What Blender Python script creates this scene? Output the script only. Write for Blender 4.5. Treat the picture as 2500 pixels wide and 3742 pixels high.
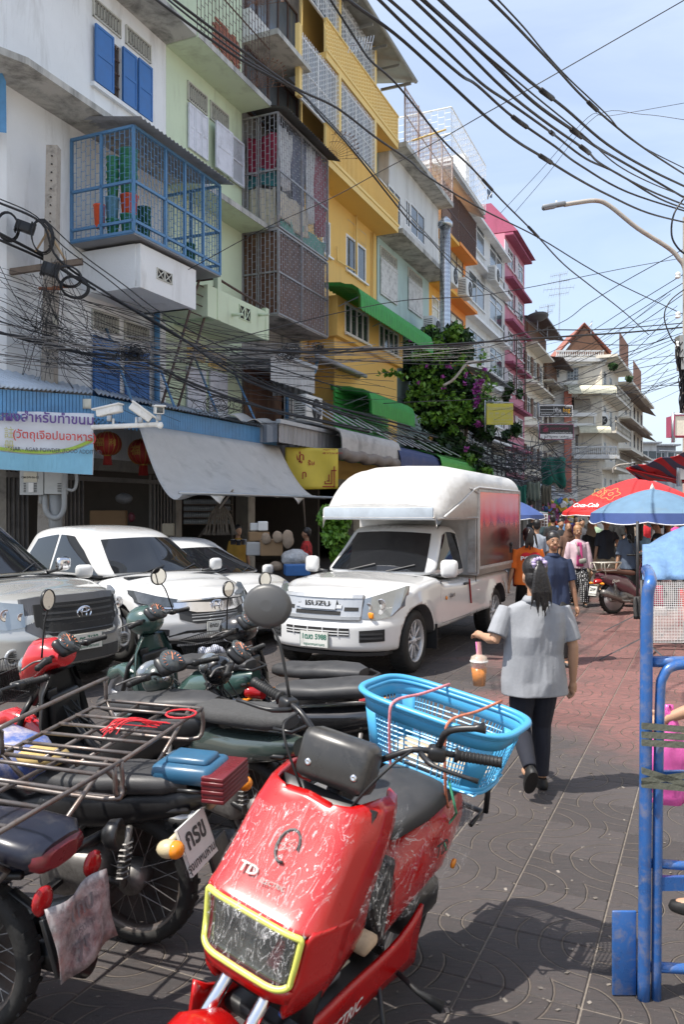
import bpy,bmesh,math,random
from mathutils import Matrix,Vector,noise,Euler
random.seed(7)
R=math.radians
for o in list(bpy.data.objects):bpy.data.objects.remove(o)
SC=bpy.context.scene
COL=SC.collection
# ---------------------------------------------------------------- camera, sky, sun, exposure
H=1.9;FOC=2917.0;HX=1250.0;HY=1860.0 # eye height, focal length and horizon in photo pixels
cam=bpy.data.cameras.new('camera');camo=bpy.data.objects.new('camera',cam);COL.objects.link(camo)
camo.location=(0,0,H);camo.rotation_euler=(R(90),0,0)
cam.sensor_fit='HORIZONTAL';cam.sensor_width=24.0;cam.lens=24.0*FOC/2500
cam.shift_y=-11.0/2500;cam.clip_start=0.05;cam.clip_end=2000
cam.dof.use_dof=True;cam.dof.focus_distance=9.0;cam.dof.aperture_fstop=6.3
SC.camera=camo
SUN_EL,SHAD=61.0,Vector((0.925,0.38,0)).normalized() # shadows fall to the right and a little away
w=bpy.data.worlds.new('World');SC.world=w;w.use_nodes=True
nt=w.node_tree;nt.nodes.clear()
def N(nt,t,**k):
    n=nt.nodes.new(t)
    for a,b in k.items():
        if a=='inp':
            for i,v in b.items():n.inputs[i].default_value=v
        else:setattr(n,a,b)
    return n
sky=N(nt,'ShaderNodeTexSky',sky_type='NISHITA',sun_disc=False,sun_elevation=R(SUN_EL),air_density=1.1,dust_density=2.2,ozone_density=1.6,altitude=0)
sky.sun_rotation=math.atan2(-SHAD.x,-SHAD.y)
tc=N(nt,'ShaderNodeTexCoord');mp=N(nt,'ShaderNodeMapping');mp.inputs['Scale'].default_value=(1.0,2.2,5.0);mp.inputs['Rotation'].default_value=(0.3,0.5,0.4)
nz=N(nt,'ShaderNodeTexNoise',inp={'Scale':1.7,'Detail':7.0,'Roughness':0.55,'Distortion':0.6})
cr=N(nt,'ShaderNodeMapRange',inp={'From Min':0.38,'From Max':0.75,'To Min':0.35,'To Max':0.62})
mx=N(nt,'ShaderNodeMixRGB');mx.inputs[2].default_value=(4.2,4.75,5.7,1)
bg=N(nt,'ShaderNodeBackground',inp={'Strength':0.13});out=N(nt,'ShaderNodeOutputWorld')
L=nt.links.new
L(tc.outputs['Generated'],mp.inputs['Vector']);L(mp.outputs[0],nz.inputs['Vector']);L(nz.outputs['Fac'],cr.inputs['Value'])
L(cr.outputs[0],mx.inputs[0]);L(sky.outputs[0],mx.inputs[1]);L(mx.outputs[0],bg.inputs['Color']);L(bg.outputs[0],out.inputs['Surface'])
sun=bpy.data.lights.new('sun','SUN');sun.energy=3.9;sun.angle=R(0.53);sun.color=(1.0,0.95,0.87)
suno=bpy.data.objects.new('sun',sun);COL.objects.link(suno)
ce=math.cos(R(SUN_EL));suno.rotation_euler=Vector((SHAD.x*ce,SHAD.y*ce,-math.sin(R(SUN_EL)))).to_track_quat('-Z','Y').to_euler()
suno.location=(-20,-10,40)
SC.view_settings.view_transform='Standard';SC.view_settings.look='None';SC.view_settings.gamma=1.0
SC.view_settings.use_curve_mapping=False;SC.view_settings.exposure=0.86
SC.cycles.max_bounces=6;SC.cycles.diffuse_bounces=3;SC.cycles.transparent_max_bounces=12
SC.cycles.use_denoising=True
# ---------------------------------------------------------------- materials
MATS={}
def mat(name,col,rough=0.6,metal=0.0,var=0.12,scale=3.0,bump=0.0,bscale=40.0,dirt=0.0,dirtcol=(0.06,0.055,0.05),dscale=1.2,
        streak=False,trans=0.0,alpha=1.0,coat=0.0,emit=None,spec=None,world=False,rust=None,wave=None):
    if name in MATS:return MATS[name]
    m=bpy.data.materials.new(name);m.use_nodes=True;nt=m.node_tree;L=nt.links.new
    b=nt.nodes['Principled BSDF'];b.inputs['Roughness'].default_value=rough;b.inputs['Metallic'].default_value=metal
    c4=(*col,1);b.inputs['Base Color'].default_value=c4
    if spec is not None:b.inputs['Specular IOR Level'].default_value=spec
    if coat:b.inputs['Coat Weight'].default_value=coat;b.inputs['Coat Roughness'].default_value=0.04
    if trans:b.inputs['Transmission Weight'].default_value=trans;b.inputs['IOR'].default_value=1.3
    if alpha<1:b.inputs['Alpha'].default_value=alpha
    if emit:b.inputs['Emission Color'].default_value=(*emit[0],1);b.inputs['Emission Strength'].default_value=emit[1]
    tc=N(nt,'ShaderNodeTexCoord');src=tc.outputs['Object']
    if world:g=N(nt,'ShaderNodeNewGeometry');src=g.outputs['Position']
    cur=None
    if var:
        n=N(nt,'ShaderNodeTexNoise',inp={'Scale':scale,'Detail':6.0,'Roughness':0.65});L(src,n.inputs['Vector'])
        mr=N(nt,'ShaderNodeMapRange',inp={'From Min':0.3,'From Max':0.7,'To Min':1-var,'To Max':1+var});L(n.outputs['Fac'],mr.inputs['Value'])
        mm=N(nt,'ShaderNodeMixRGB',blend_type='MULTIPLY');mm.inputs[0].default_value=1;mm.inputs[1].default_value=c4;L(mr.outputs[0],mm.inputs[2]);cur=mm.outputs[0]
        r2=N(nt,'ShaderNodeMapRange',inp={'From Min':0.25,'From Max':0.75,'To Min':max(0.02,rough-0.12),'To Max':min(1,rough+0.12)});L(n.outputs['Fac'],r2.inputs['Value']);L(r2.outputs[0],b.inputs['Roughness'])
    if wave: # printed stripes: (axis, scale, colour)
        wv=N(nt,'ShaderNodeTexWave',bands_direction=wave[0],inp={'Scale':wave[1]});L(src,wv.inputs['Vector'])
        st=N(nt,'ShaderNodeMath',operation='GREATER_THAN');st.inputs[1].default_value=0.5;L(wv.outputs['Fac'],st.inputs[0])
        mm=N(nt,'ShaderNodeMixRGB');L(st.outputs[0],mm.inputs[0]);mm.inputs[2].default_value=(*wave[2],1)
        if cur:L(cur,mm.inputs[1])
        else:mm.inputs[1].default_value=c4
        cur=mm.outputs[0]
    for amt,dc,sc,stk in((dirt,dirtcol,dscale,streak),(rust[0]if rust else 0,rust[1]if rust else None,rust[2]if rust else 1,False)):
        if not amt:continue
        mp=N(nt,'ShaderNodeMapping');mp.inputs['Scale'].default_value=(1,1,0.16)if stk else(1,1,1);L(src,mp.inputs['Vector'])
        n2=N(nt,'ShaderNodeTexNoise',inp={'Scale':sc,'Detail':9.0,'Roughness':0.72,'Distortion':0.3});L(mp.outputs[0],n2.inputs['Vector'])
        mr=N(nt,'ShaderNodeMapRange',inp={'From Min':0.60-amt*0.22,'From Max':0.78-amt*0.16,'To Min':0.0,'To Max':min(1,amt*1.2)});L(n2.outputs['Fac'],mr.inputs['Value'])
        mm=N(nt,'ShaderNodeMixRGB');L(mr.outputs[0],mm.inputs[0]);mm.inputs[2].default_value=(*dc,1)
        if cur:L(cur,mm.inputs[1])
        else:mm.inputs[1].default_value=c4
        cur=mm.outputs[0]
    if cur:L(cur,b.inputs['Base Color'])
    if bump:
        n3=N(nt,'ShaderNodeTexNoise',inp={'Scale':bscale,'Detail':5.0});L(src,n3.inputs['Vector'])
        bp=N(nt,'ShaderNodeBump',inp={'Strength':min(1,bump),'Distance':0.4/bscale});L(n3.outputs['Fac'],bp.inputs['Height']);L(bp.outputs[0],b.inputs['Normal'])
    MATS[name]=m;return m
# ---------------------------------------------------------------- frames
FO=Vector((-12.75,0,0));FU=Vector((0.394,0.919,0)).normalized();FN=Vector((FU.y,-FU.x,0)) # facade: along, towards street
FROT=math.atan2(FU.y,FU.x)
def FW(s,d,z):return FO+FU*s+FN*d+Vector((0,0,z))
def P(px,py,Y):return Vector(((px-HX)/FOC*Y,Y,H-(py-HY)/FOC*Y))
def G(px,py): # ground point under a pixel
    Y=H*FOC/(py-HY);return Vector(((px-HX)/FOC*Y,Y,0))
def FS(px,d=0.0):
    r=(px-HX)/FOC
    return(-FO.x-FN.x*d+r*FN.y*d)/(FU.x-r*FU.y)
def FZ(px,py,d=0.0):
    Y=FW(FS(px,d),d,0).y;return H-(py-HY)/FOC*Y
# ---------------------------------------------------------------- mesh builder
class MB:
    def __init__(s,M=None):s.v=[];s.f=[];s.sm=[];s.mi=[];s.mats=[];s.M=M;s.warp=None;s.cm=0
    def use(s,m):
        if m not in s.mats:s.mats.append(m)
        s.cm=s.mats.index(m);return s
    def add(s,vs,fs,smooth=False):
        o=len(s.v)
        for p in vs:
            p=Vector(p)
            if s.warp:p=Vector(s.warp(p))
            if s.M is not None:p=s.M@p
            s.v.append(p)
        for f in fs:s.f.append([i+o for i in f]);s.sm.append(smooth);s.mi.append(s.cm)
        return s
    def box(s,x0,x1,y0,y1,z0,z1):
        v=[(x,y,z)for z in(z0,z1)for y in(y0,y1)for x in(x0,x1)]
        return s.add(v,[(0,2,3,1),(4,5,7,6),(0,1,5,4),(2,6,7,3),(0,4,6,2),(1,3,7,5)])
    def hexa(s,b,t):return s.add(list(b)+list(t),[(3,2,1,0),(4,5,6,7),(0,1,5,4),(1,2,6,5),(2,3,7,6),(3,0,4,7)])
    def cbox(s,c,sz,rot=None,r=0.0):
        """box by centre and size, bevelled by r"""
        c=Vector(c);hx,hy,hz=[q/2 for q in sz];E=Euler(rot).to_matrix()if rot else None
        if r<=0:vs=[Vector((x,y,z))for z in(-hz,hz)for y in(-hy,hy)for x in(-hx,hx)];fs=[(0,2,3,1),(4,5,7,6),(0,1,5,4),(2,6,7,3),(0,4,6,2),(1,3,7,5)];sm=False
        else:vs,fs=rbox(hx,hy,hz,min(r,hx*.98,hy*.98,hz*.98));sm=True
        return s.add([(E@q if E else q)+c for q in vs],fs,sm)
    def quad(s,a,b,c,d,th=0.0):
        if th:
            a,b,c,d=map(Vector,(a,b,c,d));n=(b-a).cross(d-a).normalized()*th
            return s.hexa([a-n,b-n,c-n,d-n],[a,b,c,d])
        return s.add([a,b,c,d],[(0,1,2,3)])
    def tube(s,pts,r,seg=8,closed=False,caps=True,flat=1.0):
        pts=[Vector(p)for p in pts];n=len(pts);rs=r if isinstance(r,(list,tuple))else[r]*n
        vs=[];up=None
        for i,p in enumerate(pts):
            a=pts[(i-1)%n]if(i or closed)else p;b=pts[(i+1)%n]if(i<n-1 or closed)else p
            t=(b-a);t=t.normalized()if t.length>1e-9 else Vector((0,0,1))
            if up is None:up=Vector((0,0,1))if abs(t.z)<0.9 else Vector((1,0,0))
            sd=t.cross(up);sd=sd.normalized()if sd.length>1e-6 else t.orthogonal().normalized();up=sd.cross(t).normalized()
            for k in range(seg):
                q=2*math.pi*k/seg;vs.append(p+sd*(math.cos(q)*rs[i])+up*(math.sin(q)*rs[i]*flat))
        fs=[(i*seg+k,i*seg+(k+1)%seg,((i+1)%n)*seg+(k+1)%seg,((i+1)%n)*seg+k)for i in range(n if closed else n-1)for k in range(seg)]
        if caps and not closed:fs+=[tuple(range(seg))[::-1],tuple((n-1)*seg+k for k in range(seg))]
        return s.add(vs,fs,seg>4)
    def cyl(s,a,b,r,seg=12,r2=None):return s.tube([a,b],[r,r if r2 is None else r2],seg)
    def lathe(s,c,prof,seg=16,axis=(0,0,1)):
        """prof: (radius, distance along the axis)"""
        ax=Vector(axis).normalized();q=Vector((0,0,1)).rotation_difference(ax).to_matrix();c=Vector(c);vs=[]
        for r_,h_ in prof:
            for k in range(seg):
                t=2*math.pi*k/seg;vs.append(c+q@Vector((r_*math.cos(t),r_*math.sin(t),h_)))
        n=len(prof)
        fs=[(i*seg+k,i*seg+(k+1)%seg,(i+1)*seg+(k+1)%seg,(i+1)*seg+k)for i in range(n-1)for k in range(seg)]
        if abs(prof[0][0]-prof[-1][0])<1e-6 and prof[0][0]>.45*max(q[0]for q in prof)and n>4:fs+=[((n-1)*seg+k,(n-1)*seg+(k+1)%seg,(k+1)%seg,k)for k in range(seg)];return s.add(vs,fs,True)
        if prof[0][0]>1e-4:fs.append(tuple(range(seg))[::-1])
        if prof[-1][0]>1e-4:fs.append(tuple((n-1)*seg+k for k in range(seg)))
        return s.add(vs,fs,True)
    def ball(s,c,r,seg=12,rings=8,rot=None):
        rx,ry,rz=r if isinstance(r,(tuple,list))else(r,r,r);c=Vector(c);E=Euler(rot).to_matrix()if rot else Matrix.Identity(3);vs=[]
        for i in range(rings+1):
            a=math.pi*i/rings
            for k in range(seg):
                t=2*math.pi*k/seg;vs.append(c+E@Vector((rx*math.sin(a)*math.cos(t),ry*math.sin(a)*math.sin(t),-rz*math.cos(a))))
        return s.add(vs,[(i*seg+k,i*seg+(k+1)%seg,(i+1)*seg+(k+1)%seg,(i+1)*seg+k)for i in range(rings)for k in range(seg)],True)
    def loft(s,secs,closed=True,caps=True,smooth=True):
        """secs: list of equally long point loops"""
        n=len(secs[0]);vs=[p for q in secs for p in q];m=len(secs)
        fs=[(i*n+k,i*n+(k+1)%n,(i+1)*n+(k+1)%n,(i+1)*n+k)for i in range(m-1)for k in range(n if closed else n-1)]
        s.add(vs,fs,smooth)
        if caps and closed:s.add(secs[0],[tuple(range(n))[::-1]]);s.add(secs[-1],[tuple(range(n))])
        return s
    def prism(s,poly,ax,h0,h1):
        """poly in the two other axes, extruded along ax 0/1/2 from h0 to h1"""
        def mk(p,h):return(h,p[0],p[1])if ax==0 else(p[0],h,p[1])if ax==1 else(p[0],p[1],h)
        n=len(poly);a=[mk(p,h0)for p in poly];b=[mk(p,h1)for p in poly]
        return s.add(a+b,[tuple(range(n))[::-1],tuple(range(n,2*n))]+[(i,(i+1)%n,n+(i+1)%n,n+i)for i in range(n)])
    def sheet(s,fn,nu,nv,th=0.004):
        """thin cloth-like surface fn(u,v) with real thickness"""
        g=[[Vector(fn(i/nu,j/nv))for j in range(nv+1)]for i in range(nu+1)];top=[];bot=[]
        for i in range(nu+1):
            for j in range(nv+1):
                a=g[min(i+1,nu)][j]-g[max(i-1,0)][j];b=g[i][min(j+1,nv)]-g[i][max(j-1,0)];n=a.cross(b);n=n.normalized()if n.length>1e-9 else Vector((0,0,1))
                top.append(g[i][j]+n*th/2);bot.append(g[i][j]-n*th/2)
        m=nv+1;K=len(top);q=[(i*m+j,(i+1)*m+j,(i+1)*m+j+1,i*m+j+1)for i in range(nu)for j in range(nv)]
        fs=q+[tuple(k+K for k in f[::-1])for f in q]
        ring=[i*m for i in range(nu+1)]+[nu*m+j for j in range(1,nv+1)]+[i*m+nv for i in range(nu-1,-1,-1)]+[j for j in range(nv-1,0,-1)]
        fs+=[(ring[(k+1)%len(ring)],ring[k],ring[k]+K,ring[(k+1)%len(ring)]+K)for k in range(len(ring))]
        return s.add(top+bot,fs,True)
    def text(s,body,o,ux,uy,size,th=0.004,align='CENTER',bold=0.0,shear=0.0,sx=1.0,font=None):
        """flat lettering: origin o, reading direction ux, up uy; size = letter height"""
        cu=bpy.data.curves.new('lettering','FONT');cu.body=body;cu.size=1;cu.align_x=align;cu.align_y='CENTER';cu.offset=bold;cu.shear=shear;cu.resolution_u=2
        ob=bpy.data.objects.new('lettering',cu);COL.objects.link(ob);bpy.context.view_layer.update()
        me=ob.evaluated_get(bpy.context.evaluated_depsgraph_get()).to_mesh()
        o=Vector(o);ux=Vector(ux).normalized();uy=Vector(uy).normalized();n=ux.cross(uy)
        vs=[o+ux*(v.co.x*size*sx*1.35)+uy*(v.co.y*size*1.35)+n*th for v in me.vertices];fs=[tuple(p.vertices)for p in me.polygons]
        s.add(vs,fs);ob.evaluated_get(bpy.context.evaluated_depsgraph_get()).to_mesh_clear();bpy.data.objects.remove(ob);bpy.data.curves.remove(cu);return s
    def build(s,name,m=None,parent=None,space='local',kind=None,label=None,cat=None,group=None,mods=None):
        if not s.v:return None
        me=bpy.data.meshes.new(name);vs=s.v;fl=False
        if space=='facade':vs=[FW(p.x,p.y,p.z)for p in vs];fl=True
        loc=Vector((0,0,0))
        if parent is not None:
            if space!='local':Mi=TM[parent.name].inverted();vs=[Mi@p for p in vs]
        elif space!='keep':
            loc=Vector((sum(p.x for p in vs)/len(vs),sum(p.y for p in vs)/len(vs),min(p.z for p in vs)));vs=[p-loc for p in vs]
        me.from_pydata([tuple(p)for p in vs],[],[f[::-1]for f in s.f]if fl else s.f)
        if m is not None:me.materials.append(m)
        for q in(s.mats if m is None else[]):me.materials.append(q)
        if m is None and len(s.mats)>1:me.polygons.foreach_set('material_index',s.mi)
        me.polygons.foreach_set('use_smooth',s.sm);me.update()
        o=bpy.data.objects.new(name,me);COL.objects.link(o);o.location=loc
        if parent is not None:o.parent=parent;TM[o.name]=TM[parent.name]
        else:TM[o.name]=Matrix.Translation(loc)
        for a,b in(('kind',kind),('label',label),('category',cat),('group',group)):
            if b:o[a]=b
        if mods:
            for t,kw in mods:
                q=o.modifiers.new(t.lower(),t)
                for a,b in kw.items():setattr(q,a,b)
        return o
TM={}
def rbox(hx,hy,hz,r,n=2):
    """rounded box vertices and faces"""
    bm=bmesh.new();bmesh.ops.create_cube(bm,size=2)
    for v in bm.verts:v.co=Vector((v.co.x*hx,v.co.y*hy,v.co.z*hz))
    bmesh.ops.bevel(bm,geom=bm.edges[:],offset=r,segments=n,profile=0.5,affect='EDGES')
    bm.verts.ensure_lookup_table();vs=[v.co.copy()for v in bm.verts];fs=[[v.index for v in f.verts]for f in bm.faces];bm.free();return vs,fs
def gbox(nx,ny,nz,p=8.0):
    """cube grid -1..1 pulled to a superellipsoid of power p; returns verts, faces"""
    idx={};vs=[];fs=[]
    def V(i,j,k):
        if(i,j,k)not in idx:
            q=Vector((2*i/nx-1,2*j/ny-1,2*k/nz-1));idx[(i,j,k)]=len(vs)
            a=max(abs(q.x),abs(q.y),abs(q.z));l=(abs(q.x)**p+abs(q.y)**p+abs(q.z)**p)**(1/p);vs.append(q*(a/l))
        return idx[(i,j,k)]
    for i in range(nx):
        for j in range(ny):fs.append([V(i,j,0),V(i,j+1,0),V(i+1,j+1,0),V(i+1,j,0)]);fs.append([V(i,j,nz),V(i+1,j,nz),V(i+1,j+1,nz),V(i,j+1,nz)])
    for i in range(nx):
        for k in range(nz):fs.append([V(i,0,k),V(i+1,0,k),V(i+1,0,k+1),V(i,0,k+1)]);fs.append([V(i,ny,k),V(i,ny,k+1),V(i+1,ny,k+1),V(i+1,ny,k)])
    for j in range(ny):
        for k in range(nz):fs.append([V(0,j,k),V(0,j,k+1),V(0,j+1,k+1),V(0,j+1,k)]);fs.append([V(nx,j,k),V(nx,j+1,k),V(nx,j+1,k+1),V(nx,j,k+1)])
    return vs,fs
def thing(name,label,cat,loc=(0,0,0),rz=0.0,group=None,M=None):
    o=bpy.data.objects.new(name,None);COL.objects.link(o)
    M=M if M is not None else Matrix.Translation(Vector(loc))@Matrix.Rotation(rz,4,'Z')
    o.matrix_world=M;o.location=M.to_translation();o.rotation_euler=M.to_euler();o.empty_display_size=0.1
    TM[o.name]=M.copy();o['label']=label;o['category']=cat
    if group:o['group']=group
    return o
def fthing(name,label,cat,s,d=0.0,z=0.0,group=None):return thing(name,label,cat,FW(s,d,z),FROT,group)
def dup(root,loc=None,rz=None,label=None,M=None):
    kids={}
    for o in SC.objects:
        if o.parent:kids.setdefault(o.parent.name,[]).append(o)
    def cp(o,par):
        c=o.copy();COL.objects.link(c)
        if par is not None:c.parent=par
        for k in kids.get(o.name,[]):cp(k,c)
        return c
    r=cp(root,None)
    if loc is not None:r.location=loc
    if rz is not None:r.rotation_euler=(0,0,rz)
    if label:r['label']=label
    TM[r.name]=M or(Matrix.Translation(r.location)@Matrix.Rotation(r.rotation_euler.z,4,'Z'))
    return r
def lerp(a,b,t):return a+(b-a)*t
def smooth_path(pts,n=8):
    """Catmull-Rom through pts"""
    pts=[Vector(p)for p in pts];q=[pts[0]*2-pts[1]]+pts+[pts[-1]*2-pts[-2]];out=[]
    for i in range(1,len(q)-2):
        for k in range(n):
            t=k/n;a,b,c,d=q[i-1],q[i],q[i+1],q[i+2]
            out.append(0.5*((2*b)+(c-a)*t+(2*a-5*b+4*c-d)*t*t+(3*b-a-3*c+d)*t**3))
    return out+[pts[-1]]
def copies(name,ob,places,parent):
    """alike pieces: objects sharing one mesh; places are matrices in the parent's frame"""
    for Mx in places:
        c=bpy.data.objects.new(name,ob.data);COL.objects.link(c);c.parent=parent;c.matrix_local=Mx;TM[c.name]=TM[parent.name]
# ---------------------------------------------------------------- shared materials
def painted(n,c,**k):
    a=dict(rough=0.75,var=0.05,scale=0.7,dirt=0.42,dirtcol=(c[0]*.42,c[1]*.39,c[2]*.35),dscale=1.5,streak=True,bump=0.25,bscale=25,world=True);a.update(k);return mat(n,c,**a)
M_white=painted('white_render',(0.79,0.80,0.80));M_green=painted('pale_green_render',(0.60,0.69,0.50));M_yel=painted('yellow_render',(0.74,0.47,0.13),dirt=0.15)
M_yel2=painted('light_yellow_render',(0.80,0.58,0.22),dirt=0.2);M_teal=painted('pale_teal_render',(0.42,0.55,0.52),dirt=0.4);M_amb=painted('amber_render',(0.78,0.42,0.07))
M_org=painted('orange_render',(0.76,0.27,0.045),dirt=0.2);M_pink=painted('pink_render',(0.52,0.19,0.25));M_pinkd=painted('deep_pink_render',(0.33,0.07,0.13))
M_cream=painted('cream_render',(0.72,0.66,0.55));M_grey=painted('stained_concrete',(0.36,0.34,0.32),dirt=0.8,dirtcol=(0.05,0.05,0.045));M_beige=painted('old_beige_render',(0.52,0.47,0.38),dirt=0.6)
M_edge=painted('mouldy_slab_edge',(0.50,0.49,0.45),dirt=0.75,dirtcol=(0.12,0.12,0.11));M_wht2=painted('grey_white_render',(0.62,0.62,0.60),dirt=0.5)
M_blue=mat('blue_paint',(0.045,0.16,0.42),0.5,dirt=0.2,world=True);M_blue2=mat('light_blue_paint',(0.10,0.28,0.52),0.5,dirt=0.25,world=True);M_bar=mat('blue_bar',(0.09,0.22,0.40),0.5)
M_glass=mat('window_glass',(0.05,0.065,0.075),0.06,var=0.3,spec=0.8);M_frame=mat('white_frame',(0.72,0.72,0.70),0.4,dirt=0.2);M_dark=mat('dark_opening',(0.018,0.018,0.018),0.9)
M_lil=mat('pale_lilac_shutter',(0.66,0.67,0.74),0.6,dirt=0.3,dscale=2.5,world=True);M_metal=mat('galvanised_steel',(0.42,0.44,0.46),0.38,0.7,dirt=0.3);M_corr=mat('grey_corrugated',(0.30,0.31,0.33),0.5,0.3,dirt=0.4,streak=True,world=True)
M_rust=mat('rusty_sheet',(0.115,0.055,0.035),0.85,var=0.35,dirt=0.5,dirtcol=(0.30,0.20,0.12),dscale=2,streak=True,world=True);M_bark=mat('dark_brown_metal',(0.075,0.04,0.03),0.6,dirt=0.3)
M_gbar=mat('grey_bar',(0.27,0.27,0.28),0.5,0.3,rust=(0.5,(0.14,0.06,0.03),4));M_wbar=mat('white_bar',(0.75,0.75,0.74),0.5);M_grn=mat('green_plastic_sheet',(0.05,0.30,0.06),0.4,var=0.15,dirt=0.2);M_cable=mat('black_cable',(0.012,0.012,0.014),0.5)
M_conc=mat('pole_concrete',(0.40,0.36,0.31),0.9,dirt=0.5,dscale=6,bump=0.6,bscale=60);M_wood=mat('weathered_wood',(0.16,0.12,0.09),0.8,var=0.3,dirt=0.4,dscale=8);M_brwood=mat('brown_wood',(0.16,0.08,0.045),0.7,var=0.25)
M_vent=mat('vent_block',(0.55,0.54,0.48),0.8,dirt=0.4,dscale=4);M_canv=mat('grey_canvas',(0.46,0.455,0.44),0.85,var=0.08,dirt=0.3,dscale=1.3,bump=0.3,bscale=9,world=True)
M_blk=mat('black_rubber',(0.009,0.009,0.0095),0.6,var=0.2);M_blkp=mat('black_plastic',(0.013,0.013,0.014),0.38,var=0.25,dirt=0.2,dirtcol=(0.06,0.055,0.05),dscale=5);M_chr=mat('chrome',(0.7,0.7,0.72),0.12,1.0,var=0.08);M_brk=mat('red_brick',(0.36,0.13,0.08),0.85,var=0.25)
# ---------------------------------------------------------------- ground and paving
TU=Vector((0.42,0.9075,0)).normalized();TV=Vector((TU.y,-TU.x,0));TS=0.45
def paving_mat():
    m=bpy.data.materials.new('stamped_paver');m.use_nodes=True;nt=m.node_tree;L=nt.links.new;b=nt.nodes['Principled BSDF']
    def mth(op,a,b_=None,c=None):
        n=N(nt,'ShaderNodeMath',operation=op)
        for i,q in enumerate((a,b_,c)):
            if q is None:continue
            if isinstance(q,(int,float)):n.inputs[i].default_value=q
            else:L(q,n.inputs[i])
        return n.outputs[0]
    g=N(nt,'ShaderNodeNewGeometry');s=N(nt,'ShaderNodeSeparateXYZ');L(g.outputs['Position'],s.inputs[0]);X,Y=s.outputs[0],s.outputs[1]
    u=mth('ADD',mth('MULTIPLY',X,TU.x),mth('MULTIPLY',Y,TU.y));v=mth('ADD',mth('MULTIPLY',X,TV.x),mth('MULTIPLY',Y,TV.y))
    nz=N(nt,'ShaderNodeTexNoise',inp={'Scale':3.0,'Detail':3.0});L(g.outputs['Position'],nz.inputs['Vector'])
    wob=mth('MULTIPLY',mth('SUBTRACT',nz.outputs['Fac'],0.5),0.10)
    a=mth('DIVIDE',u,TS);c=mth('DIVIDE',v,TS);fa=mth('ADD',mth('FRACT',a),wob);fc=mth('ADD',mth('FRACT',c),wob)
    ck=mth('MODULO',mth('ABSOLUTE',mth('ADD',mth('FLOOR',a),mth('MULTIPLY',mth('FLOOR',mth('DIVIDE',c,3.0)),1.0))),2.0);ck=mth('GREATER_THAN',ck,0.5)
    fl=mth('ADD',mth('MULTIPLY',ck,mth('SUBTRACT',1.0,fa)),mth('MULTIPLY',mth('SUBTRACT',1.0,ck),fa))
    r1=mth('SQRT',mth('ADD',mth('POWER',mth('ABSOLUTE',fl),2.0),mth('POWER',mth('ABSOLUTE',fc),2.0)))
    i1,i2=mth('SUBTRACT',1.0,fl),mth('SUBTRACT',1.0,fc)
    r2=mth('SQRT',mth('ADD',mth('MULTIPLY',i1,i1),mth('MULTIPLY',i2,i2)));r=mth('MINIMUM',r1,r2)
    t=mth('ABSOLUTE',mth('SUBTRACT',mth('FRACT',mth('MULTIPLY',r,4.6)),0.5)) # 0 in a groove
    gr=N(nt,'ShaderNodeMapRange',inp={'From Min':0.018,'From Max':0.07,'To Min':1.0,'To Max':0.0});L(t,gr.inputs['Value'])
    groove=mth('MULTIPLY',gr.outputs[0],mth('GREATER_THAN',r,0.12))
    n1=N(nt,'ShaderNodeTexNoise',inp={'Scale':0.55,'Detail':8.0,'Roughness':0.6});L(g.outputs['Position'],n1.inputs['Vector'])
    n2=N(nt,'ShaderNodeTexNoise',inp={'Scale':26.0,'Detail':8.0,'Roughness':0.7});mp=N(nt,'ShaderNodeMapping');mp.inputs['Rotation'].default_value=(0,0,R(25));mp.inputs['Scale'].default_value=(0.35,1.3,1)
    L(g.outputs['Position'],mp.inputs[0]);L(mp.outputs[0],n2.inputs['Vector'])
    # red paint patch (a wash with a worn, noisy border)
    jit=mth('MULTIPLY',mth('SUBTRACT',n1.outputs['Fac'],0.5),5.0)
    def band(x,lo,w):q=N(nt,'ShaderNodeMapRange',inp={'From Min':lo-w,'From Max':lo+w});L(mth('ADD',x,jit),q.inputs['Value']);return q.outputs[0]
    red=mth('MULTIPLY',mth('MULTIPLY',band(u,7.0,0.5),band(mth('MULTIPLY',u,-1.0),-18.5,1.8)),band(v,-2.0,0.5))
    wr=N(nt,'ShaderNodeMapRange',inp={'From Min':0.36,'From Max':0.62,'To Min':0.95,'To Max':0.35});L(n2.outputs['Fac'],wr.inputs['Value']);red=mth('MULTIPLY',red,wr.outputs[0])
    def mix(f,a,b_):
        q=N(nt,'ShaderNodeMixRGB')
        for i,z in((0,f),(1,a),(2,b_)):
            if isinstance(z,tuple):q.inputs[i].default_value=(*z,1)
            elif isinstance(z,(int,float)):q.inputs[i].default_value=z
            else:L(z,q.inputs[i])
        return q.outputs[0]
    base=mix(n1.outputs['Fac'],(0.020,0.018,0.018),(0.078,0.070,0.069));base=mix(wr.outputs[0],mix(0.6,base,(0.08,0.058,0.053)),base);base=mix(red,base,(0.22,0.088,0.075))
    vr=N(nt,'ShaderNodeTexVoronoi',feature='F1',inp={'Scale':42.0});L(g.outputs['Position'],vr.inputs['Vector']);sp=mth('LESS_THAN',vr.outputs['Distance'],0.07)
    base=mix(mth('MULTIPLY',sp,0.5),base,(0.42,0.40,0.37));gc=mix(n2.outputs['Fac'],(0.055,0.045,0.042),(0.34,0.28,0.22));wn=N(nt,'ShaderNodeTexWhiteNoise',noise_dimensions='2D');cv=N(nt,'ShaderNodeCombineXYZ');L(mth('FLOOR',a),cv.inputs[0]);L(mth('FLOOR',c),cv.inputs[1]);L(cv.outputs[0],wn.inputs['Vector']);tn=N(nt,'ShaderNodeMixRGB',blend_type='MULTIPLY');tn.inputs[0].default_value=1;L(base,tn.inputs[1]);L(mth('ADD',mth('MULTIPLY',wn.outputs['Value'],0.42),0.78),tn.inputs[2]);base=tn.outputs[0]
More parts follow.
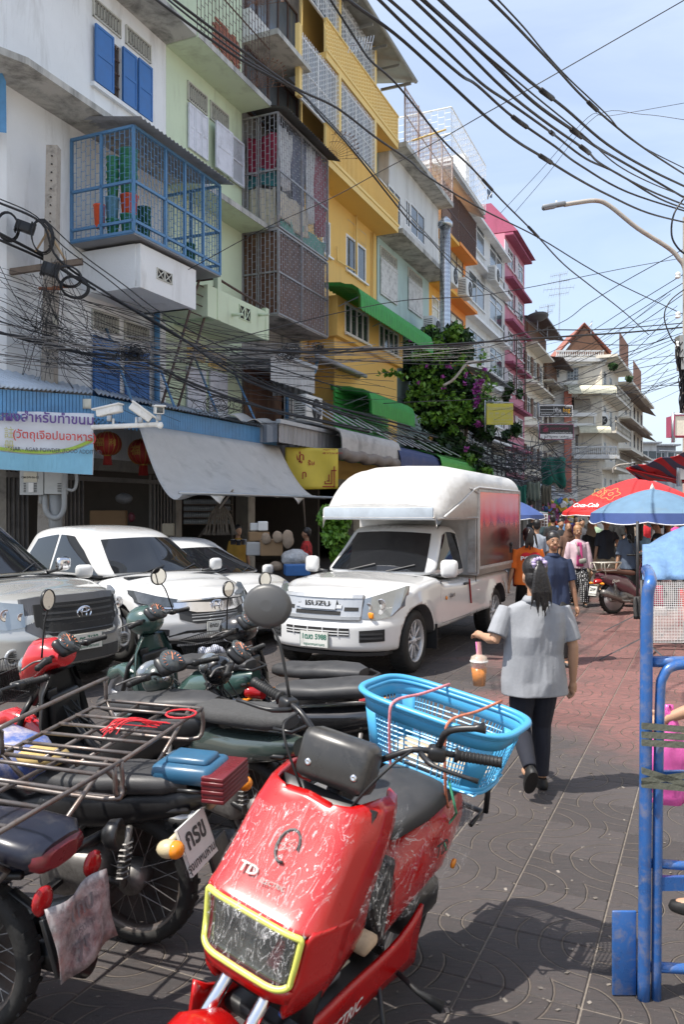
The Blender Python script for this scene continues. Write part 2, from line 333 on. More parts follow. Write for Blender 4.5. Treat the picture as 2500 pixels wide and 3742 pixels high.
    base=mix(mth('MULTIPLY',groove,0.55),base,gc)
    L(base,b.inputs['Base Color']);b.inputs['Roughness'].default_value=0.72
    hgt=mth('ADD',mth('MULTIPLY',groove,-1.0),mth('MULTIPLY',n2.outputs['Fac'],0.8));bp=N(nt,'ShaderNodeBump',inp={'Strength':0.9,'Distance':0.018});L(hgt,bp.inputs['Height']);L(bp.outputs[0],b.inputs['Normal'])
    return m
M_pave=paving_mat();M_mort=mat('sandy_joint',(0.17,0.145,0.12),0.95,var=0.3,scale=30,world=True,bump=0.5,bscale=80)
mb=MB();mb.add([(-400,-60,-0.006),(400,-60,-0.006),(400,900,-0.006),(-400,900,-0.006)],[(0,1,2,3)]);ground=mb.build('ground',M_mort,kind='structure')
tm=MB();e=TS/2-0.0035;i_=e-0.005
tm.add([(-e,-e,-0.02),(e,-e,-0.02),(e,e,-0.02),(-e,e,-0.02),(-e,-e,-0.005),(e,-e,-0.005),(e,e,-0.005),(-e,e,-0.005),(-i_,-i_,0),(i_,-i_,0),(i_,i_,0),(-i_,i_,0)],
       [(0,1,5,4),(1,2,6,5),(2,3,7,6),(3,0,4,7),(4,5,9,8),(5,6,10,9),(6,7,11,10),(7,4,8,11),(8,9,10,11)])
tiles=[]
for a in range(-60,110):
    for c in range(-70,60):
        p=TU*((a+.5)*TS)+TV*((c+.5)*TS)
        if p.y<1.4 or p.y>40:continue
        if abs(p.x)>p.y*0.46+1.0:continue
        tiles.append((p.y,p))
tiles.sort(key=lambda t:t[0]);seen=[t for t in tiles if t[0]>2.6 and abs(t[1].x)<t[0]*.45+.3][:300];ids=set(id(t)for t in seen)
first=None;far=MB();ang=math.atan2(TU.y,TU.x)
for t in tiles:
    p=t[1];Mx=Matrix.Translation((p.x,p.y,random.uniform(-.0015,.0015)))@Matrix.Rotation(ang,4,'Z')@Matrix.Rotation(random.gauss(0,.0025),4,'X')@Matrix.Rotation(random.gauss(0,.0025),4,'Y')
    if id(t)in ids:
        if first is None:
            first=tm.build('paver',M_pave,ground,space='local');first.matrix_local=TM[ground.name].inverted()@Mx
        else:copies('paver',first,[TM[ground.name].inverted()@Mx],ground)
    else:far.add([Mx@Vector(v)for v in tm.v],tm.f)
far.build('far_pavers',M_pave,ground,space='world',kind='stuff')
mb=MB();mb.box(-60,60,40,260,-0.02,0.0);mb.build('street',M_pave,kind='structure')
mb=MB() # row added out of view across the street to bounce sun onto the facades
for k in range(7):a=Vector((5.2,-8,0))+Vector((.394,.919,0))*k*11;u,n_=Vector((.394,.919,0))*10.9,Vector((.919,-.394,0))*7;z=Vector((0,0,11+(k*5)%4));mb.hexa([a,a+n_,a+n_+u,a+u],[a+z,a+n_+z,a+n_+u+z,a+u+z])
mb.build('bounce_houses',painted('bounce_render',(.72,.68,.60)),kind='structure')
# ---------------------------------------------------------------- facade helpers
def wall(root,s0,s1,z0,z1,holes=(),d=0.0,m=M_white,depth=7.0,name='wall',rev=0.13):
    ss=sorted({s0,s1,*[min(max(h[0],s0),s1)for h in holes],*[min(max(h[1],s0),s1)for h in holes]});zz=sorted({z0,z1,*[min(max(h[2],z0),z1)for h in holes],*[min(max(h[3],z0),z1)for h in holes]})
    mb=MB()
    for a,b in zip(ss,ss[1:]):
        for c,e in zip(zz,zz[1:]):
            ms,mz=(a+b)/2,(c+e)/2
            if any(h[0]<ms<h[1]and h[2]<mz<h[3]for h in holes):continue
            mb.add([(a,d,c),(b,d,c),(b,d,e),(a,d,e)],[(0,1,2,3)])
    for h in holes:
        a,b,c,e=h[:4];q=d-rev
        mb.add([(a,d,c),(b,d,c),(b,d,e),(a,d,e),(a,q,c),(b,q,c),(b,q,e),(a,q,e)],[(0,4,5,1),(1,5,6,2),(2,6,7,3),(3,7,4,0)])
    mb.add([(s0,d,z0),(s0,d,z1),(s0,d-depth,z1),(s0,d-depth,z0)],[(0,1,2,3)]);mb.add([(s1,d,z0),(s1,d,z1),(s1,d-depth,z1),(s1,d-depth,z0)],[(3,2,1,0)])
    mb.add([(s0,d,z1),(s1,d,z1),(s1,d-depth,z1),(s0,d-depth,z1)],[(0,1,2,3)]);mb.add([(s0,d-depth,z0),(s1,d-depth,z0),(s1,d-depth,z1),(s0,d-depth,z1)],[(3,2,1,0)])
    return mb.build(name,m,root,'facade')
def fbox(root,name,m,s0,s1,d0,d1,z0,z1,kind=None):
    mb=MB();mb.box(s0,s1,d0,d1,z0,z1);return mb.build(name,m,root,'facade',kind)
def rc(px0,pt,pb,px1,d=0.0):return(FS(px0,d),FS(px1,d),FZ(px0,pb,d),FZ(px0,pt,d))
def window(root,r,d=0.0,cols=2,rows=1,m=None,fw=0.05,glass=None,sill=False,name='window',depth=0.10,bars=0,transom=0.0):
    m=m or M_frame;glass=glass or M_glass;s0,s1,z0,z1=r[:4];q0,q1=d-depth,d-depth+0.06
    mb=MB();mb.box(s0,s0+fw,q0,q1,z0,z1).box(s1-fw,s1,q0,q1,z0,z1).box(s0+fw,s1-fw,q0,q1,z0,z0+fw).box(s0+fw,s1-fw,q0,q1,z1-fw,z1)
    for i in range(1,cols):x=lerp(s0,s1,i/cols);mb.box(x-fw*.5,x+fw*.5,q0,q1-.004,z0+fw,z1-fw)
    for i in range(1,rows):z=lerp(z0,z1,i/rows);mb.box(s0+fw,s1-fw,q0,q1-.008,z-fw*.35,z+fw*.35)
    if transom:z=lerp(z0,z1,transom);mb.box(s0+fw,s1-fw,q0,q1-.006,z-fw*.4,z+fw*.4)
    if sill:mb.box(s0-.06,s1+.06,d-.02,d+.07,z0-.07,z0-.003)
    if bars:
        for i in range(1,bars):x=lerp(s0,s1,i/bars);mb.box(x-.008,x+.008,q1+.02,q1+.035,z0,z1)
        for i in range(1,4):z=lerp(z0,z1,i/4);mb.box(s0,s1,q1+.02,q1+.032,z-.008,z+.008)
    w_=mb.build(name,m,root,'facade')
    for i in range(cols):
        a,b=lerp(s0,s1,i/cols)+fw*.5,lerp(s0,s1,(i+1)/cols)-fw*.5;p=MB();p.box(a,b,q0+.01,q0+.022,z0+fw*.6,z1-fw*.6);p.build('pane',glass,w_,'facade')
    return w_
def shutter(root,r,d,m,leaves=1,name='shutter',boards=1,th=0.04,out=0.0):
    s0,s1,z0,z1=r
    for i in range(leaves):
        a,b=lerp(s0,s1,i/leaves)+.006,lerp(s0,s1,(i+1)/leaves)-.006;mb=MB()
        for k in range(boards):mb.box(lerp(a,b,k/boards)+.004,lerp(a,b,(k+1)/boards)-.004,d+out,d+out+th,z0,z1)
        if boards>1:mb.box(a,b,d+out+th,d+out+th+.015,z0+.1,z0+.18).box(a,b,d+out+th,d+out+th+.015,z1-.18,z1-.1)
        else:
            for z in(z0,(z0+z1)/2-.03,z1-.06):mb.box(a,b,d+out+th,d+out+th+.012,z,z+.06)
            mb.box(a,a+.05,d+out+th,d+out+th+.011,z0,z1).box(b-.05,b,d+out+th,d+out+th+.011,z0,z1)
        mb.build(name,m,root,'facade')
def vent(root,r,d=0.0,m=None,n=9):
    """cast vent panel: vertical slats with rows of rings"""
    s0,s1,z0,z1=r;m=m or M_vent;mb=MB();fr=.03;mb.box(s0,s0+fr,d,d+.05,z0,z1).box(s1-fr,s1,d,d+.05,z0,z1).box(s0,s1,d,d+.045,z1-fr,z1).box(s0,s1,d,d+.045,z0,z0+fr)
    h=z1-z0;w=(s1-s0-2*fr)/n
    for i in range(n):
        x=s0+fr+w*(i+.5)
        for o in(-.2,.2):mb.box(x+w*o-w*.07,x+w*o+w*.07,d,d+.03,z0+h*.22,z1-h*.22)
        for z in(z0+h*.14,z1-h*.14):
            pts=[(x+math.cos(a)*w*.38,d+.015,z+math.sin(a)*h*.09)for a in[k*math.pi/3 for k in range(6)]];mb.tube(pts,w*.09,4,closed=True)
    mb.build('vent_panel',m,root,'facade');b=MB();b.box(s0+.01,s1-.01,d+.002,d+.006,z0+.01,z1-.01);b.build('vent_shade',M_dark,root,'facade')
def brick_grille(mb,o,U,V,w,h,dx=0.10,dz=0.20,r=0.006):
    o,U,V=Vector(o),Vector(U),Vector(V);n=max(2,int(w/dx));k=max(1,int(h/dz))
    for i in range(n+1):x=w*i/n;mb.tube([o+U*x,o+U*x+V*h],r,3,caps=False)
    for i in range(n):
        for j in range(k+1):
            z=(j+(0.5 if i%2 else 0.0))*dz
            if z<h:mb.tube([o+U*(w*i/n)+V*z,o+U*(w*(i+1)/n)+V*z],r*.8,3,caps=False)
def corrugated(mb,a,b,c,d,n,amp=0.02,th=0.004,seg=4):
    """sheet a-b (across the ridges) to d-c; ridges run a->d"""
    a,b,c,d=map(Vector,(a,b,c,d));nn=(b-a).cross(d-a).normalized();t=n*seg;top=[]
    for i in range(t+1):
        u=i/t;o=nn*(math.cos(2*math.pi*i/seg)*amp);top+=[a.lerp(b,u)+o,d.lerp(c,u)+o]
    K=len(top);vs=top+[p-nn*th for p in top]
    fs=[(2*i,2*i+2,2*i+3,2*i+1)for i in range(t)]+[(2*i+K,2*i+1+K,2*i+3+K,2*i+2+K)for i in range(t)]
    fs+=[(2*i,2*i+K,2*i+2+K,2*i+2)for i in range(t)]+[(2*i+1,2*i+3,2*i+3+K,2*i+1+K)for i in range(t)]
    mb.add(vs,fs,False)
def curved_awning(mb,s0,s1,d0,d1,z,drop,n,amp=0.03,rise=0.35):
    """ridged plastic canopy: slopes out from the wall and rolls over at the front"""
    prof=[]
    for k in range(11):
        t=k/10;prof.append((lerp(d0,d1,min(1,t*1.25))if t<.8 else d1+.03*math.sin((t-.8)*5*math.pi/2),z+rise*(1-t*1.25)if t<.8 else z-drop*((t-.8)/.2)**.8+.02))
    prof=[(lerp(d0,d1-drop*.5,0),z+rise),(lerp(d0,d1,.5),z+rise*.55),(d1-drop*.7,z+rise*.12),(d1-drop*.35,z-drop*.03),(d1-drop*.1,z-drop*.2),(d1,z-drop*.5),(d1+.01,z-drop)]
    t=n*4;vs=[];m=len(prof)
    for i in range(t+1):
        x=lerp(s0,s1,i/t);a=amp*math.cos(2*math.pi*i/4)
        for k,(dd,zz)in enumerate(prof):
            p0=prof[max(0,k-1)];p1=prof[min(m-1,k+1)];tx,tz=p1[0]-p0[0],p1[1]-p0[1];l=math.hypot(tx,tz);zz2=zz-(amp*1.6 if k==m-1 and i%4 in(0,)else 0)
            vs.append((x,dd-tz/l*a,zz2+tx/l*a))
    K=len(vs);fs=[(i*m+k,(i+1)*m+k,(i+1)*m+k+1,i*m+k+1)for i in range(t)for k in range(m-1)]
    mb.add(vs+[(p[0],p[1]-.004,p[2]-.004)for p in vs],fs+[tuple(q+K for q in f[::-1])for f in fs],True)
def slab(root,s0,s1,z,th=0.13,d=0.9,m=None,edge=None,z_in=None,name='balcony_slab'):
    a=MB();a.box(s0,s1,0.0,d,z-th,z-.004);a.build(name,m or M_edge,root,'facade');b=MB();b.box(s0,s1,d-.002,d+.012,z-th-.01,z);b.build('slab_edge',edge or M_edge,root,'facade')
# ================================================================= the near row of shophouses
L2,L3,L4,L5,L6=6.45,9.87,13.32,16.75,20.1
GB=dict(group='shophouses along the left side of the street')
def bld(label,px0,px1,top,m,holes=(),z0=3.0,depth=8.0,name='shophouse'):
    s0,s1=FS(px0),FS(px1);root=fthing(name,label,'building',s0,0,0,GB['group']);wall(root,s0,s1-.004,z0,top,holes,0,m,depth)
    return root,s0,s1
# ---- white corner building
hole=rc(404,150,330,442);hole=(FS(404),FS(442),FZ(404,350),FZ(404,150))
wr,a,b=bld('white shophouse with blue shutters and a blue caged balcony on the corner',24,607,19,M_white,[hole])
SW0=a
up=MB();up.box(a-5,a-.003,-8,0,L3+.3,19);up.build('upper_wall',M_white,wr,'facade') # upper floors run on past the cut corner
cw=MB();cw.add([FW(a,0,3),FW(a,0,L3),FW(a-4,-3.2,L3),FW(a-4,-3.2,3)],[(0,1,2,3)]);cw.add([FW(a,-.2,3),FW(a,-.2,L3),FW(a-4,-3.4,L3),FW(a-4,-3.4,3)],[(3,2,1,0)]);cw.build('corner_wall',M_white,wr,'world')
for z in(L3+.12,L4+.12):
    mb=MB();mb.prism([(FS(103,.9),.9),(b-.01,.9),(b-.01,-.5),(a-5,-6),(FS(103,.9)-4.2,-.9)],2,z-.13,z);mb.build('floor_slab',M_edge,wr,'facade')
mb=MB();mb.hexa([P(-40,160,14.6),P(-40,160,14.7),P(-40,480,14.7),P(-40,480,14.6)],[P(22,300,14.6),P(22,300,14.7),P(24,488,14.7),P(24,488,14.6)]);mb.build('blue_side_screen',M_blue2,wr,'world')
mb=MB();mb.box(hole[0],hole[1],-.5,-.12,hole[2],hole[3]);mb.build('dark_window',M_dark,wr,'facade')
mb=MB()
for k in range(4):x=lerp(hole[0],hole[1],(k+.5)/4);mb.box(x-.012,x+.012,-.06,-.04,hole[2],hole[3])
for k in range(1,4):z=lerp(hole[2],hole[3],k/4);mb.box(hole[0],hole[1],-.065,-.035,z-.015,z+.015)
mb.build('window_bars',M_bark,wr,'facade')
vent(wr,rc(337,-10,60,439));vent(wr,rc(457,92,161,548))
r0=rc(336,89,301,404);shutter(wr,(r0[0],FS(404),r0[2],r0[3]),0.02,M_blue,out=.04)
shutter(wr,(FS(442),FS(493),FZ(442,372),FZ(442,172)),0.02,M_blue,out=.0);r0=rc(497,214,415,548);shutter(wr,r0,0.02,M_blue,out=.02)
mb=MB();mb.box(FS(330),FS(556),0,.10,r0[2]-.12,r0[2]-.03);mb.build('window_sill',M_white,wr,'facade')
vent(wr,rc(333,1128,1199,430));vent(wr,rc(452,1171,1240,541));shutter(wr,rc(335,1225,1470,430),.02,M_blue,2);shutter(wr,rc(452,1265,1500,538),.02,M_blue,2)
# caged balcony
c0=FS(258,0);D=1.5;c1=FS(716,D);e1=FS(790,D);zf=FZ(476,850,D);zt=FZ(476,468,D);zb=L2;zp=zf-.12
mb=MB();mb.box(c0+.35,c1,0.003,D-.1,zb,zb+.14);mb.build('balcony_floor',M_white,wr,'facade')
mb=MB();mb.box(c0+.35,c1,D-.12,D,zb-.02,zp).box(c0+.33,c0+.45,0.003,D-.12,zb-.02,zp).box(c1-.12,c1-.003,0.003,D-.12,zb,zp);mb.build('balcony_parapet',M_white,wr,'facade')
def xblock(root,s0,s1,z0,z1,d,m=M_vent):
    mb=MB();mb.box(s0,s1,d-.01,d+.004,z0,z1);mb.build('block_shade',M_dark,root,'facade');mb=MB();t=.02
    for q0,q1 in((s0,(s0+s1)/2),((s0+s1)/2,s1)):
        mb.box(q0,q0+t,d,d+.02,z0,z1).box(q1-t,q1,d,d+.02,z0,z1).box(q0,q1,d,d+.018,z0,z0+t).box(q0,q1,d,d+.018,z1-t,z1)
        mb.tube([(q0,d+.012,z0),(q1,d+.012,z1)],.014,4).tube([(q1,d+.012,z0),(q0,d+.012,z1)],.014,4)
    mb.build('breeze_block',m,root,'facade')
xblock(wr,FS(572,D),FS(628,D),FZ(572,1018,D),FZ(572,978,D),D)
mb=MB();mb.box(c0,e1,0.01,D+.12,zf-.06,zf-.03);mb.build('cage_floor',mat('grey_sheet',(0.25,0.25,0.26),0.6,0.2),wr,'facade')
fr=MB();Dc=D+.1;q=.028
for z in(zf,zf+.22,lerp(zf,zt,.48),zt):fr.box(c0,e1,Dc-q,Dc+q,z-q,z+q).box(c0-q,c0+q,0.01,Dc,z-q,z+q).box(e1-q,e1+q,0.01,Dc,z-q,z+q)
for t in(0,.33,.55,.78,1):x=lerp(c0,e1,t);fr.box(x-q,x+q,Dc-q,Dc+q,zf,zt)
for x in(c0,e1):
    for dd in(.03,.8):fr.box(x-q,x+q,dd-q,dd+q,zf,zt)
for k in range(9):x=lerp(c0,e1,k/8);fr.box(x-.015,x+.015,.02,Dc,zf-.05,zf-.02)
fr.build('cage_frame',M_bar,wr,'facade')
gr=MB();hh=zt-zf;brick_grille(gr,(c0,Dc,zf),(1,0,0),(0,0,1),e1-c0,hh,.115,.2,.008);brick_grille(gr,(c0,.03,zf),(0,1,0),(0,0,1),Dc,hh,.115,.2,.008);brick_grille(gr,(e1,.03,zf),(0,1,0),(0,0,1),Dc,hh,.115,.2,.008)
gr.build('cage_grille',M_bar,wr,'facade')
rf=MB();corrugated(rf,(c0-.15,.0,zt+.42),(e1+.2,.0,zt+.42),(e1+.2,Dc+.3,zt+.05),(c0-.15,Dc+.3,zt+.05),26,.02);rf.build('cage_roof',M_corr,wr,'facade')
# buckets in the cage
def bucket(label,col,px,top,bot,w,n=1,d=1.15):
    Yd=FW(FS(px,d),d,0).y;r=w/FOC*Yd/2;z1=FZ(px,top,d);z0=max(zf-.02,FZ(px,bot,d));c=FW(FS(px,d),d,0);root=thing('bucket_stack' if n>1 else 'bucket',label,'bucket',(c.x,c.y,z0),0,'buckets on the caged balcony')
    m=mat('bucket_'+col[0],col[1],.45,var=.1);hb=(z1-z0)*(1 if n==1 else .45);st=(z1-z0-hb)/max(1,n-1)
    for k in range(n):mb=MB();mb.lathe((0,0,st*k),[(r*.78,0),(r*.97,hb*.93),(r*1.06,hb*.94),(r*1.06,hb),(r*.93,hb),(r*.75,.02)],16);mb.build('pail',m,root)
BC={'g':('green',(0.05,0.25,0.13)),'b':('blue',(0.12,0.30,0.42)),'o':('orange',(0.70,0.10,0.03)),'d':('dark_green',(0.03,0.14,0.08))}
bucket('tall stack of green plastic bins reaching the cage roof',BC['g'],470,552,720,66,4);bucket('shorter stack of green bins left of the tallest one',BC['g'],412,578,725,46,4,.9)
bucket('orange bucket standing on a green one below the tall bins',BC['o'],472,718,800,66,1);bucket('light blue bucket between two orange ones',BC['b'],410,726,812,50,1,.9);bucket('green bucket at the very bottom of the orange one',BC['g'],470,790,852,62,1)
bucket('orange bucket leftmost in the cage',BC['o'],364,752,835,44,1,.7);bucket('green tub under the light blue bucket',BC['g'],412,805,857,48,1,.9);bucket('dark green pails nested right of the corner post',BC['d'],526,762,870,52,3,.9);bucket('small nested pots near the far end of the cage',BC['d'],690,895,960,50,3,.9)
mb=MB();mb.tube([FW(FS(574,.1),.1,FZ(574,1118)),FW(FS(574,.1),.1,3.9)],.07,10);mb.build('drain_pipe',M_blue2,wr,'world')
# leaning brown ladder frame
mb=MB();lt=FW(FS(728,1.2),1.2,FZ(728,1024,1.2));lb=FW(FS(584,.9),.9,4.1);off=FU*.62
for o in(Vector((0,0,0)),off):mb.tube([lb+o,lt+o],.03,4)
for k in range(14):p=lb.lerp(lt,(k+.5)/14);mb.tube([p,p+off],.015,4)
mb.build('iron_ladder',M_bark,None,label='brown iron ladder leaning up behind the white balcony',cat='ladder',space='world')
# ---- pale green building
gr_,a,b=bld('pale green shophouse with lilac shutters next to the white one',607,884,19,M_green)
for z,d_ in((L4+.1,.95),(L3+.1,.85)):slab(gr_,a,b-.01,z,.14,d_,M_green)
vent(gr_,rc(683,295,367,754));vent(gr_,rc(766,367,437,832));shutter(gr_,rc(683,376,540,754),.02,M_lil,3)
r0=rc(766,445,615,828);shutter(gr_,(r0[0],r0[1],r0[2],r0[3]),.05,M_lil,1,out=.12)
r1=rc(830,490,655,881);window(gr_,(r1[0],r1[1],r1[2],r1[3]),.16,1,2,M_lil,.05,mat('frosted_pane',(0.42,0.44,0.48),.3))
vent(gr_,rc(683,1245,1308,746),m=M_yel2);vent(gr_,rc(760,1280,1340,822),m=M_yel2);shutter(gr_,rc(677,1337,1560,746),.02,M_lil,2);shutter(gr_,rc(760,1352,1600,825),.02,M_lil,2)
D=1.3;g0,g1=FS(800,D),FS(980,D);zt_,zb_=FZ(800,1059,D),FZ(800,1171,D)
mb=MB();mb.box(g0,g1,0.003,D-.1,zb_,zb_+.12);mb.build('balcony_floor',M_green,gr_,'facade');mb=MB();mb.box(g0-.5,g1,D-.1,D,zb_-.01,zt_).box(g0-.5,g0-.4,.003,D-.1,zb_-.01,zt_).box(g1-.1,g1,0.003,D-.1,zb_+.0,zt_)
mb.box(g0-.08,g0+.08,D-.11,D+.02,zb_,zt_+.32).box(g1-.16,g1+.01,D-.11,D+.02,zb_,zt_+.1);mb.build('balcony_parapet',M_green,gr_,'facade')
mb=MB();mb.tube([(g0,D-.05,zt_+.28),(g1,D-.05,zt_+.12)],.03,6).tube([(g0,D-.05,zt_+.28),(g0,0,zt_+.28)],.03,6);mb.build('hand_rail',M_bark,gr_,'facade')
xblock(gr_,FS(873,D),FS(915,D),FZ(873,1163,D),FZ(873,1112,D),D,M_green)
for px in(848,945):mb=MB();q=FS(px,D);mb.tube([(q,D,FZ(px,1152,D)),(q,D+.3,FZ(px,1154,D))],.04,8);mb.build('spout',M_green,gr_,'facade')
# top floor railing with brick-pattern ironwork and bare brick patch behind it
mb=MB();zr=L4+.1;brick_grille(mb,(a,.9,zr),(1,0,0),(0,0,1),b-a,3.4,.16,.3,.010);
for z in(zr+.03,zr+1.5):mb.tube([(a,.9,z),(b,.9,z)],.025,4)
mb.build('balcony_grille',M_bark,gr_,'facade')
bk=MB();bk.box(0,.21,0,.03,0,.062);fb=None;s0b=FS(775);k=0
for row in range(24):
    for c in range(6):
        x=s0b+c*.22+(.11 if row%2 else 0);z=L4+.25+row*.07
        if random.random()<.12:continue
        Mx=Matrix.Translation((x-FS(607),0,z))@Matrix.Translation((0,-.01-random.random()*.01-.03,0))
        if fb is None:fb=bk.build('brick',M_brk,gr_,space='local');fb.matrix_local=Mx
        else:copies('brick',fb,[Mx],gr_)
# ---- weathered grey building with the two-storey cage
gy,a,b=bld('weathered grey house behind a rusty two-storey iron cage',885,1096,20,M_grey)
Dg=1.15;z1=FZ(1016,412,Dg);z2=FZ(1016,832,Dg);z3=FZ(1016,1145,Dg);a0=a+.03;be=FS(1197,Dg)
for nm,zl,zh in(('upper_cage',z2+.05,z1),('lower_cage',z3,z2-.05)):
    mb=MB();w_=be-a0
    for z in(zl,(zl+zh)/2,zh):mb.box(a0,be,Dg-.02,Dg+.02,z-.025,z+.025).box(a0-.02,a0+.02,0,Dg,z-.025,z+.025).box(be-.02,be+.02,0,Dg,z-.025,z+.025)
    for t in(0,.45,1):x=lerp(a0,be,t);mb.box(x-.025,x+.025,Dg-.025,Dg+.025,zl,zh)
    mb.box(a0-.02,a0+.02,.5,.54,zl,zh);brick_grille(mb,(a0,Dg,zl),(1,0,0),(0,0,1),w_,zh-zl,.13,.22,.011);brick_grille(mb,(a0,.02,zl),(0,1,0),(0,0,1),Dg,zh-zl,.13,.22,.011);brick_grille(mb,(be,.02,zl),(0,1,0),(0,0,1),Dg,zh-zl,.13,.22,.011)
    mb.build(nm,M_gbar,gy,'facade')
mb=MB();mb.box(a0+.05,be-.05,Dg-.09,Dg-.07,z3+.02,z2-.08).box(a0+.05,a0+.07,0.03,Dg-.09,z3+.02,z2-.08).box(be-.07,be-.05,.03,Dg-.09,z3+.02,z2-.08);mb.build('rusty_backing',M_rust,gy,'facade')
fbox(gy,'cage_floor',M_grey,a0,be,0,Dg,z3-.06,z3-.03);fbox(gy,'cage_floor',M_grey,a0,be,0,Dg-.02,z2-.03,z2+.02)
rf=MB();corrugated(rf,(a0-.1,.05,z1+.45),(be+.3,.05,z1+.45),(be+.3,Dg+.35,z1+.02),(a0-.1,Dg+.35,z1+.02),26,.02);rf.build('cage_roof',mat('dark_corrugated',(.10,.095,.09),.7,.2,dirt=.4),gy,'facade')
# cloths and sacking behind the upper cage
def hang(label,cat_,m,px0,px1,pt,pb,d=Dg-.12,side=False,name='hanging_cloth',group='cloths hung inside the cage'):
    s0,s1,zt,zb=(FS(px0,d),FS(px1,d),FZ(px0,pt,d),FZ(px0,pb,d))if not side else(0,0,0,0);sd=random.random()*9
    def fn(u,v):
        wv=.035*math.sin(u*22+sd+v*3)+.03*math.sin(u*9+2*v+sd)
        if side:s_,d_=a0+.09+wv,lerp(.12,Dg-.1,u);return FW(s_,d_,lerp(FZ(px0,pb,.6),FZ(px0,pt,.6),v)+.05*math.sin(u*6+sd))
        return FW(lerp(s0,s1,u),d+wv,lerp(zb,zt,v)+.06*math.sin(u*7+sd)*(1-v))
    mb=MB();mb.sheet(fn,18,8,.006);mb.build(name,m,None,'world',label=label,cat=cat_,group=group)
Mc=lambda n,c,**k:mat('cloth_'+n,c,.9,var=.22,scale=5,bump=.4,bscale=18,**k)
hang('dark red cloth hung at the top of the grey cage','cloth',Mc('maroon',(.22,.015,.04)),912,1010,458,600,side=True);hang('teal cloth strip below the dark red one','cloth',Mc('teal',(.03,.13,.14)),930,1010,596,660,side=True);hang('bulging off-white sacking in the cage side','sacking',Mc('sack',(.50,.44,.34)),905,1010,650,800,side=True)
hang('white plastic sheet just right of the cage corner','sheet',Mc('white',(.55,.55,.55)),1020,1066,455,675);hang('navy striped cloth in the middle of the cage','cloth',Mc('navy',(.05,.07,.15),wave=('X',30,(.16,.17,.20))),1064,1117,480,745)
hang('long white cloth beside the navy one','cloth',Mc('white',(.55,.55,.55)),1115,1150,522,800);hang('crimson and white cloth at the far end of the cage','cloth',Mc('crimson',(.25,.03,.05),dirt=.5,dirtcol=(.5,.5,.55),dscale=3),1148,1192,560,850)
hang('torn beige sacking sagging across the cage front','sacking',Mc('sack',(.50,.44,.34)),1018,1130,690,800,Dg-.07);hang('green plastic sheet at the bottom of the upper cage','sheet',Mc('seagreen',(.10,.30,.24)),1018,1190,765,835,Dg-.1)
# slab + glazed loggias above
D2=1.15;s0,s1=FS(905,.0),FS(1137,D2);zs=FZ(950,26,D2);mb=MB();mb.box(a+.02,s1,0,D2,zs-.16,zs);mb.build('balcony_slab',M_edge,gy,'facade');mb=MB();mb.box(a+.02,FS(1082),0.0,.25,zs,zs+.8);mb.build('balcony_parapet',M_wht2,gy,'facade')
window(gy,(a+.1,FS(1080),z1+.3,zs-.2),.12,5,1,M_bark,.06,mat('dusty_glass',(.10,.115,.13),.15,dirt=.3));window(gy,(a+.1,FS(1080),zs+.82,zs+2.6),.12,5,1,M_bark,.06,mat('dusty_glass',(.10,.115,.13),.15))
M_sp=mat('rusty_spikes',(.20,.10,.06),.7)
for c,zc in((FW(a+.12,.25,z1+.9),1),(FW(a+.12,.25,zs+.9),1),(FW(FS(1096),1.0,z1+.2),1)):
    mb=MB()
    for k in range(19):
        t=R(-10+190*k/18);e_=c+FN*(math.cos(t)*1.05)+Vector((0,0,math.sin(t)*1.05))+FU*(.45*math.sin(t));mb.tube([c+(e_-c)*.08,e_],.008,3)
        mb.lathe(e_,[(.025,0),(.0,.09)],4,e_-c)
    for rr in(.35,.7,1.0):mb.tube([c+FN*(math.cos(R(-10+19*k))*rr)+Vector((0,0,math.sin(R(-10+19*k))*rr))+FU*(.43*rr*math.sin(R(-10+19*k)))for k in range(11)],.008,3)
    mb.build('spiked_guard',M_sp,gy,'world')

# lower part: stained wall, rusty door, corrugated box, air conditioner
window(gy,rc(1033,1320,1530,1045),.3,1,1,M_frame);mb=MB();mb.box(FS(886)+.02,FS(1030),.02,.1,4.0,FZ(886,1303));mb.build('rusty_door',M_rust,gy,'facade')
bx=thing('metal_lean_to','grey corrugated metal box with gutter over the air conditioner','shed',FW(FS(990),0,4.2),FROT);Db=1.5;p0,p1=FS(987,Db),FS(1148,Db);zt=FZ(987,1290,Db);zb=FZ(987,1388,Db)
mb=MB();corrugated(mb,(p0,Db,zt),(p1,Db,zt),(p1,Db,zb),(p0,Db,zb),13,.02);corrugated(mb,(p1,Db,zt),(p1,0,zt),(p1,0,zb),(p1,Db,zb),8,.02);mb.box(p0-.05,p1+.05,Db-.02,Db+.1,zt,zt+.09).box(p0,p1,0,Db,zt-.02,zt);mb.build('box_cladding',mat('pale_corrugated',(.42,.44,.46),.5,.3,dirt=.3),bx,'facade')
mb=MB();corrugated(mb,(FS(1040,.2),.2,4.3),(FS(1225,.2),.2,4.3),(FS(1225,.2),.2,zb+.5),(FS(1040,.2),.2,zb+.5),26,.02);mb.build('back_cladding',M_corr,bx,'facade')
mb=MB();corrugated(mb,(FS(1159,1.6),1.6,FZ(1159,1308,1.6)),(FS(1325,1.6),1.6,FZ(1325,1372,1.6)),(FS(1300,.1),.1,FZ(1159,1308,1.6)+.35),(FS(1100,.1),.1,FZ(1159,1308,1.6)+.45),14,.02);mb.tube([(FS(1155,1.65),1.65,FZ(1159,1300,1.65)),(FS(1337,1.65),1.65,FZ(1337,1376,1.65))],.07,6);mb.build('shed_roof',M_corr,bx,'facade')
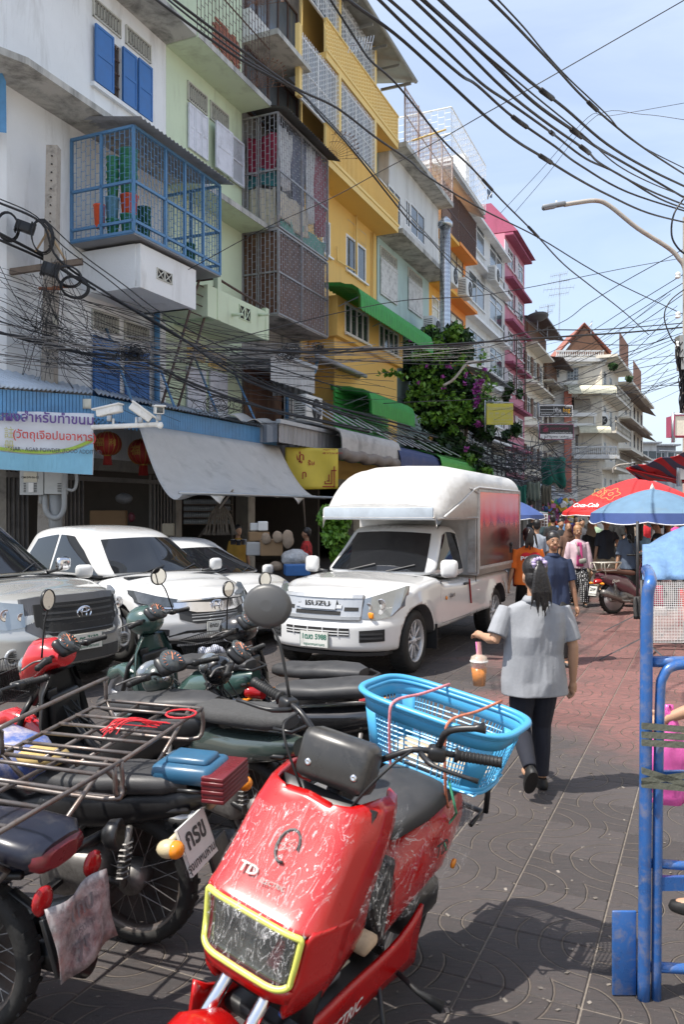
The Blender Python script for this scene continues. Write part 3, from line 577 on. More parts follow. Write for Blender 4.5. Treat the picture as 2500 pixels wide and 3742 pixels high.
mb=MB();mb.tube([(FS(1162,1.2),1.2,FZ(1162,1310,1.2)),(FS(1150,1.2),1.2,FZ(1150,1360,1.2)),(FS(1060,.5),.5,FZ(1060,1420,.5)),(FS(1048,.5),.5,FZ(1048,1440,.5)),(FS(1048,.5),.5,4.1)],.06,8);mb.build('drain_pipe',M_blue2,bx,'facade')
def aircon(label,M,w=.85,h=.6,dp=.32,group='air conditioner units'):
    root=thing('air_conditioner',label,'air conditioner',M=M,group=group);mb=MB();mb.cbox((0,0,h/2),(w,dp,h),r=.02);mb.build('casing',mat('ac_white',(.66,.66,.63),.5,dirt=.3,dscale=3),root)
    mb=MB();mb.lathe((-w*.12,dp/2,h/2),[(h*.40,0),(h*.42,.008),(h*.36,.012),(0,.012)],20,(0,1,0));mb.build('fan_guard',M_dark,root)
    mb=MB()
    for k in range(5):t=k*2*math.pi/5;c=Vector((-w*.12,dp/2+.016,h/2));mb.cbox(c+Vector((math.cos(t)*h*.18,0,math.sin(t)*h*.18)),(h*.30,.006,h*.10),(0,-t+.3,0))
    for rr in(.15,.25,.35):mb.tube([Vector((-w*.12+math.cos(q)*h*rr,dp/2+.024,h/2+math.sin(q)*h*rr))for q in[k*math.pi/8 for k in range(16)]],.004,4,closed=True)
    mb.build('fan',mat('fan_grey',(.18,.18,.18),.5),root);mb=MB()
    for k in range(9):mb.box(w/2+.001,w/2+.006,-dp*.4,dp*.4,h*.1+k*h*.09,h*.13+k*h*.09)
    mb.build('side_fins',M_dark,root);return root
def fM(s,d,z,flip=0):return Matrix.Translation(FW(s,d,z))@Matrix.Rotation(FROT+math.pi+flip,4,'Z')
aircon('white air conditioner standing on the shop canopy',fM(FS(1128,1.4),1.4,FZ(1128,1545,1.4)),1.15,.78,.4)
# ---- yellow building
yl,a,b=bld('tall yellow shophouse with white window grilles and green awnings',1096,1376,19.3,M_yel,[rc(1265,852,987,1301),rc(1307,886,1018,1338),rc(1180,795,925,1208)])
for r0 in(rc(1265,852,987,1301),rc(1307,886,1018,1338),rc(1180,795,925,1208)):window(yl,r0,.04,1,1,M_frame,.08,sill=True)
for r0 in(rc(1270,800,842,1300),rc(1310,835,880,1338)):window(yl,r0,.04,4,3,mat('block_joint',(.45,.48,.5),.5),.025,mat('glass_block',(.25,.32,.38),.2))
Dy=.95;ya,yb=FS(1096),FS(1376)
for zz,top in((L4,'a'),(L5,'b')):
    za=zz+.1;slab(yl,ya,yb,za,.22,Dy,M_yel,M_yel2);ph=1.05
    mb=MB();mb.box(ya,yb,Dy-.08,Dy,za,za+ph);mb.box(ya,yb,Dy-.1,Dy+.04,za+ph,za+ph+.06).box(ya,yb,Dy-.02,Dy+.05,za,za+.1);mb.build('parapet',M_yel2,yl,'facade')
    mb=MB();n=44 if top=='b' else 60
    for i in range(n):
        x=lerp(ya+.1,yb-.1,i/(n-1))
        if top=='b':
            for j in range(7):mb.box(x-.05,x-.01+.0,Dy,Dy+.02,za+.14+j*.13+(i%2)*.05,za+.2+j*.13+(i%2)*.05)
        else:mb.box(x-.015,x+.015,Dy,Dy+.02,za+.12,za+ph)
    mb.build('parapet_relief',M_yel,yl,'facade','stuff')
    for px0,px1 in((1100,1238),(1246,1368)):
        w0,w1=FS(px0,Dy),FS(px1,Dy);zt_=za+(2.4 if top=='b' else 3.1);r0=(w0,w1,za+ph+.06,zt_);window(yl,r0,Dy-.02,4,2,M_frame,.06,mat('loggia_glass',(.12,.14,.155),.15),depth=.12)
        mb=MB();brick_grille(mb,(w0,Dy+.01,r0[2]),(1,0,0),(0,0,1),w1-w0,r0[3]-r0[2],.13,.16,.011);mb.build('window_grille',M_wbar,yl,'facade')
    for px in(1097,1242,1372):x=FS(px,Dy);mb=MB();mb.box(x-.1,x+.1,Dy-.12,Dy+.02,za+ph,zt_+.15);mb.build('column',M_yel2,yl,'facade')
mb=MB();zr=19.35;mb.hexa([(ya-.2,-4,zr+1.0),(yb+.2,-4,zr+1.0),(yb+.2,1.6,zr-.05),(ya-.2,1.6,zr-.05)],[(ya-.2,-4,zr+1.1),(yb+.2,-4,zr+1.1),(yb+.2,1.6,zr+.06),(ya-.2,1.6,zr+.06)]);mb.tube([(ya-.2,1.65,zr-.02),(yb+.2,1.65,zr-.02)],.09,6)
for k in range(6):x=lerp(ya,yb,k/5);mb.box(x-.04,x+.04,.2,1.5,zr-.2,zr-.1)
mb.build('roof',mat('roof_sheet',(.30,.30,.28),.6,.3,dirt=.4),yl,'facade')
mb=MB();mb.tube([(FS(1100,.2),.2,3),(FS(1100,.2),.2,19)],.06,8).tube([(FS(1365,.1),.1,3),(FS(1365,.1),.1,L4-.2)],.05,6).tube([(FS(1303,.12),.12,FZ(1303,800)),(FS(1303,.12),.12,FZ(1303,1010))],.04,6).tube([(FS(1232,.1),.1,FZ(1232,910)),(FS(1232,.1),.1,FZ(1232,960)),(FS(1300,.1),.1,FZ(1300,1000))],.03,6);mb.build('wall_pipe',M_yel2,yl,'facade')
# yellow bay with sliding windows
Dv=1.2;v0,v1=FS(1233,Dv),FS(1472,Dv);zt,zb=FZ(1233,1078,Dv),FZ(1233,1222,Dv);h1=rc(1260,1102,1216,1347,Dv);h2=rc(1385,1180,1270,1456,Dv)
wall(yl,v0,v1,zb,zt,[h1,h2],Dv,M_yel,Dv-.01,'bay');mb=MB();mb.box(v0,v1,.01,Dv,zb-.03,zb-.003);mb.build('bay_floor',M_yel,yl,'facade')
for h_ in(h1,h2):window(yl,h_,Dv+.06,4,1,M_frame,.07,sill=True)
v2,v3=FS(1222,1.0),FS(1451,1.0);wall(yl,v2,v3,3.2,zb-.035,(),1.0,M_yel,.95,'lower_wall')
for(q0,q1,zc,dd,n,lab)in((v0-.7,v1+.55,FZ(1297,1060,1.9),2.25,30,'curved green plastic awning over the yellow bay windows'),(FS(1310,2.0),FS(1492,2.2),FZ(1330,1425,2.2),2.4,26,'lower curved green awning beside the bougainvillea')):
    aw=fthing('green_awning',lab,'awning',q0,0,zc,'green awnings');mb=MB();curved_awning(mb,q0,q1,.95 if dd<2.3 else 1.0,dd,zc,.72,n,.065,.15);mb.build('canopy',M_grn,aw,'facade');mb=MB()
    for k in range(5):x=lerp(q0,q1,(k+.5)/5);mb.tube([(x,.9,zc-.5),(x,dd-.1,zc-.08)],.02,4)
    mb.build('strut',M_metal,aw,'facade')
mb=MB();q0,q1=FS(1225,1.3),FS(1420,1.3)
for k in range(14):z=3.5+k*.17;mb.hexa([(q0,1.25,z),(q1,1.25,z),(q1,1.32,z),(q0,1.32,z)],[(q0,1.22,z+.16),(q1,1.22,z+.16),(q1,1.26,z+.16),(q0,1.26,z+.16)])
mb.build('green_shutter',M_grn,None,'facade',label='green ribbed metal wall under the lower green awning',cat='shutter')
# ---- pale teal building
hs=[rc(x0,t,bt,x1,.5)for x0,t,bt,x1 in((1384,648,752,1415),(1420,672,790,1465),(1483,725,822,1500),(1502,740,850,1553))]
tl,a,b=bld('pale teal house with peeling slabs and white shutters',1380,1568,L5+.1,M_teal)
wall(tl,a+.02,b-.02,L4+.12,L5+.0,hs,.5,M_wht2,.49,'upper_wall')
for h_ in hs:window(tl,h_,.54,2,2,M_frame,.06)
for z in(L4+.1,L5+.2):slab(tl,a,b,z,.2,1.1 if z<15 else 1.25,M_edge)
for r0 in(rc(1388,940,1075,1449),rc(1490,1015,1130,1541)):shutter(tl,r0,.03,mat('cracked_white_shutter',(.60,.60,.58),.7,dirt=.5,dscale=5),2,boards=2);rv=(r0[0],r0[1],r0[3]+.05,r0[3]+.5);vent(tl,rv)
mb=MB();zr=L5+.2;brick_grille(mb,(a,1.2,zr),(1,0,0),(0,0,1),b-a,2.2,.2,.2,.014)
for z in(zr,zr+1.1,zr+2.2):mb.tube([(a,1.2,z),(b,1.2,z)],.03,4)
for k in range(5):x=lerp(a,b,k/4);mb.tube([(x,1.2,zr),(x,1.2,zr+2.3)],.04,4)
mb.build('roof_railing',mat('rusty_white_bar',(.50,.42,.38),.6,rust=(.8,(.25,.10,.06),3)),tl,'facade');mb=MB();mb.tube([(a+1.2,1.1,zr+.55),(a+1.2,2.6,zr+.75)],.04,6);mb.build('pole',M_yel2,tl,'facade')
for px,yy in((1410,700),(1470,640),(1520,730)):pass;
# ---- amber, orange and far houses, by table: label, px0, px1, top, wall, trim, slab levels, windows per floor
def house(label,px0,px1,top,m,mtrim,floors,nwin,dsl=.9,frame=None,glass=None,ww=.62,shut=None,z0=3.0,hgt=1.45,par=0.0,base=1.05):
    s0,s1=FS(px0),FS(px1);hs=[]
    for z in floors:
        for k in range(nwin):c=lerp(s0,s1,(k+.5)/nwin);w2=(s1-s0)/nwin*ww/2;hs.append((c-w2,c+w2,z+base,z+base+hgt))
    root=fthing('shophouse',label,'building',s0,0,0,GB['group']);wall(root,s0,s1-.01,z0,top,hs,0,m,7)
    for i,h_ in enumerate(hs):
        window(root,h_,.05,2,1,frame or M_frame,.08,glass,sill=True,transom=.7)
        if shut:sw=(h_[1]-h_[0])/2;shutter(root,(h_[0]-sw,h_[0],h_[2],h_[3]),.06,shut)
    for z in list(floors)+[top]:
        slab(root,s0,s1-.02,z,.16,dsl,mtrim,mtrim)
        if par and z in floors:mb=MB();mb.box(s0,s1,dsl-.08,dsl,z,z+par);mb.build('parapet',mtrim,root,'facade')
    return root
warmg=mat('warm_glass',(.50,.46,.30),.25,var=.2)
am=house('amber house with a tall steel duct up its front',1568,1636,16.1,M_amb,M_amb,(L2,L3,L4),1,.65,glass=warmg,ww=.7,hgt=1.8)
og=house('bright orange house with brown windows',1636,1702,16.2,M_org,M_org,(L2,L3,L4),1,.7,frame=M_brwood,glass=warmg,ww=.7,hgt=1.8)
for rt,p0,p1,z in((am,1568,1636,16.1),(og,1636,1702,16.2)):
    mb=MB();q0,q1=FS(p0),FS(p1)
    for k in range(26):x=lerp(q0+.1,q1-.1,k/25);mb.box(x-.02,x+.02,.6,.64,z,z+2.2)
    mb.box(q0,q1,.6,.65,z+1.1,z+1.16).box(q0,q1,.6,.65,z+2.2,z+2.26);mb.build('balcony_bars',M_bark,rt,'facade')
    mb=MB();corrugated(mb,(q0,0,z+3.1),(q1,0,z+3.1),(q1,1.2,z+2.4),(q0,1.2,z+2.4),14,.03);mb.build('awning_roof',M_corr,rt,'facade')
mb=MB();sx=FS(1627,1.6);mb.tube([(sx,1.6,5.4),(sx,1.6,FZ(1627,830,1.6))],.25,14).lathe((sx,1.6,FZ(1627,830,1.6)),[(.34,0),(.34,.2),(.1,.45)],14).tube([(sx,1.6,5.6),(sx+.2,1.6,5.3),(sx+2.2,1.6,5.2),(sx+2.6,1.6,4.9),(sx+2.6,1.6,3.6)],.25,12)
mb.build('exhaust_duct',mat('shiny_duct',(.55,.58,.60),.28,.9,wave=('Z',1.6,(.45,.47,.5))),None,'facade',label='tall shiny steel exhaust duct on the amber house',cat='duct')
w1=house('tall white house with a caged roof terrace behind the orange one',1702,1845,19.5,M_wht2,M_white,(L2,L3,L4,L5),2,.5,ww=.72,hgt=1.8)
pk=house('pink shophouse with deep pink slabs',1845,1917,21.5,M_pink,M_pinkd,(3.6,6.4,9.4,12.4,15.4,18.4),2,.6,shut=mat('flaking_white',(.62,.58,.60),.8,dirt=.4))
bg_=house('beige house with brown shutters and a dark wooden top floor',1917,1985,15.2,M_cream,M_cream,(4.6,8.6,12.0),3,1.0,shut=M_brwood)
bh_=house('narrow brown-roofed house at the end of the row',1985,2035,13.6,M_beige,M_beige,(4.6,8.4,11.4),3,.9,frame=M_brwood)
for rt,p0,p1,z in((bg_,1917,1985,15.3),(bh_,1985,2035,13.7)):
    q0,q1=FS(p0),FS(p1);mb=MB();mb.hexa([(q0,-4,z+2.6),(q1,-4,z+2.6),(q1,1.8,z+1.6),(q0,1.8,z+1.6)],[(q0,-4,z+2.75),(q1,-4,z+2.75),(q1,1.8,z+1.75),(q0,1.8,z+1.75)]);mb.build('roof',M_bark,rt,'facade');mb=MB();mb.box(q0+.1,q1-.1,.1,.3,z,z+1.7);mb.build('timber_storey',M_brwood,rt,'facade')
# caged roof terrace on the white house (clear of the row: white bars, plants)
s_a,s_b=FS(1650,.9),FS(1775,.9);zc=19.5;mb=MB();wall(w1,FS(1702,.7),FS(1716,.7),zc,zc+1.9,(),.7,M_white,3,'terrace_pier')
brick_grille(mb,(s_a,.9,zc),(1,0,0),(0,0,1),s_b-s_a,2.7,.35,.35,.02);brick_grille(mb,(s_a,-3,zc),(0,1,0),(0,0,1),3.9,2.7,.35,.35,.02)
for z_ in(zc,zc+1.35,zc+2.7):mb.tube([(s_a,.9,z_),(s_b,.9,z_)],.04,4).tube([(s_a,-3,z_),(s_a,.9,z_)],.04,4)
mb.build('terrace_cage',M_wbar,w1,'facade');fbox(w1,'terrace_floor',M_wht2,s_a,s_b,-3,.9,zc-.2,zc-.02)
mb=MB();q0,q1=FS(1845)+.1,FS(1917);mb.hexa([(q0,.9,21.6),(q1,.9,21.6),(q1,-4,21.6),(q0,-4,21.6)],[(q0,-1,23.8),(q1-2,-1,23.2),(q1-2,-2,23.2),(q0,-2,23.8)]);mb.build('roof',M_pinkd,pk,'facade')
# far lower annexes of the white house
for(p0,p1,zt,zb,dd,lab)in((1703,1800,8.6,3.4,1.7,'grey mesh-clad lean-to on the front of the orange house'),(1760,1850,5.6,3.2,1.6,'low grey annexe under the white house')):
    q0,q1=FS(p0,dd),FS(p1,dd);rt=fthing('annexe',lab,'annexe',q0,0,3);mb=MB();mb.box(q0,q1,.02,dd,zb,zt);mb.build('wall',M_beige,rt,'facade');r0=(q0+.3,q1-.3,zb+.6,zt-.5)
    window(rt,r0,dd+.08,5,3,mat('old_frame',(.45,.44,.42),.6),.06,mat('dusty_glass',(.10,.115,.13),.15),depth=.07);mb=MB();corrugated(mb,(q0-.1,dd-.3,zt+.5),(q1+.1,dd-.3,zt+.5),(q1+.1,dd+1.1,zt+.1),(q0-.1,dd+1.1,zt+.1),16,.03);mb.build('roof',M_corr,rt,'facade')
# small air conditioners on the row
for lab,px,py,d_ in(('air conditioner on the ledge left of the amber window',1580,1240,.9),('small air conditioner above the amber window',1645,1045,.9),('air conditioner by the orange pipe',1700,1090,.9),('air conditioner on the white house wall',1805,1035,.7)):
    aircon(lab,fM(FS(px,d_),d_,FZ(px,py,d_)),1.3,.95,.5)
# ================================================================= ground floor, shops and canopies
gf=fthing('corner_shop','ground floor of the corner shops with folded steel gates','shop front',FS(24),0,0)
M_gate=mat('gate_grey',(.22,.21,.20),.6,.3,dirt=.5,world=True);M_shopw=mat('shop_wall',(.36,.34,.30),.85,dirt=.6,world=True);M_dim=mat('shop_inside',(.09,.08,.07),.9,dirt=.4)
s0,s9=FS(-150),FS(1560)
mb=MB();mb.box(s0,s9,-.25,-.02,2.75,4.3);mb.build('lintel_wall',M_shopw,gf,'facade')
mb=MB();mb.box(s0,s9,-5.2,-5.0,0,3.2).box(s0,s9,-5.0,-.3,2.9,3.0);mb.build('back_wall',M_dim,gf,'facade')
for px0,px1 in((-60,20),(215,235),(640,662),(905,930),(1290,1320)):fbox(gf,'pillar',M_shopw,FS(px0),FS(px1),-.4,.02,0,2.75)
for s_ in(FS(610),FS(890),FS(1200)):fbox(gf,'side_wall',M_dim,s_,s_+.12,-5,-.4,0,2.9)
for px0,px1 in((22,110),(236,318),(560,640)):
    mb=MB();q0,q1=FS(px0),FS(px1);n=int((q1-q0)/.06)
    for k in range(n):x=lerp(q0,q1,k/n);mb.box(x,x+.035,-.12+(k%2)*.05,-.06+(k%2)*.05,.05,2.72)
    mb.build('folding_gate',M_gate,gf,'facade')
fbox(gf,'gate_rail',M_gate,FS(20),FS(640),-.1,.02,2.5,2.6)
for px0,px1 in((1320,1560),):
    mb=MB();corrugated(mb,(FS(px0),-.1,2.75),(FS(px1),-.1,2.75),(FS(px1),-.1,0),(FS(px0),-.1,0),40,.015);mb.build('steel_shutter',M_gate,gf,'facade')
# far ground floors: dark shop openings with pillars
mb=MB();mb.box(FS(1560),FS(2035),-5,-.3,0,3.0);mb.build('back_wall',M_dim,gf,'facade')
for k in range(12):s_=lerp(FS(1560),FS(2030),k/11);fbox(gf,'pillar',M_wht2,s_,s_+.35,-.3,.03,0,3.0)
# ---- blue canopy with fretwork fascia
cn=fthing('blue_canopy','light blue corrugated canopy with a fretwork edge over the corner shop','canopy',FS(343,1.9),1.9,3.8)
A=FW(FS(343,1.9),1.9,FZ(343,1447,1.9));B=FW(FS(1012,1.9),1.9,FZ(1012,1577,1.9));B.z=A.z;Lf=P(-90,1408,A.y*.93);Lf.z=A.z
def fascia(a,b,h,nb):
    u=(b-a).normalized();n=u.cross(Vector((0,0,1)));m1=MB()
    for k in range(nb):
        p=a.lerp(b,k/nb);q=a.lerp(b,(k+.82)/nb);m1.hexa([p-Vector((0,0,h)),q-Vector((0,0,h)),q-Vector((0,0,h))-n*.02,p-Vector((0,0,h))-n*.02],[p,q,q-n*.02,p-n*.02])
    m1.hexa([a-Vector((0,0,h))-n*.03,b-Vector((0,0,h))-n*.03,b-Vector((0,0,h))-n*.045,a-Vector((0,0,h))-n*.045],[a-n*.03,b-n*.03,b-n*.045,a-n*.045]);m1.build('fascia_board',M_blue2,cn,'world')
    m2=MB();nn=int((b-a).length/.115)
    for k in range(nn):
        c=a.lerp(b,(k+.5)/nn)-Vector((0,0,h+.05))+n*.012
        for r_ in(.055,.03):m2.tube([c+u*r_,c+Vector((0,0,r_)),c-u*r_,c-Vector((0,0,r_*1.35))],.009,4,closed=True)
    m2.build('fretwork',M_blue2,cn,'world','stuff')
fascia(A,B,.40,110);fascia(Lf,A,.40,32)
mb=MB();up_=Vector((0,0,.55));corrugated(mb,FW(FS(343,0.02),.02,A.z)+up_,FW(FS(1012,.02),.02,A.z)+up_,B+FN*.12+Vector((0,0,.03)),A+FN*.12+Vector((0,0,.03)),62,.025)
corrugated(mb,FW(FS(20,.02)-3,.02,A.z)+up_,FW(FS(343,0.02),.02,A.z)+up_,A+Vector((0,-.1,.03)),Lf+Vector((0,-.1,.03)),26,.025);mb.build('roof_sheet',mat('pale_blue_sheet',(.45,.52,.60),.5,.3,dirt=.3),cn,'world')
for px in(480,640,800,940):
    mb=MB();mb.tube([FW(FS(px,1.7),1.7,A.z+.1),FW(FS(px-90,.05),.05,A.z+1.9)],.03,6);mb.build('stay_rod',M_bar,cn,'world')
mb=MB();p0,p1,p2,p3=FW(FS(760,.9),.9,A.z+.45),FW(FS(1015,.9),.9,A.z+.45),FW(FS(1022,2.0),2.0,A.z+.02),FW(FS(1000,2.0),2.0,A.z+.0)
mb.sheet(lambda u,v:p0.lerp(p1,u).lerp(FW(FS(lerp(800,1020,u),2.0),2.0,A.z+.1),v)+Vector((0,0,.06*math.sin(u*17+v*4))),22,6,.01);mb.build('tarpaulin',M_canv,None,'world',label='crumpled grey tarpaulin lying on the end of the blue canopy',cat='tarpaulin')
# ---- grey canvas awning on its pole
T0,T1=FW(FS(505,1.95),1.95,A.z-.40),FW(FS(1018,1.95),1.95,A.z-.40);Q0,Q1=FW(FS(668,3.9),3.9,FZ(668,1801,3.9)),FW(FS(1232,3.9),3.9,FZ(668,1801,3.9))
aw=fthing('canvas_awning','faded grey canvas awning sagging over the shop front','awning',FS(668,3.9),3.9,2.2)
def cf(u,v):
    a=T0.lerp(T1,u);b=Q0.lerp(Q1,u);p=a.lerp(b,v);e=abs(u-.5)*2
    p.z-=(.42+.25*e*e)*math.sin(math.pi*v)*.8+.035*math.sin(u*34+v*9)*v+.09*math.sin(u*9.4+1)*math.sin(math.pi*v);p+=FU*(.28*(u-.5)*-math.sin(math.pi*v));return p
mb=MB();mb.sheet(cf,46,18,.006);mb.build('canvas',M_canv,aw,'world')
for u0 in(.13,.62):
    mb=MB();mb.sheet(lambda u,v:cf(u0+u*.1,1)+Vector((0,0,-.16*math.sin(math.pi*u)*v))+FN*(.05*math.sin(u*6)*v),10,3,.006);mb.build('loose_hem',mat('pale_canvas',(.6,.6,.58),.8,dirt=.3),aw,'world')
mb=MB();mb.tube([Q0-FU*.1,Q1+FU*.35],.03,8);mb.build('front_pole',M_metal,aw,'world')
for u0,px,py in((.2,690,2010),(.66,1118,1985)):q=cf(u0+.05,1);mb=MB();mb.tube([q+Vector((0,0,.05)),FW(FS(px,1.0),1.0,.9)],.022,6);mb.build('prop_pole',mat('old_pole',(.30,.26,.22),.7),aw,'world')
# ---- agar banner
bn=thing('shop_banner','white and blue printed cloth banner reading AGAR-AGAR POWDER under the blue canopy','banner',P(170,1712,A.y*.93));Yb=A.y*.945
def bf(u,v):q=P(lerp(-60,343,u),lerp(lerp(1712,1736,u),lerp(1500,1512,u),v),Yb+.35*u);return q+Vector((0,.03*math.sin(u*17+v*2)+.02*math.sin(u*5+v*8),0))
def bw(px,py,o=.03):u=(px+60)/403;return P(px,py,Yb+.35*u-o)
mb=MB();mb.sheet(bf,30,12,.004)
mb.build('banner_cloth',mat('banner_white',(.62,.64,.68),.6,var=.05),bn,'world')
def strip(name,m,f0,f1,o=.034,n=24):
    mb=MB();g=lambda u,v:(lambda px:(lambda q:Vector((q.x,q.y-o,q.z)))(bf((px+60)/403,v)))(lerp(-60,343,u))
    vs=[];
    for k in range(n+1):u=k/n;vs+=[g(u,f0(u)),g(u,f1(u))]
    mb.add(vs,[(2*k,2*k+2,2*k+3,2*k+1)for k in range(n)]);mb.build(name,m,bn,'world')
sw=lambda u:.30+.32*(u-.45)**2*(1 if u>.2 else 1)+(.55*max(0,u-.6)**1.5)
strip('blue_wash',mat('banner_blue',(.20,.44,.58),.6,var=.08),lambda u:0.002,lambda u:min(.95,sw(u)-.02),.034);strip('green_swoosh',mat('banner_green',(.33,.47,.06),.6),lambda u:sw(u),lambda u:sw(u)+.055,.040)
ux=(bf(1,.5)-bf(0,.5)).normalized();uy=Vector((0,0,1));sc=Yb/FOC
for nm,m,tx,px,py,h_,sx,bd in(('thai_lettering',mat('banner_purple',(.10,.045,.22),.6),'วุ้นผงสำหรับทำขนม',155,1529,36,.98,.02),('thai_lettering',mat('banner_red',(.50,.05,.04),.6),'(วัตถุเจือปนอาหาร)',200,1594,31,.95,.015),('lettering',mat('banner_black',(.05,.055,.07),.6),'AGAR - AGAR POWDER (FOOD ADDITIVE)',201,1647,15.5,.83,.01),('chinese_lettering',mat('banner_olive',(.42,.40,.16),.6),'註',33,1584,34,.8,.0),('chinese_lettering',mat('banner_olive',(.42,.40,.16),.6),'册',33,1632,34,.8,.0)):
    u=(px+60)/403;v=0.5;q=P(px,py,Yb+.35*u-.085);mb=MB();mb.text(tx,q,ux,uy,h_*sc,.0,bold=bd,sx=sx);mb.build(nm,m,bn,'world')
mb=MB();mb.sheet(lambda u,v:P(lerp(302,333,u),lerp(1494,1458,v),A.y-.12),3,3,.003);st=mb.build('paper_notice',mat('notice',(.62,.60,.50),.6),None,'world',label='small paper notice stuck on the blue fascia corner',cat='notice')
# ---- meter cabinet and conduits
mc=thing('meter_cabinet','white steel electrical cabinet labelled CM-SW-06-02 below the banner','electrical cabinet',P(150,1810,14.6));Ym=14.6
def pbox(mb,x0,x1,y0,y1,Y0,Y1):a=P(x0,y1,Y0);b=P(x1,y0,Y0);return mb.box(a.x,b.x,Y0,Y1,a.z,b.z)
Mcab=mat('cabinet_grey',(.42,.43,.42),.55,.2,dirt=.4)
mb=MB();pbox(mb,72,158,1718,1808,Ym,Ym+.3);mb.build('cabinet_box',Mcab,mc,'world');mb=MB();pbox(mb,162,228,1716,1805,Ym,Ym+.3);mb.build('cabinet_box',Mcab,mc,'world')
mb=MB();pbox(mb,86,135,1726,1762,Ym-.012,Ym-.002);mb.build('label_plate',mat('label_cream',(.55,.52,.42),.5),mc,'world');mb=MB();mb.text('CM-SW-06-02',P(110,1745,Ym-.014),(1,0,0),(0,0,1),8*Ym/FOC,.003,bold=.01);mb.build('lettering',M_blk,mc,'world')
mb=MB();pbox(mb,104,122,1764,1798,Ym-.012,Ym-.002);mb.build('sticker',M_frame,mc,'world');mb=MB()
for k in range(6):
    for x0,x1 in((86,94),(124,134),(210,224)):pbox(mb,x0,x1,1766+k*6,1768.5+k*6,Ym-.008,Ym-.001)
mb.build('louvre_slot',M_dark,mc,'world');mb=MB()
mb.tube([P(150,1808,Ym+.1),P(150,1840,Ym+.1)],.04,8)
mb.tube(smooth_path([P(165,1808,Ym+.1),P(166,1860,Ym),P(185,1888,Ym),P(215,1890,Ym),P(233,1860,Ym),P(235,1800,Ym),P(236,1700,Ym)],5),.05,8).tube([P(203,1808,Ym+.15),P(203,1960,Ym+.15)],.12,10).tube(smooth_path([P(244,1788,Ym),P(270,1790,Ym),P(280,1760,Ym),P(276,1720,Ym)],5),.03,6)
mb.build('conduit',mat('grey_conduit',(.30,.31,.31),.6),mc,'world')
# ---- lanterns
for lab,px,py,r,Yl in(('red Chinese lantern nearest the banner',393,1622,50,16.2),('red Chinese lantern half hidden by the canvas awning',524,1652,55,17)):
    k=Yl/FOC;c=P(px,py,Yl);rt=thing('lantern',lab,'lantern',c,0,'red lanterns in the shop');rr=r*k
    mb=MB();pr=[(.28*rr,-rr*.82)]+[(rr*math.sin(R(a))**.8,-rr*.85*math.cos(R(a)))for a in range(20,161,10)]+[(.28*rr,rr*.82)];mb.lathe((0,0,0),pr,24);mb.build('shade',mat('lantern_red',(.30,.02,.015),.6),rt)
    mb=MB()
    for q in range(16):t=q*math.pi/8;mb.tube([(math.cos(t)*rr*1.01*math.sin(R(a))**.8,math.sin(t)*rr*1.01*math.sin(R(a))**.8,-rr*.86*math.cos(R(a)))for a in range(20,161,14)],.006,3)
    mb.lathe((0,0,rr*.78),[(.3*rr,0),(.3*rr,.1*rr)],12).lathe((0,0,-rr*.9),[(.3*rr,0),(.3*rr,.1*rr)],12);mb.build('gold_rib',mat('gold',(.42,.26,.06),.4,.6),rt)
    mb=MB();[mb.tube([(math.cos(q)*.2*rr,math.sin(q)*.2*rr,-rr*.88),(math.cos(q)*.27*rr,math.sin(q)*.27*rr,-rr*1.55)],.02,4)for q in[j*math.pi/6 for j in range(12)]];mb.build('tassel',mat('lantern_red',(.30,.02,.015),.6),rt)
    mb=MB();mb.text('福',(-rr*.25,-rr*1.03,0),(1,0,0),(0,0,1),rr*.5,0);mb.text('利',(rr*.6,-rr*.84,.0),(.8,.6,0),(0,0,1),rr*.4,0);mb.build('printed_character',mat('gold',(.42,.26,.06),.4),rt)
# ---- CCTV cameras on a bracket
Yc=13.0;k=Yc/FOC;M_cam=mat('camera_white',(.72,.71,.67),.4,dirt=.3,dscale=5)
br=thing('camera_bracket','horizontal white pipe bracket carrying the three cameras','bracket',P(470,1560,Yc));mb=MB();mb.tube([P(335,1562,Yc),P(592,1551,Yc)],9*k,10).ball(P(585,1555,Yc),12*k);[mb.tube([P(x,1562,Yc),P(x,y,Yc)],4.5*k,6)for x,y in((414,1530),(498,1525),(574,1528))];mb.build('pipe',M_cam,br,'world')
for lab,cx,cy,ln,tilt,yaw in(('longest security camera, pointing left along the canopy',400,1502,96,-.17,2.9),('middle security camera tilted steeply down to the right',514,1508,88,.62,.25),('security camera at the bracket end with its black lens facing the street',580,1500,62,.1,-1.2)):
    c=P(cx,cy,Yc);L_=ln*k;rt=thing('security_camera',lab,'camera',c,0,'security cameras on the bracket');E=Euler((0,tilt if yaw<1 else-tilt*1,yaw)).to_matrix();E=(Matrix.Rotation(yaw,3,'Z')@Matrix.Rotation(tilt if abs(yaw)<1.5 else abs(tilt),3,'Y'))
    def bx(mb,x0,x1,y0,y1,z0,z1,r=.015):cs,fs=rbox((x1-x0)/2,(y1-y0)/2,(z1-z0)/2,r);mb.add([E@(q+Vector(((x0+x1)/2,(y0+y1)/2,(z0+z1)/2)))for q in cs],fs,True)
    h_=.07;mb=MB();bx(mb,-L_/2,L_/2,-h_,h_,-.06,.06);mb.build('housing',M_cam,rt);mb=MB();bx(mb,-L_/2-.02,L_/2+.06,-h_-.02,h_+.02,.055,.085,.01);mb.build('sunshield',M_cam,rt)
    mb=MB();bx(mb,L_/2-.005,L_/2+.006,-h_*.75,h_*.75,-.045,.045,.004);mb.build('lens_window',M_glass,rt);mb=MB();mb.cbox((0,0,-.12),(.07,.07,.1),r=.01);mb.build('mount',M_metal,rt)
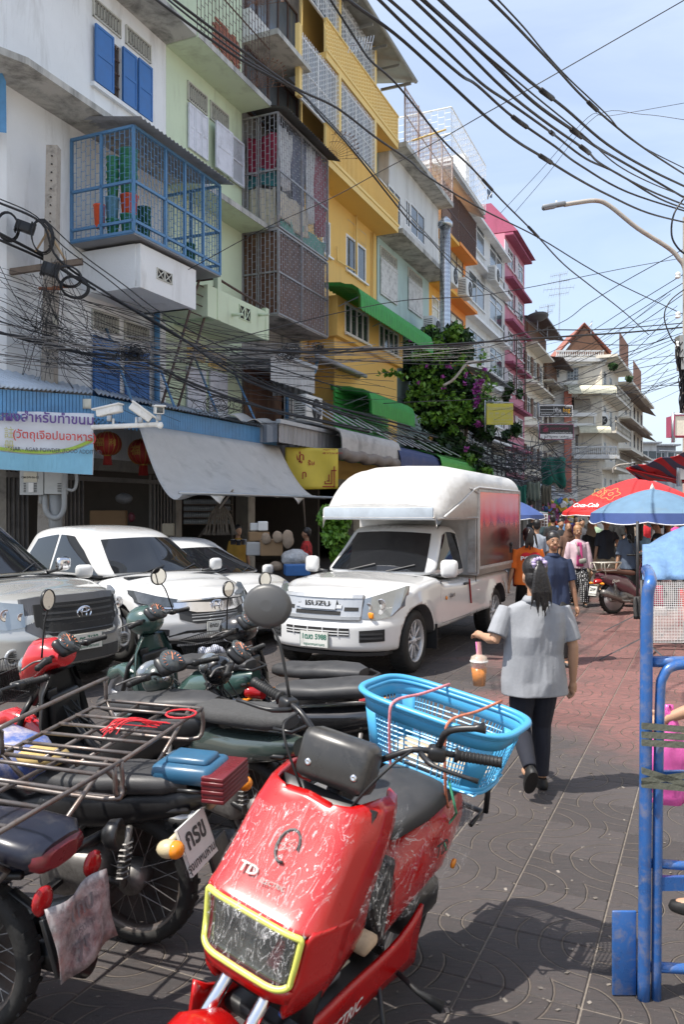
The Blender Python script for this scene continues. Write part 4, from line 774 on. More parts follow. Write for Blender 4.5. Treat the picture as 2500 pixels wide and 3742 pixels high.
# ---- grey corrugated canopy, yellow banner, curved canopies
gc=fthing('metal_canopy','grey ribbed metal canopy right of the blue one','canopy',FS(1020,2.4),2.4,3.4);zt,zb=FZ(1020,1548,2.4),FZ(1020,1616,2.4);s0,s1=FS(1015,2.4),FS(1240,2.4)
mb=MB();corrugated(mb,(s0,2.4,zt),(s1,2.4,zt),(s1,2.4,zb),(s0,2.4,zb),15,.025);corrugated(mb,(s0,0.05,zt),(s0,2.4,zt),(s0,2.4,zb),(s0,0.05,zb),8,.02);mb.build('fascia_sheet',M_corr,gc,'facade');mb=MB();mb.box(s0-.05,s1+.1,2.38,2.5,zt,zt+.1).box(s0,s1+.2,.05,2.4,zt+.02,zt+.06);mb.build('gutter',mat('pale_corrugated',(.42,.44,.46),.5,.3,dirt=.3),gc,'facade')
def canopy(label,px0,px1,d,ptop,pbot,m,n=30,drop=None):
    s0,s1=FS(px0,d),FS(px1,d);zb=FZ(px0,pbot,d);zt=FZ(px0,ptop,d);rt=fthing('curved_canopy',label,'canopy',s0,d,zb,'curved plastic canopies over the shops');mb=MB();curved_awning(mb,s0,s1,d-1.8,d,zt,max(.25,zt-zb),n,.03,.3);mb.build('canopy_sheet',m,rt,'facade')
    mb=MB()
    for k in range(6):x=lerp(s0,s1,(k+.5)/6);mb.tube([(x,.05,zt+1.7),(x,d-.2,zt+.12)],.022,5)
    mb.build('tie_rod',mat('pale_corrugated',(.42,.44,.46),.5,.3),rt,'facade');mb=MB()
    for k in range(4):x=lerp(s0,s1,(k+.5)/4);mb.tube([(x,.05,zt-.25),(x,d-.1,zt-.15)],.02,4)
    mb.tube([(s0,d-.12,zt-.2),(s1,d-.12,zt-.2)],.02,4);mb.build('truss',M_gate,rt,'facade');return rt
canopy('pale ribbed curved canopy with a rolled tarpaulin under it',1247,1462,3.0,1562,1640,mat('pale_plastic_sheet',(.50,.49,.47),.5,dirt=.4),46);canopy('navy blue ribbed curved canopy between the pale and green ones',1462,1612,3.1,1632,1712,mat('navy_sheet',(.05,.07,.17),.45,dirt=.3,dirtcol=(.2,.16,.2)),36);canopy('long bright green ribbed canopy behind the truck box',1612,1802,3.2,1660,1722,mat('bright_green_sheet',(.10,.42,.07),.4,dirt=.2),44)
mb=MB();s0,s1=FS(1247,3.0),FS(1458,3.0);z0=FZ(1247,1660,3.0);mb.tube([(lerp(s0,s1,k/20),2.95+.03*math.sin(k*2.1),z0+.04*math.sin(k*1.3))for k in range(21)],.17,10);mb.build('rolled_tarpaulin',mat('brown_tarp',(.22,.19,.165),.8,bump=.5,bscale=14,dirt=.4),None,'facade',label='dirty rolled tarpaulin tied under the pale canopy',cat='tarpaulin')
mb=MB();Yy=FW(FS(1140,2.5),2.5,0).y;mb.sheet(lambda u,v:P(lerp(1042,1236,u),lerp(lerp(1790,1786,u),lerp(1634,1640,u),v),Yy+.5*(u-.5)+.04*math.sin(u*9+v*4)),20,12,.004)
yb_=thing('yellow_banner','yellow cloth banner hung upside down beside the canvas awning','banner',P(1140,1790,Yy));mb.build('banner_cloth',mat('banner_yellow',(.62,.50,.06),.6,var=.06),yb_,'world')
k=Yy/FOC;mb=MB()
for tx,px,py,h_ in(('ปุ้ง',1092,1672,28),('ครู',1138,1694,17),('0-8689-9012-4, 084-679-7101',1195,1656,7),('www.nutrihouse.co.th',1192,1644,6),('ป',1112,1735,24)):mb.text(tx,P(px,py,Yy+.5*((px-1042)/194-.5)-.06),(-1,0,0),(0,0,-1),h_*k,0,bold=.02)
mb.build('upside_down_lettering',mat('banner_dred',(.35,.03,.02),.6),yb_,'world');mb=MB()
for a in((1180,1778,1222,1778),(1222,1778,1222,1706),(1212,1768,1212,1720),(1188,1768,1212,1768),(1202,1758,1202,1736),(1188,1768,1188,1760),(1212,1720,1228,1720),(1196,1758,1202,1758)):
    x0,x1=sorted((a[0],a[2]));y0,y1=sorted((a[1],a[3]));Yq=Yy+.12;q0=P(x0-2,y1+2,Yq);q1=P(x1+2,y0-2,Yq);mb.box(q0.x,q1.x,Yq-.01,Yq-.004,q0.z,q1.z)
mb.build('key_pattern',mat('banner_dred',(.35,.03,.02),.6),yb_,'world')
# ---- utility pole on the left with crossarm, boxes and coils
Yp=15.3;k=Yp/FOC;pole=thing('utility_pole','square concrete power pole with a wooden crossarm by the corner shop','utility pole',P(170,2000,Yp))
mb=MB();a,b=P(196,540,Yp),P(166,1560,Yp);w0,w1=.105,.14;mb.hexa([(b.x-w1,Yp-w1,0),(b.x+w1,Yp-w1,0),(b.x+w1,Yp+w1,0),(b.x-w1,Yp+w1,0)],[(a.x-w0,Yp-w0,a.z),(a.x+w0,Yp-w0,a.z),(a.x+w0,Yp+w0,a.z),(a.x-w0,Yp+w0,a.z)]);mb.build('shaft',M_conc,pole,'world')
mb=MB()
for q in range(12):y=570+q*30;p=P(196-(y-540)*.03-6,y,Yp-.13);mb.cyl(p,p+Vector((0,.02,0)),.015,6)
mb.build('bolt_hole',M_dark,pole,'world')
mb=MB();c0,c1=P(38,995,Yp-.2),P(302,957,Yp-.1);u=(c1-c0).normalized();n=Vector((-u.y,u.x,0)).normalized()*.05;z=Vector((0,0,.055));mb.hexa([c0-n-z,c1-n-z,c1+n-z,c0+n-z],[c0-n+z,c1-n+z,c1+n+z,c0+n+z]);mb.build('crossarm',M_wood,pole,'world')
mb=MB();mb.cbox(P(182,1056,Yp-.22),(.42,.05,.05),r=.005).cbox(P(232,1050,Yp-.2),(.4,.04,.035),r=.004);mb.build('rusty_arm',mat('rusty_steel',(.26,.10,.05),.8,var=.3),pole,'world')
mb=MB();p=P(130,920,Yp-.25);q=P(185,830,Yp-.2);mb.tube([p,q],.02,4).tube([P(185,860,Yp-.18),P(238,950,Yp-.22)],.025,4);mb.build('wooden_stay',mat('pale_wood',(.42,.30,.18),.8),pole,'world')
for lab,px,py,w_,h_ in(('black splice box hanging left of the pole',92,832,66,36),('black splice box under the crossarm',182,986,56,44)):
    rt=thing('splice_box',lab,'cable box',P(px,py,Yp-.4),.25,'black cable splice boxes');mb=MB();mb.cbox((0,0,0),(w_*k,.14,h_*k),(0,.3,0),r=.02);mb.build('box',M_blkp,rt);mb=MB();[mb.cbox((dx*w_*k,-.0,0),(.02,.16,h_*k*1.05),(0,.3,0))for dx in(-.45,-.3,.3,.45)];mb.build('rib',M_blk,rt)
mb=MB();mb.cbox(P(204,1178,Yp-.2),(.1,.08,.3),r=.01);mb.build('fuse_box',mat('fuse',(.45,.42,.34),.6),pole,'world')
for lab,px,py,rx,ry in(('coil of black cable far left of the pole',30,830,27,47),('large coil of black cable left against the pole',155,865,27,55),('coil of cable below the crossarm',250,1010,34,34),('loose cable coil under the rusty arm',272,1050,38,36)):
    mb=MB()
    for j in range(5):c=P(px+random.uniform(-3,3),py+random.uniform(-3,3),Yp-.45+j*.02);mb.tube([c+Vector((math.cos(t)*rx*k*(1+.04*j),.12*math.cos(t),math.sin(t)*ry*k*(1+.03*j)))for t in[q*math.pi/10 for q in range(20)]],.012,5,closed=True)
    mb.build('cable_coil',M_cable,None,'keep',label=lab,cat='cable',group='cable coils on the pole')
# ---- overhead cables
M_ghost=M_cable;RS=.8
def wire(pts,Y0,Y1,r=.014,label=None,cat='cable',group='overhead cables',m=None,joints=0,n=6):
    N_=len(pts);pp=smooth_path([P(x,y,1/lerp(1/Y0,1/Y1,i/(N_-1)))for i,(x,y)in enumerate(pts)],n);mb=MB();r*=RS;mb.tube(pp,r,6)
    for j in range(joints):i=int(len(pp)*(.35+.4*(j+1)/(joints+1)));mb.tube(pp[i:i+3],r*1.9,6)
    return mb.build('overhead_cable',m or M_cable,None,'keep',label=label,cat=cat,group=group)
def c3(l):return[(1300+x*.765,y*.765)for x,y in l]
for lab,l,Ya,Ye,r,j in(
    ('lone dark cable with kinks running down past the yellow roof to the right',[(-160,-60),(0,190),(75,295),(200,410),(410,665),(560,810),(700,960),(850,1110),(990,1260),(1120,1365),(1280,1490),(1400,1600)],8,24,.016,2),
    ('lowest thick cable of the overhead bundle',[(-90,-50),(0,30),(230,200),(600,540),(760,670),(880,745),(1050,850),(1200,930),(1400,1020),(1620,1075)],6.5,16,.019,1),
    ('second thick cable from below in the overhead bundle',[(60,-50),(110,0),(300,185),(500,360),(580,410),(750,560),(950,700),(1070,790),(1300,920),(1620,1025)],6.5,16,.019,1),
    ('third thick overhead cable, close to its lower neighbour',[(90,-60),(240,70),(400,215),(600,400),(730,490),(900,610),(960,655),(1100,760),(1250,830),(1450,950),(1620,1015)],6.6,16,.018,1),
    ('fourth overhead cable in the middle of the bundle',[(210,-60),(450,170),(700,420),(900,580),(1100,720),(1180,790),(1400,910),(1620,1000)],6.7,16,.019,1),
    ('fifth overhead cable with a taped joint',[(250,-60),(420,90),(620,270),(850,490),(1060,640),(1160,710),(1300,790),(1620,975)],6.8,16,.024,1),
    ('slim cable just under the topmost of the dense bundle',[(290,-40),(460,130),(700,330),(880,480),(1090,650),(1250,790),(1420,880),(1620,960)],6.9,16,.012,0),
    ('topmost thick cable of the dense overhead bundle',[(340,-60),(400,0),(540,130),(660,240),(830,390),(1000,520),(1200,690),(1400,810),(1620,915)],7,16,.024,1),
    ('lower of the twin cables high on the right',[(590,-50),(740,100),(850,215),(960,330),(1070,450),(1200,570),(1350,690),(1500,790),(1620,865)],7.5,16,.019,1),
    ('upper of the twin cables high on the right',[(640,-40),(800,130),(900,250),(1020,380),(1200,550),(1280,640),(1400,720),(1620,830)],7.6,16,.012,0),
    ('thin straight wire crossing the sky against all the others',[(1620,-25),(860,410),(610,550),(410,665),(130,815),(-120,950),(-450,1100),(-800,1290)],12,17,.010,0)):
    wire(c3(l),Ya,Ye,r,lab,joints=j)
wire([(560,-60),(634,0),(887,189),(1076,321),(1231,396),(1375,505),(1500,591),(1568,650),(1759,765),(1973,872),(2218,1017),(2520,1160)],7,26,.017,'long cable crossing in front of the green and yellow houses');wire([(540,-30),(600,23),(875,218),(1093,339),(1174,425),(1289,551),(1499,811),(1575,880),(1688,1000),(1850,1110),(1990,1230)],7,40,.017,'cable sagging down along the row of houses to the pink one')
wire([(560,-55),(650,30),(880,205),(1085,332),(1180,420),(1320,575),(1500,790),(1700,990),(2000,1225)],7.1,40,.013,'second strand twisted with the sagging cable')
for lab,pts,Ya,Ye,r in(
    ('thin wire sloping gently above the far roofs',[(700,1275),(1400,1110),(1800,1075),(2300,978),(2520,940)],16,25,.012),('wire rising from the satellite dish roof to the right',[(1500,1350),(1990,1205),(2150,1110),(2300,1020),(2520,900)],30,22,.015),
    ('upper of three parallel wires over the gabled house',[(1700,1430),(2070,1260),(2290,1130),(2520,990)],40,20,.013),('middle of three parallel wires over the gabled house',[(1650,1480),(2080,1300),(2300,1160),(2520,1020)],40,20,.013),('lowest of three parallel wires over the gabled house',[(1600,1520),(2100,1330),(2330,1190),(2520,1060)],40,20,.013),
    ('thick twisted bundle crossing the street at roof height',[(840,1275),(1180,1290),(1500,1268),(1900,1242),(2100,1228),(2300,1215),(2520,1195)],15,22,.028),('second twisted bundle just above the first',[(840,1300),(1250,1278),(1700,1262),(1960,1210),(2200,1205),(2520,1180)],15,22,.018),
    ('slack wire below the roof-height bundles',[(1150,1310),(1700,1330),(2000,1245),(2200,1260),(2400,1250),(2520,1150)],18,22,.012),('single wire running to the far right pole',[(1400,1475),(1900,1440),(2300,1300),(2520,1220)],20,22,.013),('wire dipping to the far corner house',[(1900,1300),(2200,1500),(2350,1440),(2520,1350)],30,24,.012),
    ('thin loose wire high at the far right',[(1830,780),(1980,620),(2150,430),(2230,425),(2520,375)],16,13,.006),('second loose wire high at the far right',[(1880,780),(2000,640),(2180,425),(2350,420),(2520,442)],16,13,.006),('looping cable hanging from the right edge',[(2520,700),(2465,780),(2455,860),(2480,910),(2520,940)],14,14,.02),('curved grey cable by the right-hand pole',[(2520,1045),(2450,1100),(2428,1160),(2450,1230),(2470,1260)],18,18,.018)):
    wire(pts,Ya,Ye,r,lab)
random.seed(11)
# main bundles near the left pole
for i,(pts,r)in enumerate((([(-20,735),(150,815),(215,950),(420,1090),(640,1220),(900,1390),(1300,1530)],.028),([(-20,845),(170,945),(300,1030),(480,1130),(700,1260),(1000,1420),(1500,1560)],.035),([(-20,870),(180,960),(330,1050),(520,1150),(760,1290),(1100,1460),(1600,1600)],.03),([(-20,1215),(120,1240),(300,1290),(500,1310),(700,1400),(960,1490),(1350,1580)],.032),([(-20,1208),(150,1260),(330,1300),(560,1350),(800,1450),(1150,1530),(1600,1620)],.026),([(-20,1170),(170,1225),(350,1275),(560,1290),(840,1280),(1200,1285)],.018),([(160,800),(300,930),(450,1040),(600,1150),(860,1290),(1250,1420)],.014),([(-20,720),(130,790),(230,900),(380,1010),(600,1180),(880,1340)],.014))):
    wire(pts,14.4,16 if pts[-1][0]<1400 else 24,r,'heavy black cable sagging from the left pole, number %s from the top'%('first second third fourth fifth sixth seventh eighth'.split()[i])if False else['cable bundle entering high at the left edge and passing the pole top','thickest cable bundle tied under the crossarm','bundle lying just below the thickest one','lower bundle crossing in front of the blue shutters','lowest heavy bundle drooping towards the grey canopy','bundle running level from the pole to the cable knot','thin strand leaving the pole top towards the green balcony','thin strand above the black splice box'][i],joints=0)
def tangle(label,n,f,r0=.004,r1=.008,name='wire_tangle',m=None):
    mb=MB()
    for _ in range(n):pts=f();mb.tube(smooth_path(pts,5),random.uniform(r0,r1),3,caps=False)
    mb.build(name,m or M_cable,None,'keep',kind='stuff',label=label,cat='wires')
rg=random.gauss;ru=random.uniform
def sag(a,b,Ya,Yb,sg,jit=10):
    pts=[]
    for i in range(6):t=i/5;pts.append(P(lerp(a[0],b[0],t)+rg(0,jit),lerp(a[1],b[1],t)+sg*4*t*(1-t)+rg(0,jit*.5),lerp(Ya,Yb,t)))
    return pts
tangle('tangle of thin wires running from the left pole along the shop fronts',70,lambda:sag((ru(-60,230),ru(940,1330)),(ru(500,1500),ru(1250,1560)),14.6,ru(14,20),ru(-20,90),6));tangle('loose wires hanging down and looping around the left pole',34,lambda:sag((rg(190,30),ru(900,1200)),(rg(210,120),ru(1180,1440)),14.6,15.0,ru(-20,60),12))
tangle('level wires crossing at the height of the cable knot',30,lambda:sag((ru(-40,400),ru(1180,1330)),(ru(1100,1900),ru(1240,1330)),13,ru(18,26),ru(0,60),3),m=mat('pale_wire',(.22,.21,.2),.6))
for cx,cy,Yq,nn,sp,lab in((480,1295,14,40,42,'bird-nest knot of wires in front of the blue shutters'),(1060,1290,16,26,34,'knot of coiled wires beside the white stained wall'),(1165,1270,17,16,22,'pale cable knot at the yellow bay corner'),(800,1480,15,14,60,'loops of cable lying over the blue canopy edge')):
    def f(cx=cx,cy=cy,Yq=Yq,sp=sp):x,y,rr=rg(cx,sp*.5),rg(cy,sp*.25),ru(sp*.3,sp*.9);t0=ru(0,6);return[P(x+math.cos(t0+t)*rr,y+math.sin(t0+t)*rr*.6,Yq+rg(0,.1))for t in(0,1,2,3,4,5,6)]
    tangle(lab,nn,f,.004,.008)
tangle('dense mess of cables hanging along the far shops',150,lambda:sag((ru(1500,2000),ru(1560,1820)),(ru(1850,2200),ru(1600,1830)),ru(30,45),ru(45,62),ru(10,60),9),.010,.022);tangle('diagonal cables dropping to the far corner pole',40,lambda:sag((ru(1300,1800),ru(1530,1680)),(ru(2000,2200),ru(1690,1790)),ru(26,36),56,ru(-10,40),5),.010,.018)
tangle('thin service wires fanning from the right-hand pole over the street',26,lambda:sag((ru(1200,2100),ru(1330,1700)),(ru(2440,2520),ru(1050,1420)),ru(30,50),20,ru(5,50),2),.006,.010)
# ---- street lamps
def lamp(label,pts,head,Y,r,hl,name='street_lamp'):
    rt=thing(name,label,'street lamp',P(pts[-1][0],1900,Y));mb=MB();mb.tube(smooth_path([P(x,y,Y)for x,y in pts],5),r,8);mb.build('arm',mat('rusty_white_pole',(.42,.38,.33),.6,rust=(.5,(.22,.11,.06),3)),rt,'world')
    a,b=P(*head[0],Y),P(*head[1],Y);u=b-a;l=u.length;ang=math.atan2(u.z,u.x);c=(a+b)/2;cs,fs=rbox(l/2,l*.16,l*.085,l*.05);mb=MB();mb.add([Matrix.Rotation(-ang,3,'Y')@q+c for q in cs],fs,True);mb.build('head',mat('lamp_grey',(.25,.26,.27),.5,.3),rt,'world');mb=MB();cs,fs=rbox(l*.25,l*.12,l*.03,l*.01);mb.add([Matrix.Rotation(-ang,3,'Y')@(q+Vector((-l*.2,0,-l*.08)))+c for q in cs],fs,True);mb.build('lens',mat('lamp_lens',(.30,.31,.32),.25),rt,'world')
    mb=MB();mb.cyl(c+Vector((l*.12,0,l*.07)),c+Vector((l*.12,0,l*.2)),l*.04,8);mb.build('sensor',M_frame,rt,'world')
lamp('big street lamp on a rusty curved arm against the sky',[(2062,750),(2110,742),(2180,735),(2230,755),(2330,835),(2440,905),(2480,945),(2505,1000),(2512,1200)],((1982,760),(2066,745)),18,.052,.6)
lamp('small street lamp leaning out of the bougainvillea',[(1620,1410),(1660,1385),(1705,1330),(1730,1325),(1765,1322)],((1805,1316),(1755,1322)),30,.05,.6);lamp('street lamp arm in front of the far shop signs',[(1985,1625),(2040,1560),(2070,1545),(2100,1540)],((2105,1538),(2080,1543)),50,.05,.6);lamp('white curved lamp arm before the far balconies',[(2240,1730),(2242,1712),(2260,1700),(2300,1695)],((2322,1690),(2298,1696)),50,.05,.6)
# right-hand pole gear
rp=thing('utility_pole','concrete pole with grey transformer boxes at the right edge','utility pole',P(2515,1900,18));mb=MB();p=P(2518,1900,18);mb.box(p.x-.1,p.x+.12,17.9,18.1,0,8.5);mb.build('shaft',M_conc,rp,'world');mb=MB();pbox(mb,2484,2520,1225,1305,17.6,17.85);mb.build('cabinet',M_metal,rp,'world');mb=MB();pbox(mb,2490,2520,1310,1350,17.6,17.85);mb.build('cabinet',M_metal,rp,'world')
for y in(1020,1165,1272):mb=MB();mb.lathe(P(2478,y,17.7),[(.01,0),(.06,.02),(.06,.05),(.03,.06),(.06,.09),(.05,.13),(.02,.15)],10);mb.build('insulator',M_frame,rp,'world')
tangle('black drop cables bunched on the right-hand pole',14,lambda:sag((ru(2478,2500),ru(1240,1330)),(ru(2485,2510),ru(1450,1560)),17.6,17.7,0,9),.012,.02)
# ================================================================= end of the street
def frame(O,U):
    global FO,FU,FN,FROT
    FO=Vector(O);FU=Vector(U).normalized();FN=Vector((FU.y,-FU.x,0));FROT=math.atan2(FU.y,FU.x)
SAVE=(FO.copy(),FU.copy())
Yg=78.0;x0=P(1985,0,Yg).x;frame((x0,Yg,0),(1,0,0));kx=Yg/FOC
def fx(px):return(px-1985)*kx
def fz(py):return H-(py-HY)*kx
gb=fthing('corner_house','white corner house with a red tiled gable and round-fronted balconies','building',0,0,0)
hw=[(fx(2072),fx(2181),fz(1391),fz(1345)),(fx(2018),fx(2044),fz(1381),fz(1344)),(fx(2104),fx(2168),fz(1640),fz(1588)),(fx(2084),fx(2186),fz(1498),fz(1452)),(fx(2103),fx(2160),fz(1780),fz(1695))]
M_wht3=painted('corner_white',(.78,.77,.73),dirt=.2);wall(gb,0,fx(2200),0,fz(1322),hw,0,M_wht3,5)
window(gb,hw[0],.1,9,4,mat('grey_frame',(.40,.42,.44),.5),.07);window(gb,hw[1],.1,3,4,mat('grey_frame',(.40,.42,.44),.5),.07);window(gb,hw[2],.1,3,1,M_bark,.1);fbox(gb,'dark_room',M_dark,hw[3][0],hw[3][1],-1.4,-.15,hw[3][2],hw[3][3]);window(gb,hw[4],.1,3,2,M_cream,.1)
mb=MB();ap=(fx(2132),fz(1187));
for sx,ex in((-1,fx(2040)),(1,fx(2230))):e_=(ex,fz(1292));mb.hexa([(ap[0],-6,ap[1]-.12),(e_[0],-6,e_[1]-.12),(e_[0],.3,e_[1]-.12),(ap[0],.3,ap[1]-.12)],[(ap[0],-6,ap[1]),(e_[0],-6,e_[1]),(e_[0],.3,e_[1]),(ap[0],.3,ap[1])])
mb.build('roof',mat('roof_tile_red',(.28,.10,.065),.7,var=.25,scale=3),gb,'facade');tl_=MB();tl_.cbox((0,0,0),(.34,.5,.1),r=.03);ft=None
    
for ex in(2040,2230):
    for k in range(15):
        t=(k+.5)/15;q=FW(lerp(ap[0],fx(ex),t),.15,lerp(ap[1],fz(1292),t)+.09);Mx=TM[gb.name].inverted()@Matrix.Translation(q)@Matrix.Rotation(.78*(1 if ex>2132 else-1),4,'Y')
        if ft is None:ft=tl_.build('ridge_tile',MATS['roof_tile_red'],gb,'local');ft.matrix_local=Mx
        else:copies('ridge_tile',ft,[Mx],gb)
mb=MB();mb.prism([(ap[0],ap[1]-.3),(fx(2040)+.3,fz(1292)-.2),(fx(2230)-.3,fz(1292)-.2)],1,.1,.28);mb.build('gable_board',M_brwood,gb,'facade');fbox(gb,'top_wall',M_wht2,fx(2050),fx(2215),-1.6,-1.0,fz(1330),fz(1280));window(gb,(fx(2075),fx(2175),fz(1318),fz(1285)),-.95,5,1,mat('maroon_frame',(.25,.04,.05),.5),.1)
def balustrade(root,s0,s1,d,z0,z1,n,m=M_wht2):
    mb=MB();mb.box(s0,s1,d-.1,d+.06,z1-.14,z1).box(s0,s1,d-.1,d+.06,z0,z0+.1)
    for k in range(n):x=lerp(s0,s1,(k+.5)/n);mb.lathe((x,d,z0+.1),[(.05,0),(.10,(z1-z0)*.25),(.04,(z1-z0)*.55),(.07,(z1-z0)*.8)],6)
    mb.build('balustrade',m,root,'facade')
for px0,px1,pt,pb,dd,n in((2022,2196,1288,1318,1.0,22),(2090,2240,1634,1668,1.2,20)):balustrade(gb,fx(px0),fx(px1),dd,fz(pb),fz(pt),n);mb=MB();mb.box(fx(px0)-.2,fx(px1)+.2,-.5,dd+.15,fz(pb)-.3,fz(pb)-.004);mb.build('slab',M_wht2,gb,'facade')
for z,pr in((fz(1328),.6),(fz(1512),.8),(fz(1550),.7)):fbox(gb,'band',M_wht3,-.2,fx(2205),.004,pr,z-.35,z)
for px0,px1,pt,pb in((2060,2232,1418,1444),(2100,2212,1564,1584)):mb=MB();curved_awning(mb,fx(px0),fx(px1),0.0,1.7,fz(pt)-.1,fz(pt)-fz(pb),24,.03,.4);mb.build('cream_awning',mat('cream_sheet',(.62,.60,.46),.5,dirt=.2),gb,'facade')
mb=MB()
for k in range(26):x=lerp(hw[3][0],hw[3][1],k/25);mb.tube([(x,.5,hw[3][2]-.1),(x,.62,hw[3][2]+.3),(x,.5,hw[3][2]+.95)],.02,3)
mb.box(hw[3][0],hw[3][1],.48,.52,hw[3][2]+.93,hw[3][2]+1.0);mb.build('iron_railing',M_bark,gb,'facade');fbox(gb,'corner_column',M_wht2,fx(2172),fx(2192),.0,.35,0,fz(1655))
aircon('air conditioner on the white corner house',Matrix.Translation(FW(fx(2188),.5,fz(1560)))@Matrix.Rotation(math.pi,4,'Z'),1.4,1.1,.5);fbox(gb,'red_panel',mat('faded_red_panel',(.48,.16,.11),.7,dirt=.4),fx(2054),fx(2080),.7,.9,fz(1800),fz(1435))
# right-hand row running away
A_=Vector((P(2200,0,77).x,77,0));B_=Vector((P(2350,0,112).x,112,0));frame(A_,B_-A_);Lr=(B_-A_).length
specs=(('old beige house with rusty roof cage beside the white corner house',0,12.5,16.4,M_cream),('weathered cream house with brown canvas hoods in the far row',12.5,26,15.6,M_cream),('narrow grey house closing the far row',26,Lr,15.8,M_cream))
for lab,s0,s1,tp,m in specs:
    rt=fthing('shophouse',lab,'building',s0,0,0,'houses at the far bend');fl=[tp-3.5*k for k in range(1,5)];hs=[(c-.9,c+.9,z+.9,z+2.6)for z in fl for c in[lerp(s0,s1,(k+.5)/3)for k in range(3)]]
    wall(rt,s0,s1-.02,0,tp,hs,0,m,6)
    for h_ in hs:window(rt,h_,.04,2,2,M_wht2 if s0<20 else M_bark,.1)
    for z in fl:
        fbox(rt,'balcony_slab',M_cream,s0+.2,s1-.3,.003,1.3,z-.2,z)
        if s0<12:balustrade(rt,s0+.2,s1-.3,1.25,z,z+1.0,14,M_beige)
        else:mb=MB();corrugated(mb,(s0+1,0.02,z+3.1),(s1-1,.02,z+3.1),(s1-1,1.8,z+2.4),(s0+1,1.8,z+2.4),18,.04);mb.build('brown_hood',mat('brown_hood',(.24,.17,.13),.7,dirt=.3),rt,'facade')
    fbox(rt,'roof_slab',m,s0-.3,s1,-3,1.5,tp+.02,tp+.3)
    if s0<20:mb=MB();brick_grille(mb,(s0+5,1.0,tp+.3),(1,0,0),(0,0,1),s1-s0-5,3.2,.35,.35,.03);mb.build('roof_cage',mat('rusty_cage',(.22,.13,.10),.8),rt,'facade')
frame(*SAVE)
# far low houses at the right
for lab,px0,px1,pt,pb,Yh,m in(('small white house with yellow trim low in the distance',2338,2400,1622,1840,130,M_wht2),('grey corrugated house with a roof frame far behind the red awning',2395,2470,1630,1850,135,M_corr),('farthest pale house at the right edge',2465,2560,1655,1850,140,M_wht2)):
    rt=thing('house',lab,'building',P(px0,HY,Yh),0,'low houses in the distance');a,b=P(px0,pb,Yh),P(px1,pt,Yh);mb=MB();mb.box(a.x,b.x,Yh,Yh+8,0,b.z);mb.build('wall',m,rt,'world');mb=MB();mb.box(a.x-.5,b.x+.5,Yh-1,Yh+8.5,b.z,b.z+.25);mb.build('roof',M_corr,rt,'world')
    for k in range(2):c=lerp(a.x,b.x,(k+.5)/2);mb=MB();mb.box(c-.6,c+.6,Yh-.06,Yh-.01,b.z-2.4,b.z-1.2);mb.build('window',M_glass,rt,'world')
mb=MB()
for x in(2418,2440,2465):a=P(x,1650,134);mb.tube([a,P(x,1725,134)],.08,4)
mb.tube([P(2410,1648,134),P(2470,1650,134)],.12,4).tube([P(2416,1690,134),P(2468,1690,134)],.06,4);mb.build('roof_frame',M_metal,None,'keep',label='thin steel roof frame on top of the distant grey house',cat='frame')
# antennas and dishes
def yagi(label,px,py0,py1,Y,arms):
    rt=thing('antenna',label,'antenna',P(px,py0,Y),0,'television aerials on the roofs');mb=MB();mb.tube([P(px,py0,Y),P(px+4,py1,Y)],.03,4);mb.build('mast',M_metal,rt,'world')
    for yy,l in arms:
        mb=MB();a,b=P(px-l/2,yy+6,Y),P(px+l/2,yy-5,Y);mb.tube([a,b],.02,4)
        for k in range(9):c=a.lerp(b,k/8);mb.tube([c-Vector((.05,.0,.22)),c+Vector((.05,0,.22))],.012,3)
        mb.build('boom',M_metal,rt,'world')
yagi('tall television aerial with three arms above the far roofs',2043,1240,1000,68,[(1005,60),(1030,75),(1055,110),(1075,70)]);yagi('shorter television aerial beside the satellite dish',2000,1230,1115,66,[(1120,55),(1142,40)]);yagi('aerial sticking out over the yellow roof',1320,175,158,24,[(163,82)]);yagi('bare aerial pole right of the dish',2160,1220,1180,75,[(1185,8)]);yagi('aerial over the distant low houses',2462,1630,1590,120,[(1600,26),(1612,20)])
def dish(label,px,py,w_,Y,col,tilt,yaw):
    r=w_/2/FOC*Y;rt=thing('satellite_dish',label,'satellite dish',P(px,py,Y),0,'satellite dishes');ax=Euler((tilt,0,yaw)).to_matrix()@Vector((0,0,1));mb=MB();mb.lathe((0,0,0),[(.02,0),(r*.4,r*.05),(r*.75,r*.18),(r,r*.34),(r*.985,r*.35),(r*.73,r*.2),(.02,r*.02)],20,ax);mb.build('reflector',col,rt)
    mb=MB();[mb.tube([Euler((tilt,0,yaw)).to_matrix()@Vector((math.cos(a)*r,math.sin(a)*r,r*.34)),ax*r*.95],.02,3)for a in(0,2.1,4.2)];mb.cyl(ax*r*.85,ax*r*1.0,.06,6);mb.build('feed',M_metal,rt);mb=MB();mb.tube([(0,0,0),(0,.1,-r*.9)],.05,6);mb.build('post',M_gbar,rt)
dish('big black mesh satellite dish on the far roof',1965,1172,84,62,mat('black_mesh',(.09,.09,.09),.6),-.25,.3);dish('orange satellite dish on the white roof terrace',1655,588,34,47,mat('orange_dish',(.42,.13,.07),.5),1.1,-.5);dish('dark mesh dish behind the orange one',1628,615,50,49,mat('blue_mesh',(.12,.15,.20),.6),1.2,.5);dish('blue-grey mesh dish right of the white terrace',1784,712,36,52,mat('blue_mesh',(.12,.15,.20),.6),1.3,.9)
